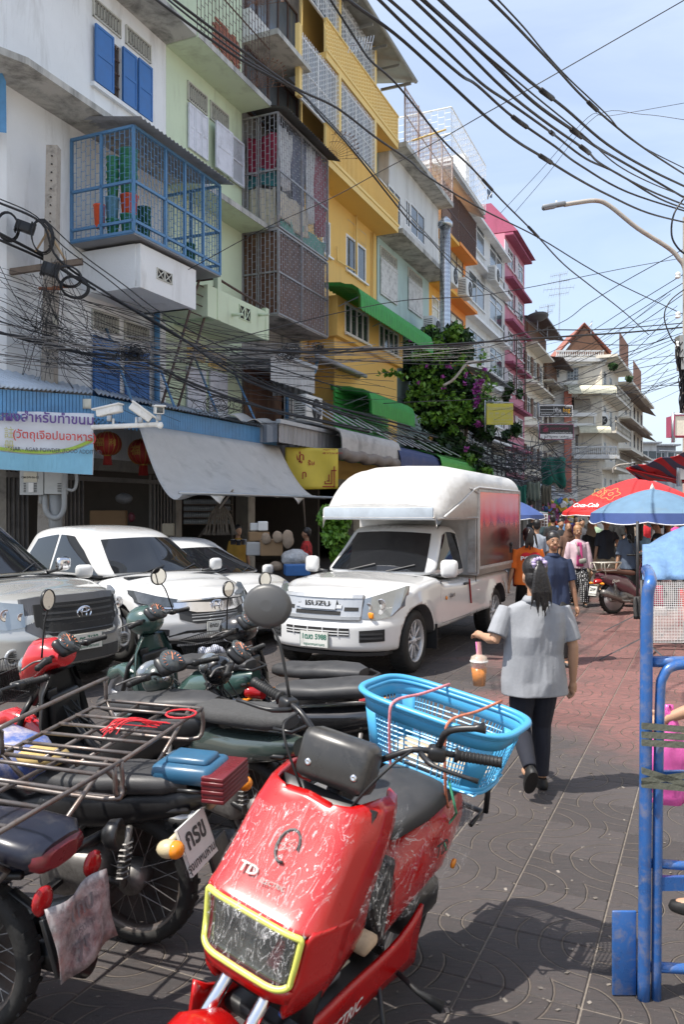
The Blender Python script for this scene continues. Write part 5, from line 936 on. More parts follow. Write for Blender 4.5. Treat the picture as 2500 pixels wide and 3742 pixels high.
# tall lattice ladders on the pink house
mb=MB()
for px in(1888,1920):
    mb.tube([FW(FS(px,1.2),1.2,FZ(px,1460,1.2)),FW(FS(px,1.2),1.2,FZ(px,1228,1.2))],.05,4)
for k in range(12):y=1235+k*19;mb.tube([FW(FS(1888,1.2),1.2,FZ(1888,y,1.2)),FW(FS(1920,1.2),1.2,FZ(1920,y,1.2))],.035,4)
mb.build('scaffold_ladder',M_bark,None,'world',label='tall iron ladder frame standing against the pink house',cat='ladder')
# ---- hanging signs
def sign(name,label,px0,px1,pt,pb,Y,m,lines,th=.12,rim=None):
    rt=thing(name,label,'sign',P((px0+px1)/2,pb,Y));k=Y/FOC;a,b=P(px0,pb,Y),P(px1,pt,Y);mb=MB();mb.box(a.x,b.x,Y,Y+th,a.z,b.z);mb.build('board',m,rt,'world')
    if rim:mb=MB();t=2.2*k;mb.box(a.x-t,b.x+t,Y-.02,Y+th+.02,b.z,b.z+t).box(a.x-t,b.x+t,Y-.02,Y+th+.02,a.z-t,a.z).box(a.x-t,a.x,Y-.02,Y+th+.02,a.z,b.z).box(b.x,b.x+t,Y-.02,Y+th+.02,a.z,b.z);mb.build('frame',rim,rt,'world')
    for tx,px,py,h_,mm,sx in lines:
        mb=MB()
        if tx=='#':mb.add([P(px-h_/2,py+sx/2,Y-.012),P(px+h_/2,py+sx/2,Y-.012),P(px+h_/2,py-sx/2,Y-.012),P(px-h_/2,py-sx/2,Y-.012)],[(0,1,2,3)]);mb.build('painted_bar',mm,rt,'world');continue
        mb.text(tx,P(px,py,Y-.02),(1,0,0),(0,0,1),h_*k,0,bold=.015,sx=sx);mb.build('lettering',mm,rt,'world')
    mb=MB();mb.tube([P(px0-6,pt-12,Y+.05),P(px0-6,pb+25,Y+.05)],.04,5).tube([P(px0-6,pt-6,Y+.05),P(px1,pt-2,Y+.05)],.03,5);mb.build('bracket',M_metal,rt,'world');return rt
Mw=mat('sign_white',(.70,.70,.70),.5,var=0);Mb=mat('sign_black',(.02,.02,.022),.4,var=0);Mo=mat('sign_amber',(.70,.36,.03),.5,var=0);Mdr=mat('sign_wine',(.30,.03,.08),.5,var=0);Mfy=mat('sign_faded',(.52,.50,.30),.6,var=0)
sign('shop_sign','faded yellow shop sign with pale Thai and Chinese lettering by the bougainvillea',1779,1876,1475,1552,34,mat('sign_yellow',(.56,.50,.07),.6,var=.08),[('ร้านขายยาเป่ยจิง',1828,1493,13,Mfy,.85),('行 藥 店 北',1828,1514,9,Mfy,1.4),('ชั้นบก ไคบ บางิง',1838,1534,7,Mfy,1.1),('เอราวัณ ทั้งปลีกและส่ง',1828,1546,5,Mfy,1.1),('#',1828,1524,90,Mfy,1.2)])
sign('shop_sign','black sign reading thebag with the second word in amber',1973,2091,1484,1521,50,Mb,[('the',2040,1498,16,Mw,.8),('bag',2071,1499,17,Mo,.85),('(เดอะแบ็ก)',2076,1487,4,Mw,1),('จำหน่ายกระเป๋าแฟชั่น ปลีก และ ส่ง',2032,1515,6,Mw,1.0),('#',2002,1497,52,Mw,1.4),('#',2025,1497,1.4,Mw,22),('#',2032,1507,116,Mw,1)],rim=Mw)
sign('shop_sign','black and white bag shop sign with a wine red flower emblem under the thebag sign',1974,2095,1553,1605,49,Mb,[('COCOCLASSIE',2045,1567,7,Mdr,1.1),('จำหน่ายกระเป๋าแฟชั่นปลีก-ส่ง',2050,1582,5,Mw,1),('#',2034,1595,119,Mw,18),('Gud  Dl.Amiyu  LaLaRose',2034,1596,7,Mb,.9),('❀',1994,1570,20,Mdr,1)],rim=mat('sign_rim',(.35,.12,.2),.5))
mb=MB();mb.sheet(lambda u,v:P(lerp(1980,2066,u)+2*math.sin(v*9),lerp(1775+12*math.sin(u*9),1672,v),48)+Vector((0,.12*math.sin(u*11+v*2),0)),18,8,.01);mb.build('green_net',mat('green_net',(.02,.14,.11),.9,var=.3),None,'world',label='dark green shade net hung under the shop signs',cat='net')
# ---- leaves
def leafmat(n,a,b):
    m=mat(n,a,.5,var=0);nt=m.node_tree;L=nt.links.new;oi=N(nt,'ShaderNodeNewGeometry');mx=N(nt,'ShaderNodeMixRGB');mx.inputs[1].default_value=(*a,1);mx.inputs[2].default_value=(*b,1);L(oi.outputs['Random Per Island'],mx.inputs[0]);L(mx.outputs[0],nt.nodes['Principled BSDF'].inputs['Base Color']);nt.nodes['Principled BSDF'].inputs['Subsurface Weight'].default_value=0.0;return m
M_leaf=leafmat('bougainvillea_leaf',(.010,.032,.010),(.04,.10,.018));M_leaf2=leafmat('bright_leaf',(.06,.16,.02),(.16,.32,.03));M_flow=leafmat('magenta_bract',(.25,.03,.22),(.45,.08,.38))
def leaf(mb,c,s,hang=0.0):
    n=Vector((rg(0,1),rg(0,1),rg(.4,1))).normalized();a=n.orthogonal().normalized();a=Matrix.Rotation(ru(0,6.3),3,n)@a;b=n.cross(a);c=Vector(c);mb.add([c-a*s*.5,c-a*s*.05+b*s*.32,c+a*s*.6,c-a*s*.05-b*s*.32],[(0,1,2,3)])
def foliage(blobs,Y,n,s,depth,mb,hollow=.55):
    tot=sum(b[2]*b[3]for b in blobs)
    for px,py,rx,ry in blobs:
        for _ in range(int(n*rx*ry/tot)):
            d=Vector((rg(0,1),rg(0,1),rg(0,1))).normalized()*(ru(hollow,1.0));k=Y/FOC;q=P(px,py,Y)+Vector((d.x*rx*k,d.y*depth,d.z*ry*k));leaf(mb,q,s*ru(.6,1.3))
random.seed(3);bt=thing('bougainvillea','large bougainvillea climbing the houses with magenta blossoms','tree',P(1650,1860,36));blobs=[]
for _ in range(75):
    x,y=ru(1470,1800),ru(1210,1740)
    if(x<1500 and y>1500)or(x>1770)or(x>1700 and y<1340)or(x<1520 and y<1230)or(x>1700 and y<1290+(x-1700)):continue
    blobs.append((x,y,ru(18,48),ru(16,42)))
blobs+=[(1600,1400,70,70),(1660,1500,70,80),(1560,1420,60,60),(1640,1620,60,80),(1590,1300,80,50),(1690,1430,60,60),(1560,1240,30,20)]
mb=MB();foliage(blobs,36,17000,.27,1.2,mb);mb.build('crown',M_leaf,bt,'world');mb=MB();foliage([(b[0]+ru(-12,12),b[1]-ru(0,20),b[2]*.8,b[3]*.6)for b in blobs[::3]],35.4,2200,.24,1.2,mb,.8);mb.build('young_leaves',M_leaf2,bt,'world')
for _ in range(16):
    mb=MB();x,y=ru(1480,1790),ru(1230,1500);p=P(x,y,35);q=[p+Vector((ru(-.2,.2)+k*ru(-.08,.12),-.3,-k*.22))for k in range(7)]
    for c in q:
        for _ in range(7):leaf(mb,c+Vector((rg(0,.08),rg(0,.08),rg(0,.08))),.22)
    mb.build('trailing_spray',M_leaf2,bt,'world','stuff')
mb=MB();foliage([(1745,1420,18,26),(1755,1390,16,14),(1640,1340,10,8),(1700,1370,9,8),(1500,1245,10,8),(1550,1260,8,6),(1620,1375,7,6),(1750,1550,18,14),(1740,1480,10,14),(1560,1340,7,7),(1705,1640,10,8),(1620,1420,8,6),(1530,1400,6,6),(1775,1350,10,8),(1745,1460,14,12),(1700,1250+150,7,6)],34.6,380,.18,.25,mb,.1);mb.build('blossom',M_flow,bt,'world')
mb=MB();mb.tube([P(1640,1990,36.5),P(1630,1800,36.4),P(1600,1560,36.2),P(1560,1350,36)],[.18,.14,.1,.05],8).tube([P(1640,1780,36.4),P(1700,1600,36),P(1730,1430,36)],[.12,.08,.04],6).tube([P(1602,1560,36.2),P(1500,1420,36)],[.08,.03],6);mb.build('trunk',M_wood,bt,'world')
mb=MB();pts=smooth_path([P(1470,1375,29),P(1440,1362,29),P(1400,1368,29)],4);[leaf(mb,p+Vector((rg(0,.1),0,rg(0,.07))),.2)for p in pts for _ in range(7)];pts=smooth_path([P(1600,1240,35),P(1640,1210,35),P(1680,1190,35)],4);[leaf(mb,p+Vector((rg(0,.1),0,rg(0,.07))),.22)for p in pts for _ in range(7)];mb.build('shoot',M_leaf2,bt,'world','stuff')
bs=thing('shrub','bright green leafy shrub between the shop goods and the truck','plant',G(1235,2150));mb=MB();foliage([(1230,1900,55,45),(1200,1870,35,25),(1260,1870,40,35),(1180,1900,22,20),(1225,1960,50,50),(1250,2030,45,50)],14.5,4200,.11,.45,mb,.4);mb.build('crown',M_leaf2,bs,'world');mb=MB();[mb.tube([P(1240,2150,14.5),P(ru(1200,1270),ru(1900,1980),14.5)],[.025,.01],5)for _ in range(6)];mb.build('stem',M_wood,bs,'world')
for lab,bl,Yq in(('straggly plant growing from the pink house ledge',[(1862,1420,16,24),(1850,1450,12,20),(1900,1440,10,16)],46),('fern hanging below the yellow shop sign',[(1885,1570,18,22),(1850,1590,14,18)],40),('potted plants on the far corner roof',[(2240,1340,16,14),(2300,1385,14,10)],76)):
    mb=MB();foliage(bl,Yq,700,.3,.4,mb,.1);mb.build('balcony_plant',M_leaf,None,'world',label=lab,cat='plant')
# ================================================================= vehicles
M_wpaint=mat('white_car_paint',(.60,.60,.595),.22,coat=1.0,var=.03,scale=2,dirt=.10,dirtcol=(.45,.43,.40),dscale=2.5);M_spaint=mat('silver_car_paint',(.42,.42,.40),.25,.45,coat=1.0,var=0);M_cglass=mat('car_glass',(.008,.009,.011),.03,spec=.6,var=0)
M_head=mat('headlamp_lens',(.30,.32,.33),.06,.6,var=.10,scale=5,coat=1);M_amb2=mat('amber_lens',(.75,.25,.02),.15,var=.1);M_tyre=mat('tyre_rubber',(.012,.0115,.011),.75,var=.2,scale=20,bump=.4,bscale=60,dirt=.25,dirtcol=(.05,.045,.04),dscale=6);M_rim=mat('alloy_rim',(.50,.50,.51),.35,.35,dirt=.2);M_trim=mat('dark_trim',(.03,.031,.033),.5,var=.15,dirt=.2,dirtcol=(.10,.09,.08));M_plate=mat('plate_white',(.62,.62,.58),.5,dirt=.3,dscale=9);M_ptxt=mat('plate_green',(.02,.14,.09),.5,var=0);M_sgrille=mat('silver_plastic',(.40,.41,.42),.3,.4,var=0);M_redl=mat('red_lens',(.30,.01,.012),.12,var=.2)
def interp(tab,x):
    if x<=tab[0][0]:return tab[0][1]
    for(a,p),(b,q)in zip(tab,tab[1:]):
        if x<=b:t=(x-a)/(b-a);t=t*t*(3-2*t);return lerp(p,q,t)
    return tab[-1][1]
def wheel(root,x,y,r,w_,n=10,turn=0.0,name='wheel'):
    s_=1 if y>0 else-1;M=Matrix.Translation((x,y,r))@Matrix.Rotation(turn,4,'Z');mb=MB(M);pr=[(r*.66,-w_/2),(r*.9,-w_/2),(r*.985,-w_*.38),(r,-w_*.2),(r,w_*.2),(r*.985,w_*.38),(r*.9,w_/2),(r*.66,w_/2)];mb.lathe((0,0,0),pr,36,(0,1,0))
    for k in range(40):a=k*math.pi/20;mb.cbox((math.cos(a)*r*.998,0,math.sin(a)*r*.998),(.008,w_*.8,.012),(0,-a,0))
    t=mb.build(name,M_tyre,root);mb=MB(M);d=s_*w_*.30;mb.lathe((0,0,0),[(r*.69,-w_/2),(r*.69,w_/2),(r*.65,w_/2),(r*.62,w_*.3),(r*.62,-w_*.3),(r*.65,-w_/2)],32,(0,1,0));mb.lathe((0,d-.02,0),[(r*.16,0),(r*.16,.04),(.0,.05*s_+.02)],12,(0,1,0))
    for k in range(n):a=k*2*math.pi/n;mb.cbox((math.cos(a)*r*.38,d,math.sin(a)*r*.38),(r*.52,.03,r*.085),(0,-a,0),.008)
    mb.build('rim',M_rim,t);mb=MB(M);mb.lathe((0,-s_*w_*.1,0),[(0,0),(r*.6,0),(r*.6,.01),(0,.01)],20,(0,1,0));mb.build('brake_disc',M_trim,t)
def plate(root,c,ux,uz,w_,h_,t1,t2,m=None,tm=None,name='number_plate',sz=.42):
    ux=Vector(ux).normalized();uz=Vector(uz).normalized();n=ux.cross(uz);c=Vector(c);mb=MB();a=ux*w_/2;b=uz*h_/2;mb.hexa([c-a-b-n*.012,c+a-b-n*.012,c+a+b-n*.012,c-a+b-n*.012],[c-a-b,c+a-b,c+a+b,c-a+b]);p=mb.build(name,m or M_plate,root)
    mb=MB();mb.text(t1,c+uz*h_*.16+n*.002,ux,uz,h_*sz,0,bold=.03,sx=.9);mb.text(t2,c-uz*h_*.33+n*.002,ux,uz,h_*.18,0,bold=.015);e=.004
    for s0 in(-1,1):mb.add([c+a*s0*.97-b*.95+n*.002,c+a*s0*.99-b*.95+n*.002,c+a*s0*.99+b*.95+n*.002,c+a*s0*.97+b*.95+n*.002],[(0,1,2,3)])
    mb.build('plate_lettering',tm or M_ptxt,p)
def car(name,label,C,h,S,group='parked cars'):
    """C: ground point under the nose centre; h: heading; S: shape table"""
    h=Vector((h[0],h[1],0)).normalized();L_,W_,hw=S['L'],S['W'],S['W']/2;rt=thing(name,label,S['cat'],Vector((C[0],C[1],0))-h*L_,math.atan2(h.y,h.x),group);top,nose,kf,kr=S['top'],S['nose'],S['kf'],S.get('kr',.25)
    def wf(p):
        x,y,z=p;a=min(1.3,abs(y)/hw);f=max(0,min(1.2,(x-(L_-1.1))/1.1));b=max(0,min(1,(.9-x)/.9));x2=x-kf*a**S.get('pw',2.6)*f**1.2-interp(nose,z)*f**1.5+kr*a**3*b
        bulge=S.get('flare',.0);y2=y*(1-.045*f*f-.03*b-S.get('tum',.05)*max(0,(z-.62))**1.3-.10*max(0,.42-z));
        for wx in(S['fw'],S['rw']):dd=math.hypot(x-wx,z-S['r']);y2*=1+bulge*math.exp(-((dd-S['r']*1.05)/.14)**2)
        return(x2,y2,z)
    vs,fs=gbox(64,20,18,14.0);mb=MB();mb.warp=None;out=[]
    for q in vs:
        x=(q.x+1)/2*L_;c=(q.z+1)/2;zb=interp(S['bot'],x);zt=interp(top,x)-S.get('crown',.05)*(q.y**2)-S.get('cr2',.0)*abs(q.y)**6;out.append(wf((x,q.y*hw,zb+c*(zt-zb))))
    mb.add(out,fs,True);body=mb.build('body',S['paint'],rt)
    cut=MB()
    for wx in(S['fw'],S['rw']):
        for s_ in(-1,1):cut.lathe((wx,s_*(hw-.16),S['r']+.01),[(0.0001,-.17),(S['r']*1.15,-.17),(S['r']*1.15,.35),(.0001,.35)]if s_>0 else[(0.0001,-.35),(S['r']*1.15,-.35),(S['r']*1.15,.17),(.0001,.17)],32,(0,1,0))
    co=cut.build('cutter',None,rt);co.data.materials.append(M_trim);body.data.materials.append(M_trim);co.hide_render=True;md=body.modifiers.new('arches','BOOLEAN');md.object=co;md.operation='DIFFERENCE';md.solver='EXACT';md.material_mode='TRANSFER'
    bpy.context.view_layer.update();dg=bpy.context.evaluated_depsgraph_get();me=bpy.data.meshes.new_from_object(body.evaluated_get(dg));body.modifiers.clear();body.data=me;bpy.data.objects.remove(co)
    for wx in(S['fw'],S['rw']):
        for s_ in(-1,1):wheel(rt,wx,s_*(hw-S.get('inset',.13)),S['r'],S.get('tw',.22),S.get('spk',10),S.get('turn',0)if wx==S['fw']else 0)
    # cabin
    g=S['cab'];pc=g.get('p',12)
    def cf_(u,v,c,o=0.0):
        x=lerp(lerp(g['b'][0],g['b'][1],(u+1)/2),lerp(g['t'][0],g['t'][1],(u+1)/2),c**g.get('cx',.95));yy=lerp(g['wb'],g['wt'],c**1.2)/2;f=max(0,u)**2;x-=g.get('kw',.16)*abs(v)**2.2*f;x+=.10*abs(v)**2*max(0,-u)**2
        z=lerp(interp(g['zb'],x),g['zt']-g.get('arc',.05)*abs(u+.1)**2.2*1.0,c)-.035*v*v*c;return Vector((x,yy*v*(1-.05*f*c),z))
    vs,fs=gbox(26,14,12,pc);mb=MB();mb.add([cf_(q.x,q.y,(q.z+1)/2)for q in vs],fs,True);mb.build('cabin',S['paint'],rt)
    def patch(nm,m,lo,hi,n=10,parent=None,off=.008):
        """strip between two polylines in cabin parameters"""
        mb=MB();k=6;pts=[]
        def at(pl,t):t=t*(len(pl)-1);i=min(int(t),len(pl)-2);return[lerp(pl[i][j],pl[i+1][j],t-i)for j in range(3)]
        for i in range(n+1):
            a,b=at(lo,i/n),at(hi,i/n)
            for j in range(k+1):q=[lerp(a[t],b[t],j/k)for t in range(3)];p=cf_(*q);cc=cf_(0,0,.4);e1=cf_(q[0]+(.02 if abs(q[1])>.9 else 0),q[1]+(0 if abs(q[1])>.9 else .02),q[2])-p;e2=cf_(q[0],q[1],q[2]+.02)-p;nn=e1.cross(e2).normalized();nn=nn if nn.dot(p-cc)>0 else-nn;pts.append(p+nn*off)
        mb.add(pts,[(i*(k+1)+j,(i+1)*(k+1)+j,(i+1)*(k+1)+j+1,i*(k+1)+j+1)for i in range(n)for j in range(k)],True);return mb.build(nm,m,parent or rt)
    patch('windscreen',M_cglass,[(1.0,-.86,.08),(1.0,.86,.08)],[(1.0,-.86,.93),(1.0,.86,.93)],14)
    for s_ in(-1,1):
        for lo,hi in g['win']:patch('side_window',M_cglass,[(a,s_*1.0,b)for a,b in lo],[(a,s_*1.0,b)for a,b in hi],12)
    for yy in(-.45,.25):
        mb=MB();a=cf_(1,yy,.07);b=cf_(1,yy+.45,.22);mb.tube([a+Vector((.03,0,.01)),b+Vector((.03,0,.01))],.008,4);mb.build('wiper',M_trim,rt)
    mb=MB();mb.cbox(cf_(1,0,.0)+Vector((.05,0,.0)),(.10,g['wb']*.84,.02),r=.008);mb.build('cowl',M_trim,rt)
    for s_ in(-1,1):
        mx,mz=S['mir'];y0=s_*(g['wb']/2+.0);mb=MB();mb.cbox((mx,y0+s_*.20,mz),(.11,.22,S.get('mh',.17)),(0,0,s_*.25),.05);q=mb.build('door_mirror',S.get('mirm',S['paint']),rt);mb=MB();mb.tube([(mx+.02,y0-s_*.04,mz-.09),(mx,y0+s_*.14,mz-.07)],.022,6);mb.build('mirror_arm',M_trim,q)
    return rt,wf,cf_,L_,hw
def front(rt,wf,L_,nm,m,poly,d0=-.06,d1=.008,both=False,parent=None,n=10):
    """panel on the nose: poly in (y,z), thick from d0 behind to d1 in front of the skin"""
    out=[]
    for s_ in((1,-1)if both else(1,)):
        mb=MB();mb.warp=wf
        # subdivide polygon as strips over y for curvature: poly = [(y, zlo, zhi), ...]
        pts=[]
        for a,b in zip(poly,poly[1:]):
            for k in range(n):t=k/n;pts.append([lerp(a[i],b[i],t)for i in range(3)])
        pts.append(list(poly[-1]));K=len(pts)
        vs=[(L_+d1,s_*p[0],p[1])for p in pts]+[(L_+d1,s_*p[0],p[2])for p in pts]+[(L_+d0,s_*p[0],p[1])for p in pts]+[(L_+d0,s_*p[0],p[2])for p in pts]
        fs=[]
        for i in range(K-1):fs+=[(i,i+1,K+i+1,K+i),(2*K+i,3*K+i,3*K+i+1,2*K+i+1),(i,2*K+i,2*K+i+1,i+1),(K+i,K+i+1,3*K+i+1,3*K+i)]
        fs+=[(0,K,3*K,2*K),(K-1,3*K-1,4*K-1,2*K-1)];mb.add(vs,fs);out.append(mb.build(nm,m,parent or rt))
    return out
def lamp_unit(rt,wf,L_,poly,amb=None):
    for k,o in enumerate(front(rt,wf,L_,'headlamp',M_head,poly,-.30,.012,True)):
        s_=1 if k==0 else-1;ym=(poly[0][0]+poly[-1][0])/2;zm=sum(p[1]+p[2]for p in poly)/2/len(poly);mb=MB();mb.lathe(wf((L_+.012,s_*ym,zm)),[(.005,0),(.05,.004),(.062,.012),(.055,.012),(.0,.005)],16,(1,0,0));mb.lathe(wf((L_+.012,s_*(ym-.11),zm-.02)),[(.005,0),(.035,.004),(.042,.010),(.036,.010),(.0,.004)],14,(1,0,0));mb.build('reflector',M_chr,o)
        if amb:mb=MB();mb.cbox(wf((L_+.012,s_*amb[0],amb[1])),(.03,.1,.07),(0,0,-s_*.4),.02);mb.build('turn_signal',M_amb2,o)
ST=lambda lo,hi:(lo,hi)
# ---- white pickup with canopy box
S=dict(cat='pickup truck',L=5.05,W=1.78,r=.365,tw=.23,fw=4.17,rw=1.12,paint=M_wpaint,kf=.42,pw=3.0,flare=.035,spk=10,turn=.02,crown=.05,tum=.04,mir=(3.42,1.16),mh=.22,inset=.15,
         top=[(0,.99),(2.6,.99),(3.3,1.02),(3.5,1.10),(4.2,1.07),(4.75,1.0),(5.05,.90)],bot=[(0,.48),(.6,.45),(3.6,.40),(4.6,.30),(5.05,.29)],nose=[(.28,.06),(.36,.0),(.60,.0),(.68,.06),(.92,.13),(1.02,.26)],
         cab=dict(b=(2.05,3.62),t=(2.18,2.98),wb=1.56,wt=1.30,zb=[(0,.98),(2.7,.98),(3.4,1.06)],zt=1.70,kw=.14,win=[ST([(-.72,.16),(.30,.14),(.86,.13)],[(-.60,.86),(.30,.90),(.62,.86)])]))
tr,wf,cf_,L_,hw=car('pickup_truck','white pickup truck with a tall white canopy box and red side panel facing the camera',(-.30,8.93),(-.47,-.883),S)
front(tr,wf,L_,'grille',M_sgrille,[(-.53,.70,.93),(0,.68,.94),(.53,.70,.93)],-.05,.03)
for y0,y1,z0,z1 in((-.48,-.32,.86,.895),(.32,.48,.86,.895),(-.50,-.34,.77,.81),(.34,.50,.77,.81),(-.30,.30,.725,.765),(-.30,-.20,.83,.885),(.20,.30,.83,.885)):front(tr,wf,L_,'grille_slot',M_dark,[(y0,z0,z1),(y1,z0,z1)],.0,.034)
for z in(.695,.815,.925):front(tr,wf,L_,'grille_bar',M_sgrille,[(-.31 if z==.815 else-.53,z-.018,z+.018),(.31 if z==.815 else .53,z-.018,z+.018)],.0,.05)
front(tr,wf,L_,'badge',M_sgrille,[(-.24,.785,.885),(.24,.785,.885)],.0,.06);mb=MB();p=Vector(wf((L_+.075,0,.84)));mb.text('ISUZU',p,(0,1,0),(0,0,1),.062,0,bold=.03,sx=1.4);mb.build('badge_lettering',M_trim,tr)
lamp_unit(tr,wf,L_,[(.54,.69,.90),(.66,.67,.94),(.80,.70,.99),(.87,.80,1.02)],(.62,.72))
front(tr,wf,L_,'lower_intake',M_dark,[(-.42,.50,.585),(.42,.50,.585)],-.02,.006);
for z in(.52,.55):front(tr,wf,L_,'intake_bar',M_wpaint,[(-.42,z-.006,z+.006),(.42,z-.006,z+.006)],.0,.012)
for y in(-.3,-.1,.1,.3):front(tr,wf,L_,'intake_bar',M_wpaint,[(y-.006,.50,.585),(y+.006,.50,.585)],.0,.014)
for q in front(tr,wf,L_,'fog_recess',M_dark,[(.53,.43,.56),(.76,.44,.57)],-.03,.006,True):pass
for z in(.475,.52):front(tr,wf,L_,'fog_louvre',M_trim,[(.54,z-.01,z+.01),(.75,z-.01,z+.01)],.0,.016,True)
plate(tr,Vector(wf((L_+.03,.0,.45))),(0,1,0),(0,0,1),.36,.17,'1ฒต 5988','กรุงเทพมหานคร',sz=.36);front(tr,wf,L_,'lower_lip',M_trim,[(-.75,.27,.31),(.75,.27,.31)],-.3,-.02)
mb=MB();mb.text('ISUZU CHIANGMAI',Vector(wf((L_+.036,0,.352))),(0,1,0),(0,0,1),.022,0);mb.build('dealer_lettering',M_trim,tr)
def side_line(rt,wf,pts,hw,m=M_dark,nm='door_gap',r=.006,both=True):
    for s_ in((1,-1)if both else(1,)):mb=MB();mb.tube([wf((x,s_*(hw+.000),z))for x,z in pts],r,4);mb.build(nm,m,rt)
side_line(tr,wf,[(3.42,1.0),(3.46,.8),(3.42,.48)],.885);side_line(tr,wf,[(2.36,.97),(2.34,.48)],.885);side_line(tr,wf,[(3.42,.48),(2.34,.48)],.885);side_line(tr,wf,[(2.08,.97),(2.06,.42)],.885);side_line(tr,wf,[(2.0,1.0),(.05,1.0)],.87,M_trim,'bed_rail',.02)
mb=MB();mb.cbox(wf((2.52,.895,.90)),(.16,.03,.035),r=.012);mb.build('door_handle',M_trim,tr);mb=MB();mb.text('Spark',Vector(wf((3.08,.905,.80))),(-1,0,0),(0,0,1),.06,0,shear=.3,bold=.02);mb.build('side_lettering',M_trim,tr);mb=MB();mb.ball(wf((3.28,.90,.78)),(.03,.01,.025),10,6);mb.build('side_lamp',M_amb2,tr);mb=MB();mb.tube([wf((2.40,.90,.95)),wf((2.36,.905,.62))],.012,4);mb.build('door_stripe',M_redl,tr)
mb=MB();mb.cbox((3.0,0,1.35),(.3,1.2,.3),r=.05);
# canopy: over-cab cap and long box with rounded roof
M_box=mat('canopy_white',(.56,.55,.53),.38,.1,var=.05,scale=2,dirt=.35,dirtcol=(.36,.33,.30),dscale=3,bump=.25,bscale=3);M_boxd=mat('canopy_edge',(.42,.41,.40),.5,.2,dirt=.6,dirtcol=(.18,.14,.11),dscale=4)
W2=.92
def ring(x,zl,zh,w_,rr,n=8,xr=0.0):
    pts=[(x,w_,zl),(x,w_,zh-rr)]+[(x-xr*(k/n),w_-rr+rr*math.cos(k*math.pi/2/n),zh-rr+rr*math.sin(k*math.pi/2/n))for k in range(1,n+1)];pts+=[(x-xr,w_*t,zh+.05*(1-t*t))for t in(.5,0,-.5)]
    return pts+[(p[0],-p[1],p[2])for p in pts[:n+2][::-1]]
mb=MB();mb.loft([ring(.02,.98,2.42,W2,.30),ring(2.12,.98,2.46,W2,.30)]);mb.build('box_shell',M_box,tr)
mb=MB();secs=[]
for t in range(13):q=t/12;x=2.12+1.30*q;zh=2.46;e=math.sin(q*math.pi/2);secs.append(ring(x,1.76,zh-.50*max(0,(q-.15)/.85)**2.2,W2-.0-.10*q**3,.30+.02*q))
secs.append(ring(3.45,1.76,1.93,.80,.05));mb.loft(secs);mb.build('over_cab_cap',M_box,tr);mb=MB();mb.cbox((3.455,0,1.845),(.012,1.56,.15),r=.004);mb.build('cap_front_band',mat('band_bluegrey',(.40,.45,.50),.4,dirt=.3),tr)
mb=MB();mb.tube([(2.12,W2+.006,1.78),(2.9,W2-.03,1.78),(3.42,.83,1.78)],.014,4).tube([(2.14,W2+.01,2.12),(2.45,W2+.005,2.18)],.012,4);mb.tube([(3.45,y,1.79)for y in(-.8,-.4,0,.4,.8)],.014,4);mb.tube([(2.13,W2+.004,1.0),(2.13,W2+.004,2.16)],.018,4);mb.build('seam_strip',M_boxd,tr)
mb=MB();a,b=(3.36,.90,1.80),(2.30,W2+.012,2.17);mb.tube([a,(2.75,W2+.0,2.0),b,(2.12,W2+.01,2.2),(.05,W2+.01,2.18)],.016,5);mb.build('edge_bead',M_box,tr)
mb=MB();mb.hexa([(2.2,.8,1.02),(2.2,W2-.01,1.02),(2.05,W2-.01,1.02),(2.05,.8,1.02)],[(2.2,.8,1.76),(2.2,W2-.01,1.76),(2.05,W2-.01,1.76),(2.05,.8,1.76)]);mb.build('box_front_post',M_boxd,tr)
def redpanel():
    m=mat('red_printed_panel',(.55,.05,.03),.18,.35,var=0);nt=m.node_tree;L=nt.links.new;b=nt.nodes['Principled BSDF'];tc=N(nt,'ShaderNodeTexCoord');s=N(nt,'ShaderNodeSeparateXYZ');L(tc.outputs['Object'],s.inputs[0]);mp=N(nt,'ShaderNodeMapping');mp.inputs['Scale'].default_value=(1.2,1,.25);L(tc.outputs['Object'],mp.inputs[0]);nz=N(nt,'ShaderNodeTexNoise',inp={'Scale':2.2,'Detail':6.0,'Distortion':1.5});L(mp.outputs[0],nz.inputs['Vector']);z=N(nt,'ShaderNodeMapRange',inp={'From Min':1.0,'From Max':2.05});L(s.outputs[2],z.inputs['Value']);ad=N(nt,'ShaderNodeMath',operation='ADD');L(z.outputs[0],ad.inputs[0]);n2=N(nt,'ShaderNodeMath',operation='MULTIPLY_ADD');L(nz.outputs['Fac'],n2.inputs[0]);n2.inputs[1].default_value=.55;n2.inputs[2].default_value=-.28;L(n2.outputs[0],ad.inputs[1]);r=N(nt,'ShaderNodeValToRGB');e=r.color_ramp.elements;e[0].position=.2;e[0].color=(.10,.07,.065,1);e[1].position=.95;e[1].color=(.80,.22,.16,1)
    for p_,c in((.42,(.13,.02,.02)),(.58,(.28,.015,.015)),(.70,(.85,.07,.02))):q=e.new(p_);q.color=(*c,1)
    L(ad.outputs[0],r.inputs[0]);L(r.outputs[0],b.inputs['Base Color']);return m
mb=MB();mb.box(.08,2.08,W2+.002,W2+.012,1.10,2.14);pn=mb.build('side_panel',redpanel(),tr);mb=MB();mb.box(.02,2.12,W2,W2+.02,2.14,2.17).box(.02,2.12,W2,W2+.02,1.06,1.10).box(.02,.08,W2,W2+.02,1.10,2.14).box(2.08,2.12,W2,W2+.02,1.10,2.14);mb.build('panel_frame',M_boxd,pn)
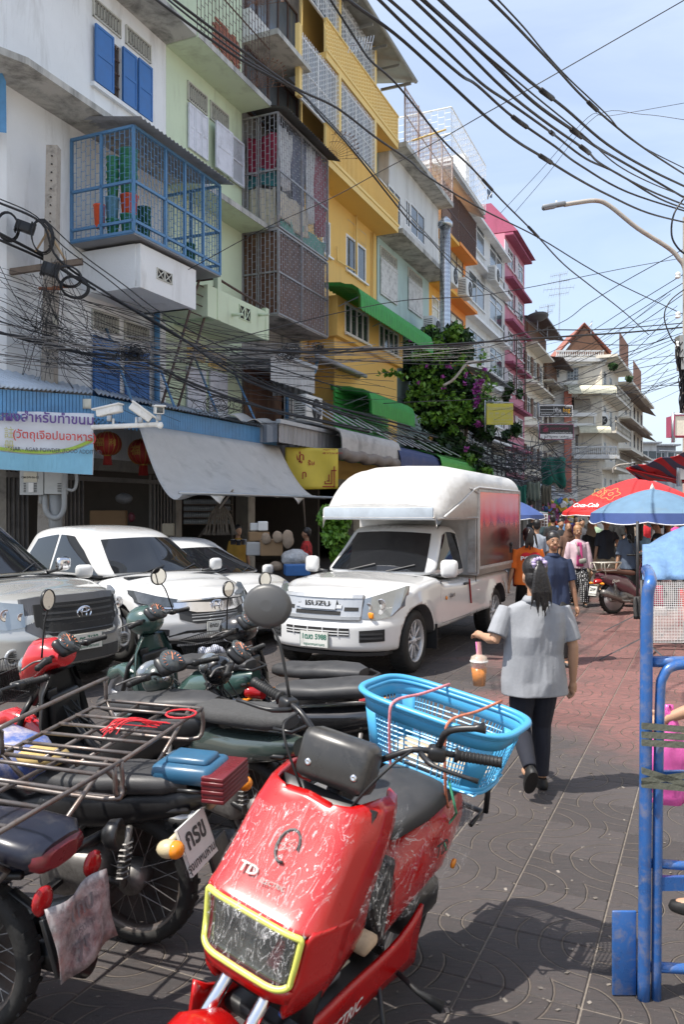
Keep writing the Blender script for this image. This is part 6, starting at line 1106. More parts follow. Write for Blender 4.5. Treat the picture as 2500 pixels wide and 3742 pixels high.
mb=MB();mb.lathe((.55,W2+.014,1.35),[(.0,0),(.03,0),(.03,.02),(0,.03)],10,(0,1,0));mb.box(.53,.57,W2+.014,W2+.03,1.22,1.32);mb.build('latch',M_trim,pn);mb=MB();mb.cbox((.02,.86,.82),(.06,.10,.36),r=.03);mb.build('tail_lamp',M_redl,tr)
mb=MB();mb.cbox((3.72,.84,.36),(.02,.2,.3));mb.build('mud_flap',M_blk,tr)
# ---- white crossover, silver pickup, white sedan
S=dict(cat='car',L=4.5,W=1.84,r=.35,tw=.23,fw=3.62,rw=.95,paint=M_wpaint,kf=.45,pw=2.5,flare=.03,spk=5,crown=.07,tum=.09,mir=(3.02,1.10),turn=.2,
         top=[(0,.95),(2.8,1.0),(3.3,1.06),(3.9,.98),(4.25,.90),(4.5,.70)],bot=[(0,.40),(.8,.28),(3.2,.25),(4.5,.26)],nose=[(.24,.10),(.34,.02),(.5,.0),(.62,.03),(.8,.08),(.98,.30)],
         cab=dict(b=(.1,3.42),t=(.55,2.62),wb=1.66,wt=1.28,zb=[(0,.92),(2.9,.98),(3.3,1.02)],zt=1.66,kw=.22,arc=.10,cx=1.0,win=[ST([(-.10,.10),(.45,.08),(.90,.06)],[(.02,.86),(.42,.86),(.66,.60)]),ST([(-.78,.16),(-.14,.12)],[(-.66,.78),(-.05,.86)])]))
cr,wf,cf_,L_,hw=car('crossover_car','white crossover car with a chrome winged grille parked between the silver pickup and the sedan',(-1.55,9.95),(.70,-.71),S)
M_dkg=mat('smoked_lamp',(.10,.11,.12),.06,.4,var=.3,scale=9)
front(cr,wf,L_,'grille',M_trim,[(-.50,.56,.76),(-.3,.50,.78),(.3,.50,.78),(.50,.56,.76)],-.05,.012);front(cr,wf,L_,'chrome_wing',M_chr,[(-.56,.70,.76),(-.30,.64,.76),(0,.63,.74),(.30,.64,.76),(.56,.70,.76)],.0,.03);front(cr,wf,L_,'chrome_wing',M_chr,[(-.52,.77,.79),(0,.785,.80),(.52,.77,.79)],.0,.03)
for z in(.54,.58,.61):front(cr,wf,L_,'grille_bar',M_sgrille,[(-.36,z-.006,z+.006),(.36,z-.006,z+.006)],.0,.018)
mb=MB();c=Vector(wf((L_+.036,0,.70)));[mb.tube([c+Vector((0,s_*.045,.055)),c+Vector((0,s_*.032,-.055))],.010,5)for s_ in(-1,1)];mb.tube([c+Vector((0,-.035,0)),c+Vector((0,.035,0))],.009,5);mb.tube([c+Vector((0,math.copysign(min(abs(math.cos(a))**.5,1),math.cos(a))*.072,math.copysign(abs(math.sin(a))**.5,math.sin(a))*.066))for a in[k*math.pi/12 for k in range(24)]],.007,4,closed=True);mb.build('emblem',M_chr,cr)
for o in front(cr,wf,L_,'headlamp',M_dkg,[(.50,.72,.80),(.70,.71,.84),(.88,.76,.90)],-.35,.012,True):pass
front(cr,wf,L_,'lamp_chrome',M_chr,[(.48,.685,.70),(.80,.70,.715)],.0,.02,True);front(cr,wf,L_,'bumper_inset',M_trim,[(-.62,.24,.36),(-.42,.27,.42),(.42,.27,.42),(.62,.24,.36)],-.02,.012);front(cr,wf,L_,'fog_recess',M_trim,[(.62,.36,.44),(.84,.38,.46)],-.02,.014,True);front(cr,wf,L_,'silver_lip',M_sgrille,[(-.5,.225,.25),(.5,.225,.25)],.0,.03)
plate(cr,Vector(wf((L_+.035,0,.44))),(0,1,0),(0,0,1),.34,.15,'6กฒ 9888','กรุงเทพมหานคร',tm=M_trim,sz=.36)
for s_ in(-1,1):
    mb=MB();
    for wx in(S['fw'],S['rw']):mb.tube([wf((wx+math.cos(a)*.43,s_*(hw+.005),.36+math.sin(a)*.43))for a in[R(-8+k*196/16)for k in range(17)]],.028,5)
    mb.tube([wf((1.3,s_*.90,.30)),wf((3.2,s_*.90,.30))],.035,5);mb.build('wheel_arch_trim',M_trim,cr)
side_line(cr,wf,[(3.02,.98),(3.05,.7),(2.95,.36)],.925);side_line(cr,wf,[(2.02,.98),(2.0,.36)],.925)
S=dict(cat='pickup truck',L=5.2,W=1.78,r=.36,tw=.24,fw=4.3,rw=1.2,paint=M_spaint,kf=.45,pw=2.6,flare=.04,crown=.06,tum=.05,mir=(3.50,1.22),mirm=M_chr,spk=6,
         top=[(0,1.05),(2.4,1.05),(3.5,1.12),(4.2,1.13),(4.8,1.06),(5.2,.93)],bot=[(0,.48),(.6,.42),(3.6,.36),(5.2,.28)],nose=[(.26,.08),(.36,.0),(.62,.0),(.72,.05),(.95,.10),(1.1,.3)],
         cab=dict(b=(1.2,3.86),t=(1.6,2.95),wb=1.56,wt=1.24,zb=[(0,1.04),(3.6,1.12)],zt=1.80,kw=.2,win=[ST([(-.2,.12),(.86,.10)],[(-.15,.86),(.62,.82)]),ST([(-.85,.15),(-.26,.12)],[(-.7,.8),(-.2,.86)])]))
sp,wf,cf_,L_,hw=car('pickup_truck','silver pickup truck with a wide dark grille at the left edge',(-2.62,8.2),(.83,-.56),S)
front(sp,wf,L_,'grille_surround',mat('grey_surround',(.10,.10,.105),.4,.4),[(-.60,.70,1.0),(-.42,.58,1.02),(.42,.58,1.02),(.60,.70,1.0)],-.05,.012);front(sp,wf,L_,'grille',M_dark,[(-.52,.74,.95),(-.38,.64,.96),(.38,.64,.96),(.52,.74,.95)],0,.018)
for z in(.68,.74,.80,.86,.92):front(sp,wf,L_,'grille_bar',M_trim,[(-.45,z-.010,z+.010),(.45,z-.010,z+.010)],.0,.034)
mb=MB();c=Vector(wf((L_+.04,0,.84)))
for rx,rz,dz in((.085,.06,0),(.030,.056,0),(.058,.022,.024)):mb.tube([c+Vector((0,math.cos(a)*rx,math.sin(a)*rz+dz))for a in[k*math.pi/12 for k in range(24)]],.008,4,closed=True)
mb.build('emblem',M_chr,sp)
lamp_unit(sp,wf,L_,[(.60,.74,.96),(.74,.71,.98),(.88,.74,1.02)],None)
plate(sp,Vector(wf((L_+.03,.0,.55))),(0,1,0),(0,0,1),.34,.16,'ตร 7632','กรุงเทพมหานคร',sz=.36);front(sp,wf,L_,'lower_intake',M_trim,[(-.5,.36,.48),(.5,.36,.48)],-.03,.01)
for y in(-.72,.72):
    c=Vector(wf((L_+.005,y,.45)));mb=MB();mb.lathe(c,[(.085,0),(.085,.02),(.06,.025),(.055,.005),(0,.005)],20,(1,0,0));q=mb.build('fog_lamp',M_sgrille,sp);mb=MB();[mb.cbox(c+Vector((.02,0,z)),(.01,.09,.008))for z in(-.03,-.01,.01,.03)];mb.build('fog_grille',M_trim,q)
S=dict(cat='car',L=4.5,W=1.76,r=.31,tw=.2,fw=3.6,rw=.95,paint=M_wpaint,kf=.45,pw=2.4,flare=.02,crown=.06,tum=.10,mir=(3.0,.92),spk=7,
         top=[(0,.95),(1.0,.98),(3.1,.92),(3.4,.93),(4.1,.82),(4.5,.62)],bot=[(0,.3),(.8,.2),(4.5,.2)],nose=[(.18,.08),(.34,.0),(.5,.02),(.7,.12),(.9,.3)],
         cab=dict(b=(.55,3.40),t=(1.25,2.40),wb=1.56,wt=1.12,zb=[(0,.90),(3.3,.90)],zt=1.44,kw=.24,arc=.10,cx=1.0,win=[ST([(-.05,.12),(.45,.10),(.88,.08)],[(.0,.86),(.42,.84),(.62,.6)]),ST([(-.72,.2),(-.10,.14)],[(-.55,.7),(-.05,.86)])]))
sd,wf,cf_,L_,hw=car('sedan_car','pearl white sedan parked behind the crossover, its nose hidden by the pickup',(-.85,11.2),(.70,-.71),S)
front(sd,wf,L_,'grille',M_trim,[(-.45,.42,.60),(.45,.42,.60)],-.03,.012);lamp_unit(sd,wf,L_,[(.48,.58,.68),(.70,.60,.74),(.86,.66,.80)]);plate(sd,Vector(wf((L_+.03,0,.36))),(0,1,0),(0,0,1),.34,.13,'4กษ 521','กรุงเทพมหานคร')
mb=MB();c=cf_(1,-.55,.2)+Vector((.014,0,0));mb.add([cf_(1.0,-.62,.16)+Vector((.02,0,.0)),cf_(1.0,-.50,.16)+Vector((.02,0,0)),cf_(1.0,-.50,.28)+Vector((.02,0,0)),cf_(1.0,-.62,.28)+Vector((.02,0,0))],[(0,1,2,3)]);mb.build('windscreen_sticker',mat('sticker_red',(.5,.06,.06),.5),sd)
# ================================================================= motorcycles and scooters
def sect(mb,secs,n=14,p=2.6,y0=0.0):
    """body along x: (x, z centre, half width, half height[, y offset])"""
    out=[]
    for q in secs:
        x,zc,w_,h_=q[:4];oy=q[4]if len(q)>4 else 0;lp=[]
        for k in range(n):a=2*math.pi*k/n;c,s_=math.cos(a),math.sin(a);lp.append((x,y0+oy+w_*math.copysign(abs(c)**(2/p),c),zc+h_*math.copysign(abs(s_)**(2/p),s_)))
        out.append(lp)
    return mb.loft(out)
M_seat=mat('seat_vinyl',(.035,.035,.037),.55,var=.2,scale=8,bump=.25,bscale=160,dirt=.3,dirtcol=(.10,.095,.09),dscale=7);M_rack=mat('rusty_rack',(.17,.15,.14),.42,.6,rust=(.55,(.12,.06,.035),14),dirt=.3,dirtcol=(.30,.28,.26),dscale=18);M_engine=mat('dirty_alloy',(.22,.21,.20),.5,.6,dirt=.6,dirtcol=(.04,.035,.03),dscale=12)
def bwheel(root,x,r,w_,spokes=True,M0=None,yo=0.0):
    M=(M0 or Matrix.Identity(4))@Matrix.Translation((x,yo,r));mb=MB(M);mb.lathe((0,0,0),[(r*.80,-w_*.45),(r*.92,-w_/2),(r*.98,-w_*.3),(r,0),(r*.98,w_*.3),(r*.92,w_/2),(r*.80,w_*.45)],40,(0,1,0))
    for k in range(48):a=k*math.pi/24;mb.cbox((math.cos(a)*r*.985,(k%2-.5)*w_*.35,math.sin(a)*r*.985),(.010,w_*.4,.016),(0,-a,0))
    t=mb.build('tyre',M_tyre,root);mb=MB(M);mb.lathe((0,0,0),[(r*.82,-w_*.42),(r*.76,-w_*.2),(r*.76,w_*.2),(r*.82,w_*.42),(r*.80,w_*.44),(r*.74,w_*.2),(r*.74,-w_*.2),(r*.80,-w_*.44)],36,(0,1,0));mb.build('rim',M_rack if spokes else M_rim,t)
    mb=MB(M);mb.lathe((0,0,0),[(r*.0,-w_*.7),(r*.22,-w_*.6),(r*.22,w_*.6),(0,w_*.7)],16,(0,1,0));mb.build('hub',M_engine,t);mb=MB(M)
    if spokes:
        for k in range(28):a=k*2*math.pi/28;b=a+(.5 if k%2 else-.5);s_=1 if k%4<2 else-1;mb.tube([(math.cos(b)*r*.2,s_*w_*.4,math.sin(b)*r*.2),(math.cos(a)*r*.76,0,math.sin(a)*r*.76)],.0022,4)
    else:
        for k in range(5):a=k*2*math.pi/5+.3;mb.cbox((math.cos(a)*r*.48,0,math.sin(a)*r*.48),(r*.56,.03,.045),(0,-a,0),.008)
    mb.build('spokes',M_engine if spokes else M_rim,t);return t
def mirror(root,c,r,face,st0,m=M_blkp,oval=1.0,frame_only=False):
    c=Vector(c);f=Vector(face).normalized();mb=MB();mb.tube(smooth_path([st0,Vector(st0).lerp(c,.5)+Vector((0,0,.03)),c-Vector((0,0,r*.6))],4),.006,6);a=mb.build('mirror_stem',M_blk,root)
    q=Vector((0,0,1)).rotation_difference(f).to_matrix();mb=MB();n=20;lp=lambda rr,h:[c+f*h+Vector((0,0,1)).cross(f).normalized()*(math.cos(k*2*math.pi/n)*rr*oval)+f.cross(Vector((0,0,1)).cross(f)).normalized()*(math.sin(k*2*math.pi/n)*rr)for k in range(n)]
    mb.loft([lp(r*.25,-.024),lp(r*.80,-.019),lp(r*.98,-.010),lp(r,0),lp(r*.98,.008),lp(r*.90,.008),lp(r*.90,.002)]);h=mb.build('mirror',m,root);mb=MB();mb.add(lp(r*.90,.004),[tuple(range(n))],False);mb.build('mirror_glass',mat('mirror_glass',(.75,.78,.80),.02,1.0,var=0),h)
def grip_bar(root,x,z,w_=.33,rise=.05,back=.12,lever=True,m=None,steer=0.0):
    M=Matrix.Translation((x,0,z))@Matrix.Rotation(steer,4,'Z');mb=MB(M);mb.tube(smooth_path([(-back,w_,rise),(-.03,w_*.5,rise),(0,0,0),(-.03,-w_*.5,rise),(-back,-w_,rise)],5),.011,8);b=mb.build('handlebar',m or M_blkp,root)
    for s_ in(-1,1):
        mb=MB(M);a=Vector((-back*.75,s_*w_*.85,rise));e=Vector((-back*1.25,s_*(w_+.10),rise));mb.tube([a,a.lerp(e,.06),a.lerp(e,.1),a.lerp(e,.92),a.lerp(e,.93),e],[.022,.022,.0165,.0165,.020,.018],10)
        for k in range(9):p=a.lerp(e,.15+k*.085);mb.tube([p,p+(e-a)*.02],.0185,10)
        mb.build('grip',M_blk,b);mb=MB(M);p=a.lerp(e,-.1);mb.cbox(p,(.05,.045,.04),r=.01);mb.build('switch_box',M_blkp,b)
        if lever:mb=MB(M);mb.tube(smooth_path([p+Vector((.03,0,0)),p+Vector((.07,s_*.04,-.005)),p+Vector((.05,s_*.17,-.01))],4),.006,6);mb.build('brake_lever',M_engine,b)
    return M
def basket_mesh(mb,c,sx,sy,h,step=.022,r=.0016,taper=.8):
    c=Vector(c)
    def ring(z):k=lerp(taper,1,z/h);return[c+Vector((a*sx*k/2,b*sy*k/2,z))for a,b in((1,1),(-1,1),(-1,-1),(1,-1))]
    lo,hi=ring(0),ring(h);mb.tube(hi,.005,5,closed=True);mb.tube(lo,.004,4,closed=True)
    for i in range(4):
        a0,a1,b0,b1=lo[i],lo[(i+1)%4],hi[i],hi[(i+1)%4];n=max(3,int((b1-b0).length/step))
        for k in range(n):
            for dk in(-3,3):
                t0,t1=k/n,(k+dk)/n
                if 0<=t1<=1:mb.tube([a0.lerp(a1,t0),b0.lerp(b1,t1)],r,3,caps=False)
def cargo_rack(root,x0,x1,w_,z,n=6,guard=True,m=None):
    mb=MB();r=.010;c=[(x0,-w_,z),(x0,w_,z),(x1,w_,z),(x1,-w_,z)];mb.tube(c,r,7,closed=True)
    for k in range(1,n):y=lerp(-w_,w_,k/n);mb.tube([(x0,y,z+.006),(x1,y,z+.006)],r*.8,6)
    for t in(.33,.66):x=lerp(x0,x1,t);mb.tube([(x,-w_,z-.012),(x,w_,z-.012)],r*.9,6)
    if guard:mb.tube(smooth_path([(x1,-w_,z),(x1,-w_,z+.09),(x1,-w_+.04,z+.11),(x1,w_-.04,z+.11),(x1,w_,z+.09),(x1,w_,z)],3),r,7)
    for s_ in(-1,1):
        mb.tube(smooth_path([(x0,s_*w_,z),(x0,s_*w_,z-.10),(x0+.05,s_*w_*.9,z-.14),(x1-.1,s_*w_*.9,z-.14)],3),r,7);mb.tube([(x0+.06,s_*w_,z),(x0+.12,s_*.10,z-.22),(x0+.2,s_*.10,z-.3)],r,7);mb.tube([(x1-.1,s_*w_*.9,z-.14),(x1,s_*w_,z)],r,6)
    return mb.build('cargo_rack',m or M_rack,root)
def scooter(name,label,pos,h,S):
    h=Vector((h[0],h[1],0)).normalized();M=Matrix.Translation((pos[0],pos[1],0))@Matrix.Rotation(math.atan2(h.y,h.x),4,'Z')@Matrix.Rotation(R(S.get('lean',-6)),4,'X');rt=thing(name,label,S.get('cat','scooter'),M=M,group='parked motorcycles and scooters');pc,r=S['paint'],S.get('r',.285);wb=S.get('wb',1.22)
    bwheel(rt,0,r,.09,S.get('spokes',False));bwheel(rt,wb,r,.08,S.get('spokes',False));st=S.get('style','scoot');mb=MB()
    if st=='scoot':sect(mb,[(-.34,.70,.05,.05),(-.25,.66,.11,.09),(0,.60,.145,.13),(.25,.52,.14,.17),(.42,.42,.12,.16),(.55,.33,.12,.06),(.70,.30,.14,.05),(.82,.36,.13,.08)],16)
    else:sect(mb,[(-.36,.70,.05,.045),(-.22,.67,.10,.07),(.05,.62,.12,.09),(.35,.58,.10,.10),(.55,.52,.07,.08),(.80,.62,.07,.08)],16)
    mb.build('body_panel',pc,rt);mb=MB();zs=S.get('zs',.77);sect(mb,[(-.30,zs+.015,.06,.03),(-.2,zs+.015,.115,.045),(.02,zs,.13,.05),(.22,zs-.025,.125,.045),(.40,zs-.04,.10,.05),(.50,zs-.05,.06,.035)],16,3.0);mb.build('seat',S.get('seat',M_seat),rt)
    mb=MB();mb.cbox((.28,0,.30),(.34,.20,.22),r=.05).cbox((.05,-.10,.28),(.4,.06,.09),(0,-.1,0),.03);mb.build('engine',M_engine,rt)
    mb=MB();mb.tube(smooth_path([(.30,-.14,.22),(.1,-.17,.24),(-.05,-.18,.29)],4),.022,8).tube([(-.02,-.18,.28),(.02,-.18,.28),(-.34,-.19,.40),(-.40,-.19,.42)],[.03,.055,.06,.045],12);mb.build('exhaust',S.get('exm',M_blkp),rt)
    for s_ in(-1,1):mb=MB();mb.tube([(-.02,s_*.13,r+.02),(-.06,s_*.12,.58)],.014,6);[mb.tube([Vector((-.025-.03*k/8,s_*.13,.36+.2*k/8))+Vector((math.cos(a)*.028,math.sin(a)*.028,a*.003))for a in[j*math.pi/3 for j in range(7)]],.005,4)for k in range(7)];mb.build('shock_absorber',M_engine,rt)
    if not S.get('bare'):mb=MB();sect(mb,[(-.40,.58,.03,.035),(-.35,.60,.09,.045),(-.31,.60,.10,.045)],12);mb.build('tail_lamp',M_redl,rt)
    mb=MB();mb.tube([(-.2,0,.55),(-.38,0,.46),(-.44,0,.32)],.02,6,flat=.3).cbox((-.42,0,.42),(.02,.16,.2),(0,.3,0),.005);mb.build('rear_mudguard',M_blkp,rt)
    for s_ in(()if S.get('bare')else(-1,1)):mb=MB();mb.tube([(-.33,0,.56),(-.34,s_*.12,.56)],.01,5).ball((-.35,s_*.15,.56),(.03,.045,.025),10,6);mb.build('rear_indicator',M_amb2,rt)
    if S.get('pl')!='-':plate(rt,(-.445,0,.43),(0,-1,0),(.25,0,1),.20,.17,S.get('pl','2กพ'),'กรุงเทพมหานคร',tm=M_trim,sz=.4)
    # front
    hz=S.get('hz',.98);hx=S.get('hx',wb-.42);mb=MB();mb.tube([(wb,.07,r),(wb-.16,.07,.62),(wb-.18,.0,.7)],.020,8).tube([(wb,-.07,r),(wb-.16,-.07,.62)],.020,8).tube([(wb-.18,0,.66),(hx,0,hz)],.025,8);mb.build('fork',M_blkp if st=='scoot' else M_chr,rt)
    mb=MB();sect(mb,[(wb-.26,r+.10,.035,.10),(wb-.15,r+.20,.055,.10),(wb,r+.30-.02,.065,.05),(wb+.16,r+.22,.055,.06),(wb+.26,r+.08,.03,.05)],12);mb.build('front_mudguard',S.get('fend',pc),rt)
    if S.get('shield',True):
        mb=MB();lp=[];cols=S.get('shield_m',pc)
        for z,x,w_,dp in((.26,.80,.13,.05),(.40,.84,.19,.05),(.60,.86,.21,.05),(.78,.87,.17,.07),(.90,.85,.10,.08)):lp.append([(x+dp*math.cos(a)-.5*abs(math.sin(a))**2*.15,w_*math.sin(a),z)for a in[k*math.pi/8 for k in range(-4,5)]]+[(x-.03-.02*math.cos(a),w_*.93*math.sin(a),z)for a in[k*math.pi/8 for k in range(4,-5,-1)]])
        mb.loft(lp);mb.build('leg_shield',cols,rt);mb=MB();mb.cbox((.795,.0,.66),(.05,.26,.22),r=.03).cbox((.80,.1,.78),(.03,.08,.06),r=.01);mb.build('inner_panel',M_blkp,rt)
    Mh=grip_bar(rt,hx,hz,S.get('bw',.26),.04,.08,True,None,S.get('steer',0));mb=MB(Mh)
    if S.get('cowl','round')=='round':mb.ball((.07,0,.01),(.16,.14,.12),18,12)
    elif S['cowl']=='sharp':sect(mb,[(-.05,.01,.10,.06),(.05,.02,.13,.10),(.16,-.02,.13,.13),(.24,-.09,.09,.10),(.28,-.15,.03,.03)],14,2.2)
    elif S['cowl']=='small':mb.ball((.10,0,-.04),(.10,.10,.10),16,10)
    mb.build('headlamp_cowl',S.get('cowlm',pc),rt);mb=MB(Mh);mb.cbox((-.05,0,.075),(.13,.19,.06),(0,-.75,0),.03);d=mb.build('dash',M_blkp,rt);mb=MB(Mh);mb.lathe((-.068,0,.098),[(.075,0),(.078,.006),(.0,.010)],20,(-.72,0,.70));mb.build('dial_glass',mat('dial',(.06,.07,.075),.08,var=.5,scale=30),d)
    mb=MB(Mh);q=Matrix.Rotation(-.78,3,'Y');[mb.tube([Vector((-.078,math.cos(a)*.045,.105))+Vector((.7,0,.7))*math.sin(a)*.045,Vector((-.078,math.cos(a)*.062,.105))+Vector((.7,0,.7))*math.sin(a)*.062],.0025,3)for a in[k*math.pi/8 for k in range(-1,10)]];mb.tube([Vector((-.082,0,.108)),Vector((-.082,-.02,.108))+Vector((.7,0,.7))*.045],.003,4);mb.build('dial_marks',mat('dial_marks',(.75,.25,.12)if S.get('cowl')=='sharp' else(.7,.7,.7),.5,var=0),d)
    mb=MB(Mh);lx=.25 if S.get('cowl')=='sharp' else .19;mb.ball((lx-.03,0,-.05 if lx>.2 else 0),(.05,.11,.07),14,8);mb.build('headlamp',M_head,rt)
    if S.get('mir',True):
        for s_ in S.get('ms',(-1,1)):p=Mh@Vector((-.03,s_*.22,.06));mirror(rt,Mh@Vector((-.06,s_*S.get('mw',.33),S.get('mz',.38))),S.get('mr',.062),(-1,-s_*.1,0),p,S.get('mirm',M_blkp))
    if S.get('basket'):mb=MB();basket_mesh(mb,(wb-.02+S.get('bo',0),0,.68),.26,.34,.20);mb.build('wire_basket',M_blk,rt)
    if S.get('topbox'):pass
    mb=MB()
    for s_ in(-1,1):mb.tube([(0,s_*.08,r),(.42,s_*.07,.34)],.018,6).tube([(.42,s_*.07,.34),(.12,s_*.09,.60),(-.32,s_*.08,.66)],.014,6)
    mb.tube([(.42,0,.34),(.62,0,.45),(wb-.24,0,.80)],.022,8).box(.30,.34,-.22,.22,.27,.29);mb.build('frame',M_blkp,rt);mb=MB();random.seed(4)
    for k in range(7):mb.tube(smooth_path([(hx+.02,rg(0,.06),hz),(hx+.08+rg(0,.03),rg(0,.07),hz-.18),(.6+rg(0,.05),rg(0,.05),.55),(.36+rg(0,.05),rg(0,.07),.42)],4),.005,5)
    mb.build('control_cables',M_blk,rt,kind='stuff');mb=MB();[mb.cbox((.36+k*.016,0,.40),(.007,.17,.14),(0,.3,0),.002)for k in range(8)];mb.build('engine_fins',M_engine,rt,kind='stuff')
    mb=MB();mb.tube([(.35,.12,.25),(.30,.30,.02)],.012,6);mb.build('side_stand',M_engine,rt);mb=MB();mb.tube([(-.28,.10,zs+.01),(-.38,.07,zs+.0),(-.38,-.07,zs),(-.28,-.10,zs+.01)],.010,6);mb.build('grab_rail',M_blkp,rt)
    return rt,M
PT=lambda n,c,**k:mat(n,c,.22,coat=1.0,var=.08,**k)
scooter('scooter','red and black scooter with an orange-needle dial in front of the silver pickup',(-.98,4.80),(-.93,.36),dict(paint=M_blkp,cowl='sharp',cowlm=PT('scooter_red',(.55,.015,.02)),fend=PT('scooter_red',(.55,.015,.02)),basket=True,bo=.10,ms=(1,),mw=.16,mz=.40,mr=.065,hz=.98,pl='3กบ',steer=.1,shield_m=M_blkp))
scooter('scooter','dark green scooter with a round dial between the red one and the basket one',(-.84,6.0),(-.78,.62),dict(paint=PT('scooter_green',(.035,.075,.065)),cowl='round',ms=(-1,),mw=.06,mz=.36,mr=.072,hz=1.0,bw=.24,pl='7กช',steer=.15))
scooter('scooter','black scooter with a wire basket of rubbish parked in front of the crossover',(-.04,5.70),(-.80,.60),dict(paint=PT('scooter_black',(.012,.012,.013)),cowl='round',cowlm=PT('scooter_black',(.012,.012,.013)),basket=True,bo=.05,mw=.20,mz=.36,mr=.06,hz=.98,bw=.24,pl='5กท'))
scooter('motorcycle','black motorcycle with an orange and silver stripe under its long seat behind the blue basket',(.10,4.95),(-.97,.25),dict(cat='motorcycle',style='bike',paint=PT('scooter_black',(.012,.012,.013)),zs=.82,spokes=True,mir=False,shield=False,cowl='small',pl='9ขก',hz=.92,bw=.22))
scooter('motorcycle','green-black motorcycle with a mesh seat cover and its number plate facing the camera',(-.42,4.35),(-.72,.69),dict(cat='motorcycle',style='bike',paint=PT('bike_green',(.035,.05,.045)),zs=.80,spokes=True,mir=False,pl='ขกก',seat=mat('mesh_seat',(.05,.05,.05),.9,bump=1,bscale=120,var=.3,scale=60),cowl='small',hz=.9,bw=.22,shield=False))
scooter('scooter','maroon scooter on its centre stand beside the stall at the right',(4.92,14.5),(.92,.39),dict(paint=PT('scooter_maroon',(.10,.03,.045)),cowl='round',seat=mat('brown_seat',(.10,.045,.03),.5),lean=-2,r=.29,exm=M_engine,ms=(1,),hz=1.0))
mb=MB();rt=SC.objects['scooter.003'];mb.text('Dion',(-.05,-.152,.60),(1,0,.1),(0,0,1),.06,0,shear=.3);mb.build('side_lettering',M_chr,rt);mb=MB();cargo_rack(rt,-.35,.1,.14,.93,5,False,mat('pale_rack',(.45,.42,.36),.5,.4))
for lb,c,n_ in(('crumpled plastic bottles and paper in the black scooter basket',Vector((-.04,5.70,0))+Vector((-.8,.6,0))*1.25+Vector((0,0,.74)),5),):
    mb=MB();[mb.ball(c+Vector((rg(0,.05),rg(0,.05),rg(0,.02))),(ru(.03,.07),ru(.03,.05),ru(.03,.05)),8,6,(ru(0,3),ru(0,3),0))for _ in range(n_)];mb.build('litter',mat('litter',(.45,.47,.55),.3,var=.5,scale=30),None,'keep',kind='stuff',label=lb,cat='rubbish')
# ---- two old bikes with cargo racks
def old_bike(label,pos,h,S):
    rt,M=scooter('motorcycle',label,pos,h,dict(cat='motorcycle',style='bike',paint=S['paint'],spokes=True,r=.30,wb=1.25,zs=.74,mir=False,shield=False,cowl='small',cowlm=S['paint'],pl=S['pl'],bare=True,lean=S.get('lean',-4),hz=.98,bw=.3));mb=MB();sect(mb,[(.40,.74,.06,.05),(.50,.77,.12,.10),(.68,.79,.145,.115),(.86,.78,.12,.10),(.96,.74,.05,.05)],18,2.4);mb.build('fuel_tank',S['tank'],rt)
    cargo_rack(rt,S['rx'][0],S['rx'][1],S['rw'],S['rz'],S.get('rn',6));mb=MB();mb.lathe((-.02,-.075,.30),[(.02,0),(.085,0),(.085,.012),(.02,.012)],24,(0,1,0));[mb.cbox((-.02+math.cos(a)*.088,-.07,.30+math.sin(a)*.088),(.012,.008,.008),(0,-a,0))for a in[k*math.pi/14 for k in range(28)]];mb.tube([(-.02,-.07,.39),(.45,-.07,.36)],.007,5).tube([(-.02,-.07,.21),(.45,-.07,.26)],.007,5).tube([(-.05,-.09,.28),(.5,-.09,.30)],.022,6);mb.build('chain_drive',M_engine,rt)
    mb=MB();[mb.lathe((.36,0,.36+k*.022),[(.0,0),(.085,0),(.085,.008),(0,.008)],14,(0.3,0,1))for k in range(8)];mb.build('cylinder_fins',M_engine,rt);return rt,M
M_oldb=mat('flaking_blue_tank',(.07,.12,.34),.3,coat=.3,var=.1,rust=(.75,(.60,.52,.46),9),dirt=.35,dirtcol=(.16,.07,.04),dscale=7)
b2,M2=old_bike('old motorcycle with a flaking blue tank and a rusty cargo rack tied with red string',(-.90,3.52),(-.95,.30),dict(paint=M_blkp,tank=M_oldb,pl='-',rx=(-.16,.36),rw=.36,rz=.94))
mb=MB();mb.cbox((-.28,-.02,.80),(.28,.22,.08),r=.03).cbox((-.29,-.02,.845),(.20,.13,.04),r=.02);mb.build('blue_tail_cover',mat('blue_plastic',(.03,.11,.20),.35,dirt=.4),b2);mb=MB()
for k in range(6):mb.cbox((-.44,-.02,.72+k*.018),(.10,.25-(k%2)*.006,.0165),r=.003)
mb.build('ribbed_tail_lens',mat('dull_red_lens',(.13,.015,.02),.3),b2);plate(b2,(-.40,.16,.58),(.0,-1,0),(.35,0,1),.22,.19,'กรข','กรุงเทพมหานคร',tm=M_trim,sz=.42)
for s_ in(-1,1):mb=MB();mb.tube([(-.34,s_*.06,.62),(-.34,s_*.28,.62)],.016,8);mb.ball((-.36,s_*.32,.62),(.05,.04,.035),12,8);q=mb.build('indicator',mat('cream_lens',(.50,.42,.26),.3),b2);mb=MB();mb.ball((-.39,s_*.32,.62),(.035,.038,.034),12,8);mb.build('amber_lens',M_amb2,q)
mb=MB();random.seed(5);M_red=mat('red_string',(.60,.02,.03),.6)
for k in range(9):mb.tube(smooth_path([M2@Vector((-.10+rg(0,.015),-.12+k*.01,.95)),M2@Vector((0+rg(0,.02),.02+rg(0,.03),1.00)),M2@Vector((.05+rg(0,.02),.10+rg(0,.02),.96))],5),.0025,4)
mb.tube([M2@Vector((-.14+math.cos(a)*.07,-.20+math.sin(a)*.06,.965))for a in[k*.52 for k in range(12)]],.005,5,closed=True);mb.build('string',M_red,None,'keep',label='bunch of red plastic string knotted on the rusty rack',cat='string')
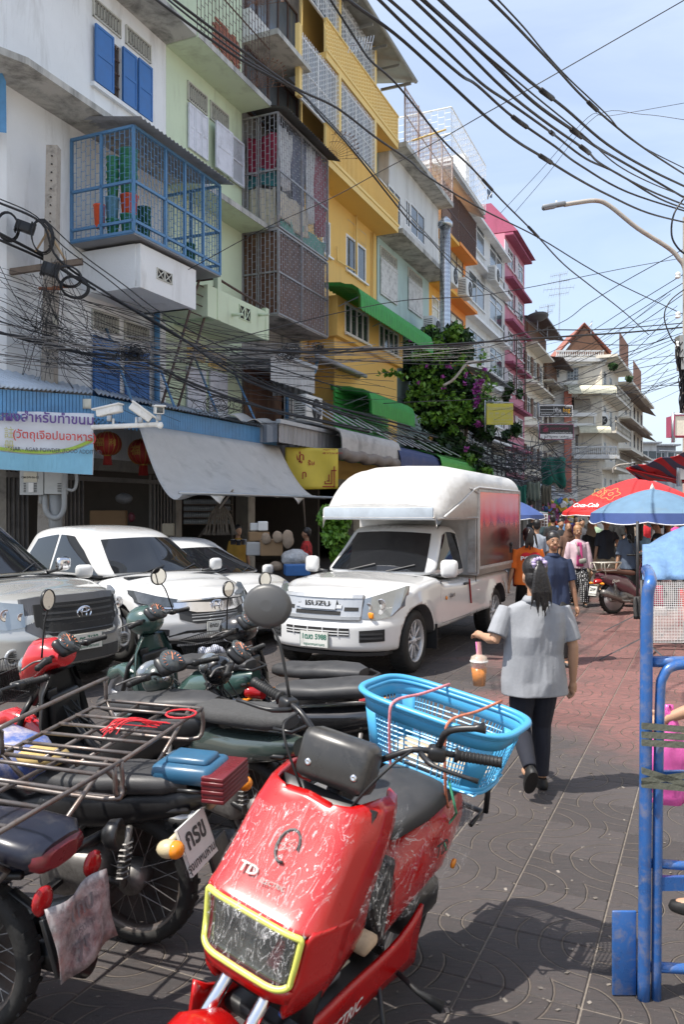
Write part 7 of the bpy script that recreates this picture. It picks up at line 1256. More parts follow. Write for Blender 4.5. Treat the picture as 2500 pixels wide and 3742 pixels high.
mb=MB();mb.ball(M2@Vector((.44,.02,.80)),(.12,.12,.045),14,8,(0,.1,.4));mb.build('seat_foam',mat('yellow_foam',(.50,.36,.14),.9,var=.2,scale=12,dirt=.4),None,'keep',label='patch of yellow foam showing through the torn seat by the blue tank',cat='foam')
b3,M3=old_bike('nearest black motorcycle with a wide bare steel rack and a battered number plate',(-1.35,2.93),(-.94,.34),dict(paint=mat('dusty_navy',(.012,.014,.026),.35,dirt=.35,dirtcol=(.09,.085,.08),dscale=12),tank=mat('navy_tank',(.02,.035,.11),.25,coat=.5),pl='-',rx=(-.40,.40),rw=.38,rz=.90,rn=5,lean=-3))
mb=MB();sect(mb,[(-.42,.73,.10,.04),(-.38,.745,.145,.05),(-.24,.76,.14,.05),(0,.765,.11,.04)],14,3.4);mb.build('tail_housing',MATS['dusty_navy'],b3);mb=MB();sect(mb,[(-.432,.715,.07,.03),(-.42,.72,.12,.036),(-.39,.73,.13,.04)],14,3.4);mb.build('tail_lens',mat('dull_red_lens',(.13,.015,.02),.3),b3)
for s_ in(-1,1):mb=MB();mb.lathe((-.44,s_*.13,.62),[(.045,0),(.048,.01),(.03,.02),(0,.022)],18,(-1,0,0));mb.build('red_reflector',M_redl,b3)
mb=MB();mb.tube([(-.30,-.15,.62),(-.36,-.30,.64)],.018,8).lathe((-.36,-.30,.64),[(.02,.0),(.055,.03),(.06,.07),(.05,.075),(.02,.03)],14,(-1,-.3,0));mb.build('broken_indicator',M_blkp,b3)
pb=MB();
def pf(u,v):return Vector((-.48-.05*(1-v)+.010*math.sin(u*9+v*5),lerp(-.15,.15,u),lerp(.36,.60,v)+.008*math.sin(u*7)))
pb.sheet(pf,10,8,.003);q=pb.build('battered_plate',mat('worn_plate',(.36,.34,.34),.5,.3,var=.3,scale=20,dirt=.8,dirtcol=(.10,.08,.09),dscale=22,rust=(.5,(.35,.14,.12),9)),b3);mb=MB();mb.text('1กน',(-.498,0,.54),(0,-1,0),(.2,0,1),.06,.0,bold=.02);mb.text('กรุงเทพ',(-.515,0,.48),(0,-1,0),(.2,0,1),.03,.0);mb.text('756',(-.525,0,.41),(0,-1,0),(.2,0,1),.065,.0,bold=.02);mb.build('plate_lettering',mat('worn_ink',(.14,.13,.14),.6,var=.4,scale=30),q)
mb=MB();mb.tube([(.3,-.10,.25),(-.2,-.12,.26),(-.32,-.12,.26)],[.04,.055,.058],14).lathe((-.32,-.12,.26),[(.058,0),(.060,.10),(.052,.105),(.046,.02),(.022,.02),(.022,.10),(.014,.10),(.012,.0)],20,(-1,0,.05));mb.build('wide_exhaust',mat('black_pipe',(.02,.02,.02),.3,.4,dirt=.3),b3)
# ================================================================= the red electric scooter in film
Mh_=Matrix.Translation((.20,3.35,0))@Matrix.Rotation(math.atan2(-.84,-.54),4,'Z')@Matrix.Rotation(R(-10),4,'X');es=thing('electric_scooter','bright red electric scooter wrapped in clear film in the foreground','scooter',M=Mh_);M_er=mat('electric_red',(.40,.004,.004),.28,coat=.4,var=.03,scale=4);wb=1.28
bwheel(es,0,.23,.10,False);bwheel(es,wb,.22,.09,False)
def ap(u,v,o=0.0): # apron skin: u -1..1 across, v 0 bottom .. 1 top
    z=interp([(0,.41),(.22,.545),(.45,.69),(1,.985)],v);x=interp([(0,1.04),(.10,1.07),(.40,1.05),(1,.80)],v)+o;w_=interp([(0,.16),(.2,.215),(.5,.24),(.78,.235),(.9,.22),(1,.185)],v);a=abs(u)
    return Vector((x-.10*a**6-.30*max(0,a-.82)/.18*.30,w_*u-.02*v,z-.03*max(0,v-.9)*10*(a-.5 if a<.5 else 0)-(.03 if v>.97 and a<.45 else 0)))
mb=MB();hl=(-.74,.74,.14,.52)
def apsheet(mb,u0,u1,v0,v1,nu,nv,th,o=0.0,fn=None):mb.sheet(lambda a,b:(fn or ap)(lerp(u0,u1,a),lerp(v0,v1,b),o),nu,nv,th)
apsheet(mb,-1,1,.465,1,28,14,.018);apsheet(mb,-1,-.80,.0,.505,6,12,.018);apsheet(mb,.80,1,.0,.505,6,12,.018);apsheet(mb,-.82,.82,.12,.17,20,2,.018);mb.build('front_apron',M_er,es)
mb=MB()
for s_ in(-1,1):mb.sheet(lambda a,b:ap(s_,b)+Vector((-a*lerp(.30,.10,b),-s_*a*lerp(.06,.05,b),-a*.02)),8,14,.014)
mb.build('side_fairing',M_er,es);mb=MB();mb.sheet(lambda a,b:Vector((lerp(.94,.72,b),lerp(-.19,.19,a),lerp(.36,.98,b))),8,8,.02);mb.build('inner_shield',M_blkp,es)
fr_=MB();ring_=[]
for k in range(40):a=2*math.pi*k/40;c,s_=math.cos(a),math.sin(a);ring_.append(ap(.78*math.copysign(abs(c)**.28,c),.32+.15*math.copysign(abs(s_)**.28,s_),.012))
fr_.tube(ring_,.010,8,closed=True);fr_.build('yellow_bezel',mat('lime_yellow',(.58,.60,.12),.35),es)
mb=MB();apsheet(mb,-.76,.76,.18,.46,14,8,.004,-.006);mb.build('headlamp_glass',mat('lamp_glass',(.035,.04,.04),.05,.3,var=.9,scale=25,coat=1),es);mb=MB();apsheet(mb,-.80,.80,.12,.5,8,6,.004,-.06);mb.build('lamp_housing',M_blkp,es)
def film(nm,f,nu,nv,amp=.006):
    m=MATS.get('clear_film')or mat('clear_film',(.9,.9,.9),.08,alpha=.16,var=0,coat=1.0)
    if 'film_done' not in MATS:
        nt=m.node_tree;L=nt.links.new;b=nt.nodes['Principled BSDF'];tc=N(nt,'ShaderNodeTexCoord');mp=N(nt,'ShaderNodeMapping');mp.inputs['Rotation'].default_value=(.3,.2,.5);mp.inputs['Scale'].default_value=(1,3.5,1);nz=N(nt,'ShaderNodeTexNoise',inp={'Scale':6.5,'Detail':5.0,'Distortion':2.2});L(tc.outputs['Object'],mp.inputs[0]);L(mp.outputs[0],nz.inputs['Vector'])
        ab=N(nt,'ShaderNodeMath',operation='SUBTRACT');L(nz.outputs['Fac'],ab.inputs[0]);ab.inputs[1].default_value=.5;a2=N(nt,'ShaderNodeMath',operation='ABSOLUTE');L(ab.outputs[0],a2.inputs[0]);mr=N(nt,'ShaderNodeMapRange',inp={'From Min':0.0,'From Max':0.012,'To Min':.40,'To Max':.015});L(a2.outputs[0],mr.inputs['Value']);L(mr.outputs[0],b.inputs['Alpha']);bp=N(nt,'ShaderNodeBump',inp={'Strength':1.0,'Distance':.02});L(nz.outputs['Fac'],bp.inputs['Height']);L(bp.outputs[0],b.inputs['Normal']);MATS['film_done']=m
    mb=MB();mb.sheet(f,nu,nv,.001);return mb.build(nm,m,es)
film('plastic_film',lambda a,b:ap(lerp(-.8,.8,a),lerp(.16,.50,b),.016)+Vector((.004*math.sin(a*23+b*17),0,0)),14,8)
mb=MB()
for u in(-.42,.0,.42):mb.lathe(ap(u,.32,-.045),[(.07,.0),(.06,.02),(.02,.0),(0,0)],18,(1,0,0))
mb.build('reflector',M_chr,es)
film('plastic_film',lambda a,b:ap(lerp(-1.04,1.08,a),lerp(.50+.04*math.sin(a*9)-.10*math.sin(a*3.1),.90-.06*math.sin(a*5+1),b),.022)+Vector((.006*math.sin(a*31+b*11),0,.006*math.sin(a*17))),30,16)
mb=MB();mb.text('TD',ap(-.32,.64,.020),(-.08,1,0),(-.75,0,.66),.032,.004,bold=.03,sx=1.2);mb.text('ELECTRIC',ap(.10,.63,.020),(-.15,1,0),(-.75,0,.66),.015,.004,bold=.02);mb.text('⚡',ap(.05,.75,.022),(0,1,0),(-.75,0,.66),.04,.004);mb.tube([ap(.05,.75,.018)+Vector((-.035*math.sin(a),.038*math.cos(a),.04*math.sin(a)))for a in[k*.42 for k in range(13)]],.005,5);mb.build('logo',mat('logo_black',(.03,.03,.03),.4),es)
mb=MB();sect(mb,[(-.30,.70,.05,.06),(-.20,.64,.13,.13),(.0,.58,.165,.17),(.22,.54,.155,.19),(.34,.46,.13,.17)],18,2.8);mb.build('rear_body',M_er,es);mb=MB();mb.cbox((.37,0,.48),(.05,.24,.34),r=.02);mb.build('battery_box',M_blkp,es)
mb=MB();sect(mb,[(-.28,.78,.07,.03),(-.2,.80,.13,.055),(0,.80,.155,.06),(.18,.775,.15,.06),(.34,.75,.12,.05),(.42,.73,.06,.03)],20,3.0);mb.build('seat',M_seat,es)
film('plastic_film',lambda a,b:Vector((lerp(-.22,.42,a),(.175-.02*a)*(1 if b<.8 else 1-(b-.8)*1.4),lerp(.42,.72,b)))+Vector((0,.012*math.sin(a*19+b*9),.01*math.sin(a*13))),22,10);film('plastic_film',lambda a,b:Vector((.405+.012*math.sin(a*14+b*7),lerp(-.15,.15,a),lerp(.34,.70,b))),12,10)
mb=MB();mb.cbox((.66,0,.27),(.56,.30,.05),r=.02);mb.build('floor_board',M_blkp,es);mb=MB()
for s_ in(-1,1):mb.sheet(lambda a,b:Vector((lerp(.16,1.08,a),s_*(.165-.02*math.sin(a*3.1)),lerp(.17,.31+.10*(a*2-1)**4,b))),14,4,.016)
mb.build('sill',M_er,es);mb=MB();mb.text('ELECTRIC',(.72,.178,.24),(-1,0,0),(0,0,1),.045,.0,shear=.3,bold=.02);mb.build('side_lettering',mat('silver_ink',(.55,.55,.55),.4),es);mb=MB();mb.text('TD',(.10,.186,.62),(-1,0,0),(0,0,1),.06,.0,bold=.02);mb.build('side_logo',MATS['logo_black'],es)
mb=MB();random.seed(9)
mb.build('x',None,es)if 0 else None
for lab,c,sz,m in(('flattened cardboard scrap on the scooter floor',(.62,-.03,.305),(.24,.20,.012),(.42,.38,.30)),('torn cardboard roll against the battery box',(.46,.06,.36),(.10,.14,.06),(.45,.33,.22)),('grey rag on the scooter floor',(.70,.04,.335),(.18,.12,.04),(.12,.13,.15)),('blue pen case at the front of the scooter floor',(.84,.06,.31),(.14,.02,.015),(.05,.14,.45))):
    mb=MB();vs,fs=rbox(sz[0]/2,sz[1]/2,sz[2]/2,min(sz)*.4);mb.add([Mh_@(Vector(c)+v+Vector((0,0,.012*math.sin(v.x*40+v.y*30))))for v in vs],fs,True);mb.build(lab.split(' on')[0].split(' ag')[0].split(' at')[0].replace(' ','_'),mat(lab[:12],m,.8,var=.25,scale=20),None,'keep',label=lab,cat='scrap')
mb=MB();[mb.tube([(wb-.02,s_*.075,.24),(wb-.24,s_*.075,.44),(wb-.44,s_*.06,.70)],[.022,.022,.018],12)for s_ in(-1,1)];mb.build('fork_leg',M_chr,es);mb=MB();sect(mb,[(wb-.24,.25,.04,.08),(wb-.16,.36,.06,.06),(wb-.02,.445,.068,.03),(wb+.14,.41,.065,.035),(wb+.25,.29,.04,.05)],14,2.6);mb.build('front_mudguard',M_er,es)
mb=MB();mb.tube([(.76,0,.75),(.64,0,1.06)],.03,8);mb.build('steering_column',M_blkp,es);Mg=Matrix.Translation((.62,0,1.06))@Matrix.Rotation(.10,4,'Z');mb=MB(Mg);mb.tube(smooth_path([(-.10,.36,.10),(-.02,.22,.10),(.0,.08,.02),(.0,-.08,.02),(-.02,-.22,.10),(-.10,-.36,.10)],5),.011,8);hb=mb.build('handlebar',M_blkp,es)
mb=MB(Mg);mb.cbox((.07,0,.02),(.13,.27,.17),(0,-.25,0),.035);mb.build('handlebar_cover',mat('scuffed_black',(.035,.034,.033),.33,var=.2,scale=6,dirt=.4,dirtcol=(.11,.10,.09),dscale=9),es);mb=MB(Mg);[mb.lathe((.138,y,.01),[(.012,0),(.012,.004),(.006,.006),(0,.002)],12,(1,0,.2))for y in(-.08,.09)];mb.build('cover_screw',M_chr,es)
for s_ in(-1,1):
    mb=MB(Mg);a=Vector((-.09,s_*.34,.10));e=Vector((-.13,s_*.49,.11));mb.tube([a,a.lerp(e,.06),a.lerp(e,.1),a.lerp(e,.94),e],[.024,.024,.017,.017,.021],12);[mb.tube([a.lerp(e,.15+k*.08),a.lerp(e,.18+k*.08)],.0187,12)for k in range(10)];mb.build('grip',M_blk,hb);mb=MB(Mg);mb.cbox((-.055,s_*.29,.10),(.055,.06,.05),(0,0,s_*.4),.012);mb.build('switch_box',M_blkp,hb)
    mb=MB(Mg);mb.tube(smooth_path([(-.01,s_*.25,.10),(.04,s_*.32,.095),(.02,s_*.46,.085)],5),[.010]*5+[.007]*5+[.009],7);mb.build('brake_lever',M_blkp,hb);mb=MB(Mg);mb.tube(smooth_path([(-.01,s_*.22,.10),(.12,s_*.20,.08),(.13,s_*.10,-.08),(.05,s_*.03,-.25)],5),.005,5);mb.build('brake_cable',M_blk,hb)
mirror(es,Mg@Vector((-.10,-.46,.42)),.082,(-.25,-.1,-.05),Mg@Vector((-.06,-.29,.12)),mat('mirror_back',(.06,.06,.06),.4,var=.1),1.15);mb=MB(Mg);mb.tube(smooth_path([(-.06,.29,.12),(-.02,.33,.20),(-.03,.44,.24)],4),[.012]*8+[.020],8);mb.build('bare_mirror_stalk',M_blkp,hb)
mb=MB();mb.tube([(-.30,.14,.56),(-.42,.14,.58),(-.42,-.14,.58),(-.30,-.14,.56)],.012,6).tube([(-.05,.15,.80),(-.40,.15,.80),(-.42,0,.80),(-.40,-.15,.80),(-.05,-.15,.80)],.012,6).tube([(-.40,.15,.80),(-.38,.17,.60)],.013,8);mb.build('rear_rack',M_blkp,es);mb=MB();mb.tube([(.30,.17,.20),(.30,.26,.17),(.28,.36,.15)],[.010,.010,.022],8);mb.build('foot_peg',M_blk,es);mb=MB();mb.tube([(.40,.14,.2),(.46,.26,.0)],.012,6);mb.build('side_stand',M_blkp,es);mb=MB();mb.lathe((-.05,.18,.50),[(.02,0),(.02,.01),(0,.012)],12,(0,1,0));mb.build('side_reflector',M_amb2,es)
mb=MB();mb.cbox((-.06,0,.26),(.34,.18,.16),r=.05);mb.build('swing_arm',M_blkp,es)
# ---- blue laundry basket tied on behind the seat
Mk=Mh_@Matrix.Translation((-.12,0.0,.83));bk=thing('laundry_basket','light blue plastic laundry basket tied behind the scooter seat','basket',M=Mk);M_bb=mat('basket_blue',(.06,.32,.56),.38,var=.06)
def rr(t,k,z,w_=.33,d_=.20): # rounded rectangle loop
    c,s_=math.cos(t),math.sin(t);return Vector((d_*k*math.copysign(abs(s_)**.5,s_),w_*k*math.copysign(abs(c)**.5,c),z))
n=72;KZ=lambda z:lerp(.78,1.0,z/.27);mb=MB()
for zz,rad in((.27,.016),(.255,.012),(0.005,.010)):mb.tube([rr(2*math.pi*k/n,KZ(zz)+(.03 if zz==.27 else 0),zz)for k in range(n)],rad,8,closed=True,flat=.8)
mb.build('rim',M_bb,bk);mb=MB()
def wallband(z0,z1,t0=0,t1=1):m_=int(n*(t1-t0))+1;mb.sheet(lambda a,b:rr(2*math.pi*lerp(t0,t1,a),KZ(lerp(z0,z1,b)),lerp(z0,z1,b)),m_,2,.004)
wallband(.20,.262);wallband(0,.03)
for c in(.125,.375,.625,.875):wallband(.03,.20,c-.045,c+.045)
mb.build('basket_wall',M_bb,bk);mb=MB()
for t0 in(-.08,.17,.42,.67):
    m_=18 if t0 in(.17,.67)else 9
    for k in range(m_+1):t=t0+.16*k/m_;mb.tube([rr(2*math.pi*t,KZ(z),z)for z in(.03,.2)],.0035,4,caps=False)
    for j in range(1,8):z=.03+.17*j/8;mb.tube([rr(2*math.pi*(t0+.16*q/12),KZ(z),z)for q in range(13)],.0035,4,caps=False)
mb.build('basket_lattice',M_bb,bk);mb=MB()
for k in range(13):y=lerp(-.25,.25,k/12);mb.tube([(-.15,y,.006),(.15,y,.006)],.004,4)
for k in range(8):x=lerp(-.15,.15,k/7);mb.tube([(x,-.25,.006),(x,.25,.006)],.004,4)
mb.build('basket_floor',M_bb,bk);mb=MB();mb.cbox((0,0,.018),(.27,.46,.012),(0.03,.02,.1),.004);mb.build('cardboard_sheet',mat('kraft',(.50,.40,.28),.9,var=.1),None,'keep')if 0 else None
cb=MB();vs,fs=rbox(.13,.22,.006,.004);cb.add([Mk@(v+Vector((0,0,.025)))for v in vs],fs);cb.build('cardboard',mat('kraft',(.50,.40,.28),.9,var=.1),None,'keep',label='sheet of brown cardboard lying in the blue basket',cat='cardboard')
for lab,y,col in(('pink rope looped over the left end of the blue basket',-.10,(.62,.22,.24)),('orange flecked rope over the right half of the blue basket',.15,(.50,.16,.09))):
    mb=MB();mb.tube([Mk@p for p in smooth_path([(-.22,y+.02,.29),(0,y,.285),(.21,y-.02,.29),(.235,y-.02,.22),(.20,y,.02),(.14,y,-.08)],6)],.006,6);mb.build('rope',mat(lab[:4]+'_rope',col,.8,var=.4,scale=60),None,'keep',label=lab,cat='rope')
mb=MB();mb.tube([Mk@p for p in smooth_path([(.20,.16,.05),(.19,.20,-.05),(.10,.17,-.12),(.12,.14,-.2),(.16,.18,-.24)],6)],.005,5);mb.build('rope',mat('green_rope',(.06,.30,.16),.8,var=.5,scale=60),None,'keep',label='green bungee cord hanging below the blue basket',cat='rope')
# ================================================================= people
SK=[mat('skin_a',(.42,.24,.15),.55,var=.06),mat('skin_b',(.30,.16,.095),.55,var=.06)];M_hair=mat('black_hair',(.012,.010,.010),.45,var=.4,scale=30,bump=.8,bscale=90)
def ell(w_,d_,z,n=18,cx=0,cy=0,p=2.3):return[(cx+w_*math.copysign(abs(math.cos(a))**(2/p),math.cos(a)),cy+d_*math.copysign(abs(math.sin(a))**(2/p),math.sin(a)),z)for a in[2*math.pi*k/n for k in range(n)]]
def rem(v,sm=4,f=.7):return[('REMESH',dict(mode='VOXEL',voxel_size=v,use_smooth_shade=True)),('SMOOTH',dict(iterations=sm,factor=f))]
def fold(p,a,s):n=noise.noise(Vector((p[0]*s,p[1]*s,p[2]*s*.45)));return n*a
def person(label,px,Y,face,h=1.6,top=None,bot=None,sleeve=.5,lh=None,rh=None,skin=0,hair='short',hat=None,pants='leg',wide=1.0,v=.012,stride=.12,lift=0.0,det=True,hem=.45,group='people in the street',X=None,collar=False,shoe=None,elb=None):
    """face: heading in degrees, 90 = walking away, -90 = towards the camera; local x = right hand side of the figure"""
    x0=X if X is not None else(px-HX)/FOC*Y;M=Matrix.Translation((x0,Y,0))@Matrix.Rotation(R(face-90),4,'Z')@Matrix.Scale(h,4);rt=thing('person',label,'person',M=M,group=group);sk=SK[skin];w_=wide;v=v/h
    lh=lh or(-.155*w_,.03,.44);rh=rh or(.155*w_,.0,.44);sh=[Vector((s*.100*w_,0,.795))for s in(-1,1)];hd=[Vector(lh),Vector(rh)];el=[]
    for s,a,b in zip((-1,1),sh,hd):
        d=(b-a);l=d.length;k=max(0,.165**2-(l/2)**2)**.5;el.append((a+b)/2+Vector((s*.5,-.8,-.2)).normalized()*min(k,.11))
    if elb:el[0]=Vector(elb)
    ank=[Vector((-.052,stride,.045+lift)),Vector((.052,-stride,.045))]
    if lift:ank[0].y=-stride-.05;ank[1].y=stride
    kn=[Vector((a.x,max(a.y,0)*.7+.03,.275))for a in ank];hp=[Vector((s*.05,0,.49))for s in(-1,1)]
    mb=MB();mb.ball((0,.006,.935),(.046,.055,.066),18,14);mb.ball((0,.022,.895),(.033,.035,.03),12,8);mb.tube([(0,-.008,.81),(0,0,.89)],[.034,.030],12)
    mb.tube([(0,.056,.938),(0,.070,.918)],[.006,.010],8)
    for s in(-1,1):mb.ball((s*.046,.0,.925),(.006,.012,.018),8,6);mb.ball((s*.024,.050,.905),(.014,.010,.012),8,6)
    mb.loft([ell(.08*w_,.045,.52),ell(.07*w_,.045,.66),ell(.075*w_,.042,.77),ell(.04,.03,.82)])
    for i,s in enumerate((-1,1)):
        a,e,b=sh[i],el[i],hd[i];mb.tube([a,a.lerp(e,.5),e,e.lerp(b,.35),b],[.030,.027,.022,.023,.0145],10);f=(b-e).normalized();side=Vector((0,1,0))-f*f.y;side.normalize();th=f.cross(side)
        if det:
            pc=b+f*.028;mb.tube([b,b+f*.02,b+f*.05],[.013,.019,.018],8)
            for k in range(4):o=side*(.012*(1.5-k));q=b+f*.045+o;L_=(.036,.042,.040,.032)[k];mb.tube([q,q+f*L_*.5-th*s*.006,q+f*L_*.85-th*s*.022],[.0065,.006,.005],6)
            q=b+f*.015+side*.016;mb.tube([q,q+side*.015+f*.018,q+side*.014+f*.040-th*s*.008],[.008,.0075,.006],6)
        else:mb.ball(b+f*.04,(.018,.02,.04),8,6)
        a,e,b=hp[i],kn[i],ank[i];mb.tube([a,a.lerp(e,.5),e,e.lerp(b,.3),b],[.05,.042,.032,.033,.019],10);mb.ball(b+Vector((0,.03,-.02)),(.024,.055,.018),10,6)
    mb.build('body',sk,rt,mods=rem(v*.8,2,.5))
    if det:
        mb=MB();[mb.ball((s*.019,.0535,.940),(.0075,.004,.0035),8,6)for s in(-1,1)];mb.build('eye',mat('eye_dark',(.02,.015,.012),.2,var=0),rt);mb=MB();[mb.tube([(s*.010,.058,.951),(s*.020,.057,.955),(s*.031,.051,.951)],[.0015,.0022,.001],4)for s in(-1,1)];mb.build('eyebrow',M_hair,rt)
        mb=MB();mb.tube([(-.015,.053,.893),(-.006,.059,.8955),(0,.060,.894),(.006,.059,.8955),(.015,.053,.893)],[.001,.0032,.003,.0032,.001],6);mb.build('lips',mat('lips',(.30,.10,.09),.4,var=0),rt)
    hm=M_hair
    mb=MB()
    if hair in('short','pony','bun','long'):
        mb.ball((0,-.008,.966),(.054,.061,.058),16,12)
        if hair!='short':mb.ball((0,-.028,.925),(.050,.040,.055),14,10)
        else:mb.ball((0,-.030,.935),(.047,.036,.048),14,10)
        if hair=='pony':
            mb.ball((0,-.065,.985),(.020,.018,.020),10,8)
            for k in range(11):a=rg(0,.010);mb.tube(smooth_path([(a*.4,-.07,.985),(a*1.6,-.088,.95),(a*2.6+rg(0,.006),-.092,.87),(a*3.2+rg(0,.010),-.090,.775+rg(0,.014))],4),[.012]*9+[.008,.005,.002,.001],6)
        if hair=='bun':mb.ball((0,-.01,1.03),(.032,.030,.024),10,8)
        if hair=='long':mb.loft([ell(.046,.03,.93,cy=-.03),ell(.05,.03,.85,cy=-.04),ell(.04,.02,.76,cy=-.05)])
        mb.build('hair',MATS.get('hair_'+str(px),hm),rt,mods=rem(v*.55,1,.4)if det else rem(v,2))
    if hair=='hijab':mb.ball((0,-.008,.94),(.056,.062,.072),16,12);mb.loft([ell(.05,.055,.90),ell(.06,.065,.86),ell(.085,.08,.80),ell(.10,.07,.75)]);q=mb.build('headscarf',hat or sk,rt,mods=rem(v,3));q.location=(0,-.012,0)
    elif hat:mb=MB();mb.ball((0,-.004,.975),(.054,.060,.040),16,8);mb.cbox((0,.065,.968),(.07,.06,.008),(.15,0,0),.003);mb.build('cap',hat,rt)
    if top:
        mb=MB();k=w_*1.12;L_=[(hem,.105*k,.078),(hem+.06,.104*k,.076),(.60,.090*k,.070),(.68,.092*k,.074),(.74,.098*k,.070),(.78,.098*k,.060),(.805,.078*k,.050),(.825,.052,.043),(.838,.040,.038)]
        mb.loft([[(q[0]*(1+fold(q,.14,9)),q[1]*(1.06+fold(q,.34,13)),q[2])for q in ell(a,b,z,40)]for z,a,b in L_])
        for i in(0,1):
            a,e,b=sh[i],el[i],hd[i];t=min(1,sleeve*2);c1=a.lerp(e,t);pts=[a+Vector((0,0,.004)),a.lerp(c1,.4),c1];rr_=[.031,.040,.043]
            if sleeve>.5:pts.append(e.lerp(b,(sleeve-.5)*2));rr_.append(.030)
            mb.tube(pts,rr_,12)
        mb.build('shirt',top,rt,mods=rem(v*.75,6,.6))
        if collar:mb=MB();mb.loft([ell(.038,.036,.848),ell(.046,.044,.838),ell(.058,.054,.818),ell(.052,.048,.82),ell(.042,.04,.84)],caps=False);mb.build('collar',top,rt)
    if bot:
        mb=MB();mb.loft([ell(.086*w_,.066,.46),ell(.086*w_,.062,.52),ell(.07*w_,.045,.56)])
        if pants=='skirt':mb.loft([ell(.14,.12,.08),ell(.11,.09,.35),ell(.09,.07,.5)])
        else:
            for i in(0,1):a,e,b=hp[i],kn[i],ank[i];q=2.0 if pants=='wide' else 1.0;mb.tube([a,a.lerp(e,.5),e,e.lerp(b,.5),b+Vector((0,0,.01))],[.058,.054*q**.3,.043*q**.5,.038*q**.7,.028*q],14)
        mb.build('trousers' if pants!='skirt' else 'skirt',bot,rt,mods=rem(v*.8,3,.6))
    for i in(0,1):
        if lift and i==0:M2=Matrix.Translation(ank[0])@Matrix.Rotation(R(-58),4,'X');
        else:M2=Matrix.Translation(ank[i])
        mb=MB(M2);mb.loft([ell(.026,.066,-.043,cy=.030),ell(.028,.070,-.035,cy=.030),ell(.027,.066,-.020,cy=.028),ell(.018,.030,.0,cy=0.0)]);s_=mb.build('shoe',shoe or M_blk,rt)
    return rt,M,hd
def cl(n,c,**k):return mat('cloth_'+n,c,.9,var=.12,scale=14,bump=.35,bscale=120,**k)
random.seed(21)
M_gs=cl('grey_pique',(.27,.28,.30));wm,Mw_,hd=person('woman in a grey polo shirt and dark trousers walking away with an iced drink',1975,5.35,93,1.56,M_gs,cl('dark_navy',(.014,.016,.026)),.42,lh=(-.205,.10,.66),rh=(.175,.02,.475),elb=(-.180,-.03,.660),hair='pony',wide=1.24,v=.008,stride=.06,lift=.09,hem=.425,collar=True,X=1.29)
mb=MB();[mb.tube([(math.cos(a)*.022+rg(0,.003),-.066+rg(0,.004),.988+math.sin(a)*.018),(math.cos(a+.5)*.026,-.070+rg(0,.006),.988+math.sin(a+.5)*.022)],.010,7)for a in[k*.5 for k in range(13)]];mb.build('scrunchie',mat('lilac_fluff',(.42,.34,.52),.95,var=.3,scale=40),wm)
c=Mw_@(hd[0]+Vector((-.008,.02,-.03)));cz=c-Vector((0,0,.30));ck=thing('drink_cup','plastic cup of orange iced tea hanging in a pink-handled bag from her left hand','drink',cz);mb=MB();mb.lathe((0,0,0),[(.041,0),(.053,.12)],20);mb.build('tea',mat('orange_tea',(.80,.30,.04),.3,var=.1),ck);mb=MB();mb.lathe((0,0,-.002),[(.043,0),(.060,.165),(.062,.168),(.054,.20),(.02,.215),(.0,.215)],20);mb.build('cup',mat('cup_plastic',(.9,.75,.6),.1,alpha=.35,var=0),ck)
mb=MB();mb.lathe((0,0,.16),[(.062,0),(.065,.006),(.062,.012)],20);mb.build('lid_rim',mat('clear_rim',(.8,.8,.78),.2,alpha=.6,var=0),ck);mb=MB();mb.tube([(.0,0,.03),(-.02,0,.30)],.004,6);mb.build('straw',mat('pink_straw',(.75,.15,.45),.4),ck);mb=MB();mb.loft([[(math.cos(a)*r_,math.sin(a)*r_*.7,z)for a in[k*.785 for k in range(8)]]for r_,z in((.05,.12),(.022,.19),(.014,.30))],caps=False);mb.build('bag_handle',mat('thin_pink',(.85,.45,.42),.3,alpha=.55,var=0),ck)
M_nv=cl('navy_polo',(.018,.03,.07));mn,M3_,h3=person('man in a navy polo shirt walking towards the camera behind the grey-shirted woman',2022,9.9,-88,1.60,M_nv,M_blk,.45,rh=(.17,.06,.46),hair='short',wide=1.12,skin=1,v=.010,collar=True);MATS['hair_2112']=mat('bleached_hair',(.32,.17,.08),.5,var=.4,scale=30)
M_dots=mat('polka_black',(.015,.015,.016),.9,var=0);nt=M_dots.node_tree;L=nt.links.new;tc=N(nt,'ShaderNodeTexCoord');vr=N(nt,'ShaderNodeTexVoronoi',inp={'Scale':42.0,'Randomness':.15});L(tc.outputs['Object'],vr.inputs['Vector']);lt=N(nt,'ShaderNodeMath',operation='LESS_THAN');lt.inputs[1].default_value=.30;L(vr.outputs['Distance'],lt.inputs[0]);mx=N(nt,'ShaderNodeMixRGB');mx.inputs[1].default_value=(.015,.015,.016,1);mx.inputs[2].default_value=(.6,.6,.6,1);L(lt.outputs[0],mx.inputs[0]);L(mx.outputs[0],nt.nodes['Principled BSDF'].inputs['Base Color'])
pkl,M4_,h4=person('woman in an open pale pink jacket and black polka dot trousers with her hair up',2112,15.7,-90,1.56,cl('pale_pink',(.58,.42,.46)),M_dots,.92,hair='bun',skin=1,pants='wide',wide=1.05,v=.013,hem=.47)
mb=MB();mb.sheet(lambda a,b:Vector((lerp(-.035,.035,a)*(1.3-.5*b),.088-.02*b+.006*math.cos(a*6.28),lerp(.50,.80,b))),6,8,.006);mb.build('magenta_top',cl('magenta',(.42,.05,.17)),pkl);mb=MB();mb.cbox((-.03,.11,.57),(.09,.04,.06),(0,.2,0),.015);bgp=mb.build('shoulder_bag',cl('sage',(.24,.25,.21)),pkl);mb=MB();mb.tube([(-.01,.11,.60),(.05,.07,.80)],.006,5);mb.build('bag_strap',MATS['cloth_sage'],bgp)
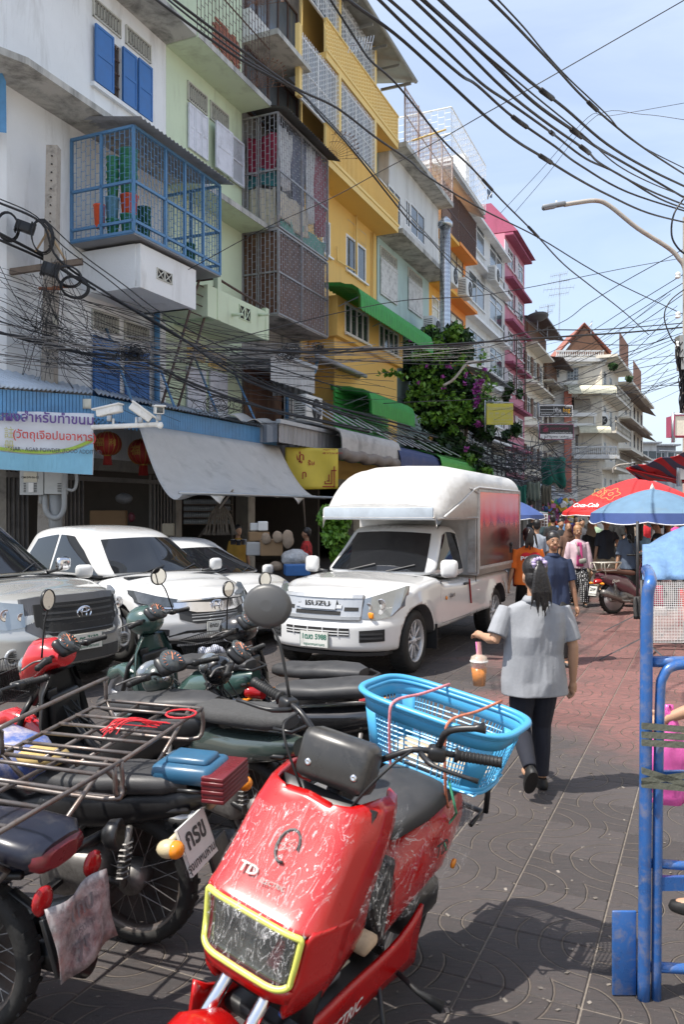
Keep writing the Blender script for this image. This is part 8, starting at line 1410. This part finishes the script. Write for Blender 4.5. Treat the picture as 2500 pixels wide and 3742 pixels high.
org,M5_,_=person('woman in an orange shirt with a red printed heart on her back, hair tied back',1930,12.6,95,1.58,cl('orange',(.75,.16,.02)),M_blk,.5,hair='pony',v=.012,wide=1.2)
mb=MB();[mb.ball((s*.045,-.082,.735),(.055,.012,.04),12,8)for s in(-1,1)];mb.ball((0,-.084,.70),(.06,.012,.05),12,8);pr_=mb.build('printed_heart',mat('heart_red',(.50,.01,.02),.8,var=0),org);mb=MB();mb.text('POOH',(0,-.100,.715),(1,0,0),(0,0,1),.040,.002,bold=.03,sx=1.4);mb.build('lettering',Mw,pr_)
K=dict(v=.018,det=False)
for lab,px,Y,f,h,tp,bt,kw in(
    ('man in a blue-grey T-shirt seen from behind beyond the orange shirt',1962,16.5,80,1.66,('bluegrey',(.30,.33,.38)),'d',{}),('woman in a brown headscarf walking towards the camera',2078,19.5,-90,1.55,('brown',(.12,.065,.045)),'d',dict(hair='hijab',hat=('brownscarf',(.14,.075,.05)))),
    ('woman in a dark cap and beige headscarf with wide khaki trousers',2162,19.0,-88,1.60,('blacktop',(.02,.02,.02)),'k',dict(hair='hijab',hat=('beigescarf',(.30,.24,.16)),pants='wide',sleeve=.9)),('man in a charcoal T-shirt and cap holding an iced drink',2216,18.2,-88,1.70,('charcoal',(.03,.035,.045)),'k',dict(hat=('capgrey',(.07,.07,.075)),lh=(-.09,.14,.66))),
    ('young person in a black printed T-shirt behind the brown headscarf',2050,21,-85,1.62,('blackprint',(.03,.03,.032)),'d',{}),('man in a black shirt with a white slogan on his back',2020,23,88,1.70,('blackslogan',(.02,.02,.022)),'d',{}),('man in a straw hat and blue shirt',2057,26,90,1.70,('skyblue',(.12,.25,.45)),'d',dict(hat=('straw',(.55,.48,.36)))),
    ('person in a pale green hooded top seen from behind',2176,24,92,1.64,('mint',(.38,.52,.36)),'k',dict(sleeve=.9)),('woman in a striped grey shirt and black skirt with long hair, back to the camera',2300,15.6,100,1.62,('slate',(.10,.13,.18)),'d',dict(hair='long',pants='skirt')),('woman in a light blue dress carrying a black bag',2338,17.2,70,1.60,('lightblue',(.22,.38,.55)),'b',dict(hair='long',skin=1)),
    ('man in a black sleeveless top by the stall poles',2404,15.2,150,1.72,('sleeveless',(.015,.015,.016)),'d',dict(sleeve=.05,skin=1)),('person in black walking under the umbrella edge with a beige bag',2240,28,-90,1.66,('blackfar',(.02,.02,.02)),'d',dict(hair='long')),('person in a black T-shirt and washed jeans crossing in the distance',2265,27,20,1.66,('blackfar',(.02,.02,.02)),'b',{}),
    ('person in a black hat and shirt left of the green hood',2158,27,90,1.70,('blackfar',(.02,.02,.02)),'d',dict(hat=('greyhat',(.30,.32,.33)))),('person in a purple blouse deep in the crowd',2105,31,-90,1.62,('purple',(.10,.03,.11)),'d',dict(hair='long')),('person in a dark green hat near the menu board',1980,27,90,1.64,('darkteal',(.04,.07,.08)),'d',dict(hat=('olivehat',(.09,.07,.05)))),
    ('person in a red vest by the far red umbrella pole',2357,25,-90,1.65,('redvest',(.50,.02,.03)),'d',{}),('woman in a white top far right in the crowd',2442,19,-95,1.60,('whitetop',(.55,.55,.55)),'d',dict(hair='long')),('person in a pink T-shirt at the right end of the crowd',2472,23,-90,1.65,('hotpink',(.60,.06,.25)),'d',{}),('woman in a beige sleeveless top walking away far off',2318,30,90,1.62,('beigetop',(.45,.36,.28)),'k',dict(hair='long')),
    ('woman in glasses with a white shopping bag far behind the pink jacket',2128,24,-90,1.60,('greytop',(.10,.10,.11)),'d',dict(hair='long')),('person in a white shirt far up the street',2195,36,90,1.68,('whitetop',(.55,.55,.55)),'d',{}),('person in a teal shirt far up the street',2085,37,-90,1.66,('teal2',(.05,.25,.25)),'d',{}),('person in dark clothes at the mouth of the shop row',1945,30,-70,1.66,('blackfar',(.02,.02,.02)),'d',{})):
    for q in('hat',):
        if q in kw:kw[q]=cl(*kw[q])
    kk=dict(K);kk.update(kw);person(lab,px,Y,f,h,cl(*tp),{'d':M_blk,'k':cl('khaki',(.36,.30,.21)),'b':cl('jeans',(.10,.16,.26))}[bt],**kk)
# shop people and the person at the right edge
person('man in a yellow-brown shirt sitting among the goods in the dark shop',870,16.6,-60,1.55,cl('mustard',(.35,.20,.03)),M_blk,**K);person('woman in a red and black patterned blouse tending the shop goods',1120,16.2,170,1.5,mat('patterned_red',(.35,.02,.02),.9,var=.9,scale=22),M_blk,skin=1,**K)
rp_,M6_,h6=person('person in a white shirt at the right edge holding a pink plastic bag',2600,3.7,150,1.60,cl('white_shirt',(.62,.62,.66)),M_blk,.40,X=1.90,lh=(-.19,.20,.60),hair='short',v=.009)
c=M6_@h6[0];pbg=MB();
def bagf(u,v):a=u*2*math.pi;q=1-v;r_=.012+.095*math.sin(min(1,q*1.1)*2.5)*q**.5;n_=noise.noise(Vector((a*1.3,q*7,2)))*.035;return c+Vector(((r_+n_)*math.cos(a)*1.1,(r_+n_)*math.sin(a)*.6,.06-.44*q))
pbg.sheet(bagf,28,12,.002);pbg.build('plastic_bag',mat('pink_plastic_bag',(.72,.12,.42),.25,alpha=.85,var=.2,scale=8),None,'keep',label='translucent pink plastic shopping bag hanging behind the blue trolley',cat='plastic bag')
# ================================================================= trolley, umbrellas, stalls, goods
M_tb=mat('trolley_blue',(.03,.12,.36),.32,.2,coat=.3,rust=(.5,(.28,.24,.20),16),dirt=.3,dirtcol=(.12,.07,.05),dscale=22);Yt=3.1
tl2=thing('hand_trolley','worn blue steel hand trolley standing at the right edge','trolley',P(2420,3650,Yt));T_=lambda x,y,dy=0:P(x,y,Yt)+Vector((0,dy,0))
mb=MB();mb.tube(smooth_path([T_(2455,2100,.25),T_(2385,2122,.02),T_(2366,2200),T_(2362,2500),T_(2358,3100),T_(2352,3680)],6),.024,12).tube(smooth_path([T_(2600,2428,.0),T_(2470,2432),T_(2425,2470),T_(2412,2560),T_(2404,3000),T_(2398,3660)],6),.019,12);mb.build('upright',M_tb,tl2,'world');mb=MB()
for y0,y1,r_ in((2420,2424,.022),(3160,3180,.018),(3540,3558,.020),(3705,3722,.022)):mb=MB();mb.tube([T_(2372,y0,.02),T_(2640,y1,.02)],r_,10);mb.build('cross_tube',M_tb,tl2,'world')
mb=MB();mb.box(T_(2400,0).x,T_(2640,0).x,Yt-.01,Yt+.01,T_(0,3250).z,T_(0,3200).z);mb.build('cross_bar',M_tb,tl2,'world');mb=MB();mb.box(T_(2400,0).x,T_(2640,0).x,Yt-.01,Yt+.01,T_(0,2860).z,T_(0,2815).z);mb.build('cross_bar',M_tb,tl2,'world')
mb=MB();mb.cbox(T_(2288,3490,.02),(.095,.012,.33),r=.005);mb.cbox(T_(2480,3735,-.12),(.40,.28,.012),r=.004);mb.build('toe_plate',M_tb,tl2,'world');mb=MB();mb.lathe(T_(2318,3640,.13),[(.0,0),(.09,0),(.10,.02),(.09,.05),(0,.05)],20,(1,0,0));mb.build('trolley_wheel',M_blk,tl2,'world')
mb=MB();Mst=mat('khaki_strap',(.12,.125,.095),.9,var=.2,bump=.5,bscale=60)
for y0,y1 in((2640,2668),(2672,2690),(2700,2720),(2840,2800),(2800,2900),(2850,2880)):a,b=T_(2330,y0,-.045),T_(2640,y1,-.04);mb.hexa([a-Vector((0,0,.013)),b-Vector((0,0,.013)),b+Vector((0,.006,-.009)),a+Vector((0,.006,-.009))],[a+Vector((0,0,.013)),b+Vector((0,0,.013)),b+Vector((0,.006,.009)),a+Vector((0,.006,.009))])
mb.build('luggage_strap',Mst,None,'keep',label='khaki elastic straps wound round the blue trolley frame',cat='strap')
def umbrella(label,px,Y,za,zr,rad,m,n=8,val=.18,ptn=None):
    x=(px-HX)/FOC*Y;rt=thing('market_umbrella',label,'umbrella',(x,Y,0));mb=MB();vs=[];nr=8;rot=.35
    for k in range(n*6):
        t=k/(n*6)*2*math.pi;f=(k%6)/6;sc=.045*math.sin(f*math.pi)
        for j in range(nr+1):q=j/nr;r_=rad*q*(1-sc*q);vs.append((r_*math.cos(t+rot),r_*math.sin(t+rot),lerp(za,zr,q**1.45)-sc*.6*q*(1-q)))
    m_=nr+1;K_=n*6;mb.add(vs,[(k*m_+j,k*m_+j+1,((k+1)%K_)*m_+j+1,((k+1)%K_)*m_+j)for k in range(K_)for j in range(nr)],True);mb.build('canopy',m,rt);mb=MB();v2=[]
    for k in range(K_):t=k/K_*2*math.pi+rot;f=(k%6)/6;r_=rad*(1-.045*math.sin(f*math.pi));v2+=[(r_*math.cos(t),r_*math.sin(t),zr),((r_+.03)*math.cos(t),(r_+.03)*math.sin(t),zr-val*(.75+.25*math.sin(f*math.pi)))]
    mb.add(v2,[(2*k,2*k+1,(2*k+3)%(2*K_),(2*k+2)%(2*K_))for k in range(K_)],True);mb.build('valance',ptn or m,rt);mb=MB();mb.tube([v2[2*k+1]for k in range(K_)],.010,4,closed=True);mb.build('hem',Mw,rt);mb=MB();mb.tube([(0,0,0),(0,0,za)],.028,8);mb.lathe((0,0,za),[(.06,-.02),(.03,.05),(.0,.12)],10);mb.build('pole',M_frame,rt);mb=MB()
    for k in range(n):t=k/n*2*math.pi+rot;mb.tube([(0,0,za-.15),(rad*.97*math.cos(t),rad*.97*math.sin(t),zr-.02)],.010,4)
    mb.build('rib',M_frame,rt);return rt,x
ru_,ux_=umbrella('red Coca-Cola market umbrella with gold blossoms behind the blue one',2330,18.4,2.62,1.84,1.68,mat('umbrella_red',(.50,.02,.02),.6,var=.05),8,.10);mb=MB();q=Vector((-1.40,-.70,1.965));mb.text('Coca-Cola',q,(.72,-.69,.0),(.33,.28,.70),.105,.035,bold=.02,shear=.35);mb.build('lettering',Mw,ru_);mb=MB()
for c_,r_ in((Vector((-.86,-.78,2.18)),.17),(Vector((-1.0,-.45,2.23)),.13)):
    ax1,ax2=Vector((.80,-.55,0)).normalized(),Vector((.35,.30,.40)).normalized();c_=c_+Vector((-.03,-.03,.05));mb.tube([c_+ax1*(math.cos(a)*r_*(1+.22*math.cos(5*a)))+ax2*(math.sin(a)*r_*(1+.22*math.cos(5*a)))for a in[k*math.pi/20 for k in range(40)]],.008,4,closed=True);mb.tube([c_+ax1*(math.cos(a)*r_*.3)+ax2*(math.sin(a)*r_*.3)for a in[k*math.pi/6 for k in range(12)]],.008,4,closed=True)
mb.build('gold_blossom',mat('gold_print',(.60,.42,.16),.6,var=0),ru_)
umbrella('faded blue market umbrella with a white hem in front of the red one',2384,15.9,2.30,1.82,1.18,mat('umbrella_blue',(.11,.20,.30),.7,var=.15,scale=3,dirt=.4,dirtcol=(.16,.20,.20)),8,.22,mat('umbrella_valance',(.05,.09,.26),.6,var=.15));umbrella('small blue umbrella half hidden behind the truck tail',1870,25,2.2,1.72,1.0,MATS['umbrella_valance'],8,.15)
mb=MB();A1,A2,A3,A4=P(2292,1712,12.5),P(2520,1648,11),P(2560,1772,11.6),P(2335,1748,12.9);mb.sheet(lambda u,v:A1.lerp(A2,u).lerp(A4.lerp(A3,u),v)+Vector((0,0,.02*math.sin(u*14+v*2)-.02*math.sin(math.pi*v))),24,8,.008)
ra=thing('striped_awning','red and dark striped fabric awning reaching in from the right edge','awning',P(2450,1760,12.5));mb.build('canopy',mat('awning_red',(.45,.012,.015),.7,var=.3,scale=3,wave=('Y',.8,(.06,.05,.08))),ra,'world');mb=MB();mb.tube([A1,A3],.025,6).tube([A1,A4],.02,6).tube([A4,A3+Vector((.5,0,-.02))],.02,6);mb.build('frame',M_redl,ra,'world')
sign('sign_box','cream sign box with a dark red underside at the right edge',2466,2560,1520,1592,17,M_cream,[],.4,MATS['deep_pink_render']);sign('sign_board','white board edge at the right above the striped awning',2487,2560,1674,1752,11.5,Mw,[],.05)
# denim-blue sheet over a stall, wire racks
Ys=11.0;st=thing('market_stall','market stall covered with a washed blue cloth clipped along its edge','stall',P(2480,2350,Ys));mb=MB();mb.sheet(lambda u,v:P(lerp(2348,2640,u),lerp(lerp(2118,2040,v),1990-8*math.sin(u*3),v)-120*max(0,u-.1)**.8*v,Ys+.9*v+.05*math.sin(u*19+v*5)),24,10,.006);mb.build('blue_cloth',mat('washed_denim',(.13,.24,.42),.85,var=.2,scale=6,bump=.5,bscale=14),st,'world');mb=MB();[mb.tube([P(x,2110,Ys+.1),P(x,2352,Ys+.1)],.02,5)for x in(2383,2500,2600)];mb.tube([P(2383,2345,Ys+.1),P(2600,2345,Ys+.1)],.02,5);mb.build('stall_leg',M_rack,st,'world')
def wrack(label,x0,x1,y0,y1,Y,nx,ny):
    mb=MB();a,b=P(x0,y1,Y),P(x1,y0,Y);dp=.28
    for k in range(nx+1):x=lerp(a.x,b.x,k/nx);mb.tube([(x,Y,a.z),(x,Y,b.z)],.003,3).tube([(x,Y+dp,a.z),(x,Y+dp,b.z)],.003,3)
    for k in range(ny+1):z=lerp(a.z,b.z,k/ny);mb.tube([(a.x,Y,z),(b.x,Y,z),(b.x,Y+dp,z),(a.x,Y+dp,z)],.003,3,closed=True)
    mb.build('wire_rack',M_wbar,None,'keep',label=label,cat='rack')
wrack('upper white wire rack hung with red clothes on the stall',2395,2560,2130,2225,10.8,22,12);wrack('lower white wire rack standing under the stall',2392,2560,2228,2348,10.75,16,22)
for lab,x0,x1,y0,y1,c_,dy in(('crimson cloth hanging beside the upper wire rack',2382,2425,2140,2215,(.36,.03,.08),0),('striped white and red cloth folded on the stall frame',2378,2438,2218,2248,(.55,.50,.48),-.05),('bright red garment in the lower rack',2478,2560,2150,2290,(.60,.02,.02),.15),('black bag with white flowers leaning on the stall pole',2318,2340,2180,2262,(.05,.05,.05),-.1)):
    mb=MB();mb.sheet(lambda u,v:P(lerp(x0,x1,u),lerp(y1,y0,v),10.95+dy)+Vector((0,.03*math.sin(u*12+v*3),0)),8,6,.012);mb.build('hanging_garment',mat('garment_'+lab[:6],c_,.9,var=.3,scale=14),None,'keep',label=lab,cat='cloth')
for lab,pts in(('black folding stand with splayed feet beside the maroon scooter',[(2330,1905,12.5),(2330,2260,12.5)]),('second black stand pole left of the trolley',[(2345,2120,10.2),(2345,2320,10.2)])):
    mb=MB();a,b=P(*pts[0]),P(*pts[1]);b.z=.25;mb.tube([a,b],.022,6);[mb.tube([b,Vector((b.x+math.cos(t)*.6,b.y+math.sin(t)*.6,.01))],.016,4,flat=.5)for t in(3.4,5.0,.9)];mb.build('stand',M_trim,None,'keep',label=lab,cat='stand')
# far shop edge: curtains, boards, hanging wares
for lab,x0,x1,y0,y1,Y,c_ in(('dark green curtain hung behind the truck',1882,1925,1775,1860,33,(.02,.13,.10)),('grey-green cloth hanging from the far canopy',1928,1976,1762,1830,34,(.16,.19,.16)),('olive gauze curtain right of the grey-green cloth',1980,2016,1775,1848,36,(.14,.13,.10)),('pale pink cloth hung low in the far shop',1912,1948,1848,1862,33,(.45,.25,.30))):
    mb=MB();mb.sheet(lambda u,v:P(lerp(x0,x1,u),lerp(y1,y0,v),Y)+Vector((0,.08*math.sin(u*20+v*2),.04*math.sin(u*9))),14,6,.01);mb.build('curtain',mat('curtain_'+lab[:7],c_,.9,var=.25,scale=4),None,'keep',label=lab,cat='curtain')
sign('menu_board','white menu board with rows of round food pictures',1968,2003,1878,1925,25,Mw,[('● ● ●',1985,1886+11*k,8,mat('food_print',(.12,.04,.03),.6),.8)for k in range(4)]);
for lab,px0,px1,d,py in(('pale corrugated canopy just behind the truck box',1868,1920,2.0,1745),('rounded grey canopy over the toy stall',2015,2078,2.4,1800),('rusty flat canopy above the menu board',1925,2030,1.6,1755)):
    s0,s1=FS(px0,d),FS(px1,d);rt=fthing('shop_canopy',lab,'canopy',s0,d,2.5);mb=MB();curved_awning(mb,s0,s1,d-2,d,FZ(px0,py,d),.5,30,.03,.3);mb.build('canopy_sheet',M_corr,rt,'facade')
random.seed(31);tg=MB();cols=[mat('toy_%d'%k,c_,.6)for k,c_ in enumerate(((.5,.05,.04),(.55,.4,.05),(.1,.2,.5),(.5,.15,.35),(.5,.5,.5),(.05,.3,.15)))]
for k in range(320):tg.use(cols[k%6]);c_=P(ru(1990,2100),ru(1830,1930),ru(36,42));tg.cbox(c_,(ru(.1,.35),ru(.1,.3),ru(.1,.3)),(ru(0,3),ru(0,3),0))
tg.build('hanging_toys',None,None,'keep',kind='stuff',label='colourful toys and packets crowding the far stall front',cat='wares')
# goods in the corner shop
def item(name,lab,cat_,m,px,py,w_,h_,Y,r=.02,rot=.2,grp=None):
    k=Y/FOC;c_=P(px,py,Y);mb=MB();vs,fs=rbox(w_*k/2,w_*k*.4,h_*k/2,r);E=Matrix.Rotation(rot,3,'Z');mb.add([c_+E@v for v in vs],fs,r>.03);mb.build(name,m,None,'keep',label=lab,cat=cat_,group=grp)
Mkr=mat('kraft_box',(.30,.19,.10),.9,var=.1,dirt=.3);Msk=mat('sack_cloth',(.32,.24,.17),.9,var=.2,bump=.6,bscale=12);Mpl=mat('clear_bag',(.50,.50,.50),.25,var=.3,scale=8,bump=1,bscale=14)
for a in(('cardboard_box','large closed cardboard box in the left shop opening','box',Mkr,398,1910,125,90,17.5),('cardboard_box','white printed carton on the stack beside the prop pole','box',M_frame,960,1922,36,34,15.8),('cardboard_box','white carton left of the printed one','box',M_frame,928,1925,28,28,15.9),('cardboard_box','open brown carton under the sacks','box',Mkr,990,2000,80,60,15.6),('foam_box','taped white foam box on the ground in the shop','box',mat('foam',(.45,.44,.42),.8),925,2005,50,48,15.6),('cardboard_box','brown carton below the two white ones','box',Mkr,945,1960,75,34,15.9),('blue_crate','blue plastic crate under the clear plastic bag','crate',M_blue,1085,2082,90,40,14.8),('orange_bin','orange plastic tub by the shop pillar','tub',mat('bucket_orange',(.7,.1,.03),.45),556,1970,48,36,16.5),('beige_bin','beige bucket beside the folded gate','bucket',mat('bucket_beige',(.38,.33,.24),.6),615,1935,44,46,16.5)):item(*a)
for lab,px,py,rx,ry,m in(('big clear plastic bag of goods on the blue crate',1078,2040,52,34,Mpl),('tied brown sack on the cartons',1015,1962,20,22,Msk),('second brown sack left of it',972,1968,18,22,Msk),('sack of dried goods behind the bags',1052,1970,22,34,Msk),('crumpled sack low by the crate',1010,2068,26,18,Msk),('white plastic bags hanging in the left opening',455,1822,36,22,mat('dull_bag',(.16,.16,.16),.5,var=.3)),('dark red bag hanging below the white ones',480,1890,14,20,mat('maroon_bag',(.12,.02,.03),.5))):
    k=15.4/FOC;mb=MB();mb.ball((0,0,0),(rx*k,rx*k*.7,ry*k),18,12);c_=P(px,py,15.4 if px>500 else 17.0);mb.v=[c_+v*(1+.16*noise.noise(v*9))for v in mb.v];mb.build('bag',m,None,'keep',label=lab,cat='bag')
mb=MB();mb.cbox(P(1080,2120,14.8),(.4,.3,.2));sh_=thing('bottle_shelf','dark shelf of small bottles under the canvas awning','shelf',P(745,1930,19));mb=MB();[mb.box(P(672,0,19).x,P(845,0,19).x,19,19.3,P(0,y,19).z-.02,P(0,y,19).z)for y in(1842,1866,1890,1914)];mb.build('shelf_board',M_wood,sh_,'world');bo=MB();bo.lathe((0,0,0),[(.028,0),(.028,.08),(.010,.10),(.010,.12)],8);fb=None
for y in(1842,1866,1890,1914):
    for k in range(26):
        Mx=TM[sh_.name].inverted()@Matrix.Translation(P(675+k*6.5,y,19.12));
        if fb is None:fb=bo.build('bottle',mat('bottle',(.30,.32,.33),.2,var=.5,scale=8),sh_,'local');fb.matrix_local=Mx
        else:copies('bottle',fb,[Mx],sh_)
mb=MB();[mb.tube(smooth_path([P(805+rg(0,3),1835,16),P(805+k*7,1880,16),P(805+k*11+rg(0,4),1955,16)],4),[.02]*8+[.06],6)for k in range(-5,6)];mb.build('broom_bunch',mat('broom',(.12,.10,.08),.95,var=.4,scale=20),None,'keep',label='bunch of brooms hanging upside down in the shop',cat='brooms')
for x,y in((700,2000),(725,2002),(850,1992),(870,1995),(893,1992),(760,2004)):pass
pots=MB();[pots.lathe(P(x,y,15.6),[(.05,0),(.055,.1),(.06,.1),(.05,.105),(0,.01)],12)for x,y in((688,1990),(708,1986),(728,1992),(852,1990),(872,1992),(892,1990))];pots.build('steel_pots',M_chr,None,'keep',kind='stuff',label='row of small steel pots on the shop bench',cat='pots')
random.seed(77);mb=MB()
for k in range(260):p=G(ru(300,2500),ru(2300,3700));s_=ru(.004,.014);mb.cbox((p.x,p.y,.003),(s_*1.6,s_,.002),(ru(-.3,.3),ru(-.3,.3),ru(0,3)))
mb.build('street_litter',mat('pale_litter',(.17,.15,.13),.9,var=.6,scale=3,world=True),None,'keep',kind='stuff',label='small scraps and dry leaves scattered over the paving',cat='litter')
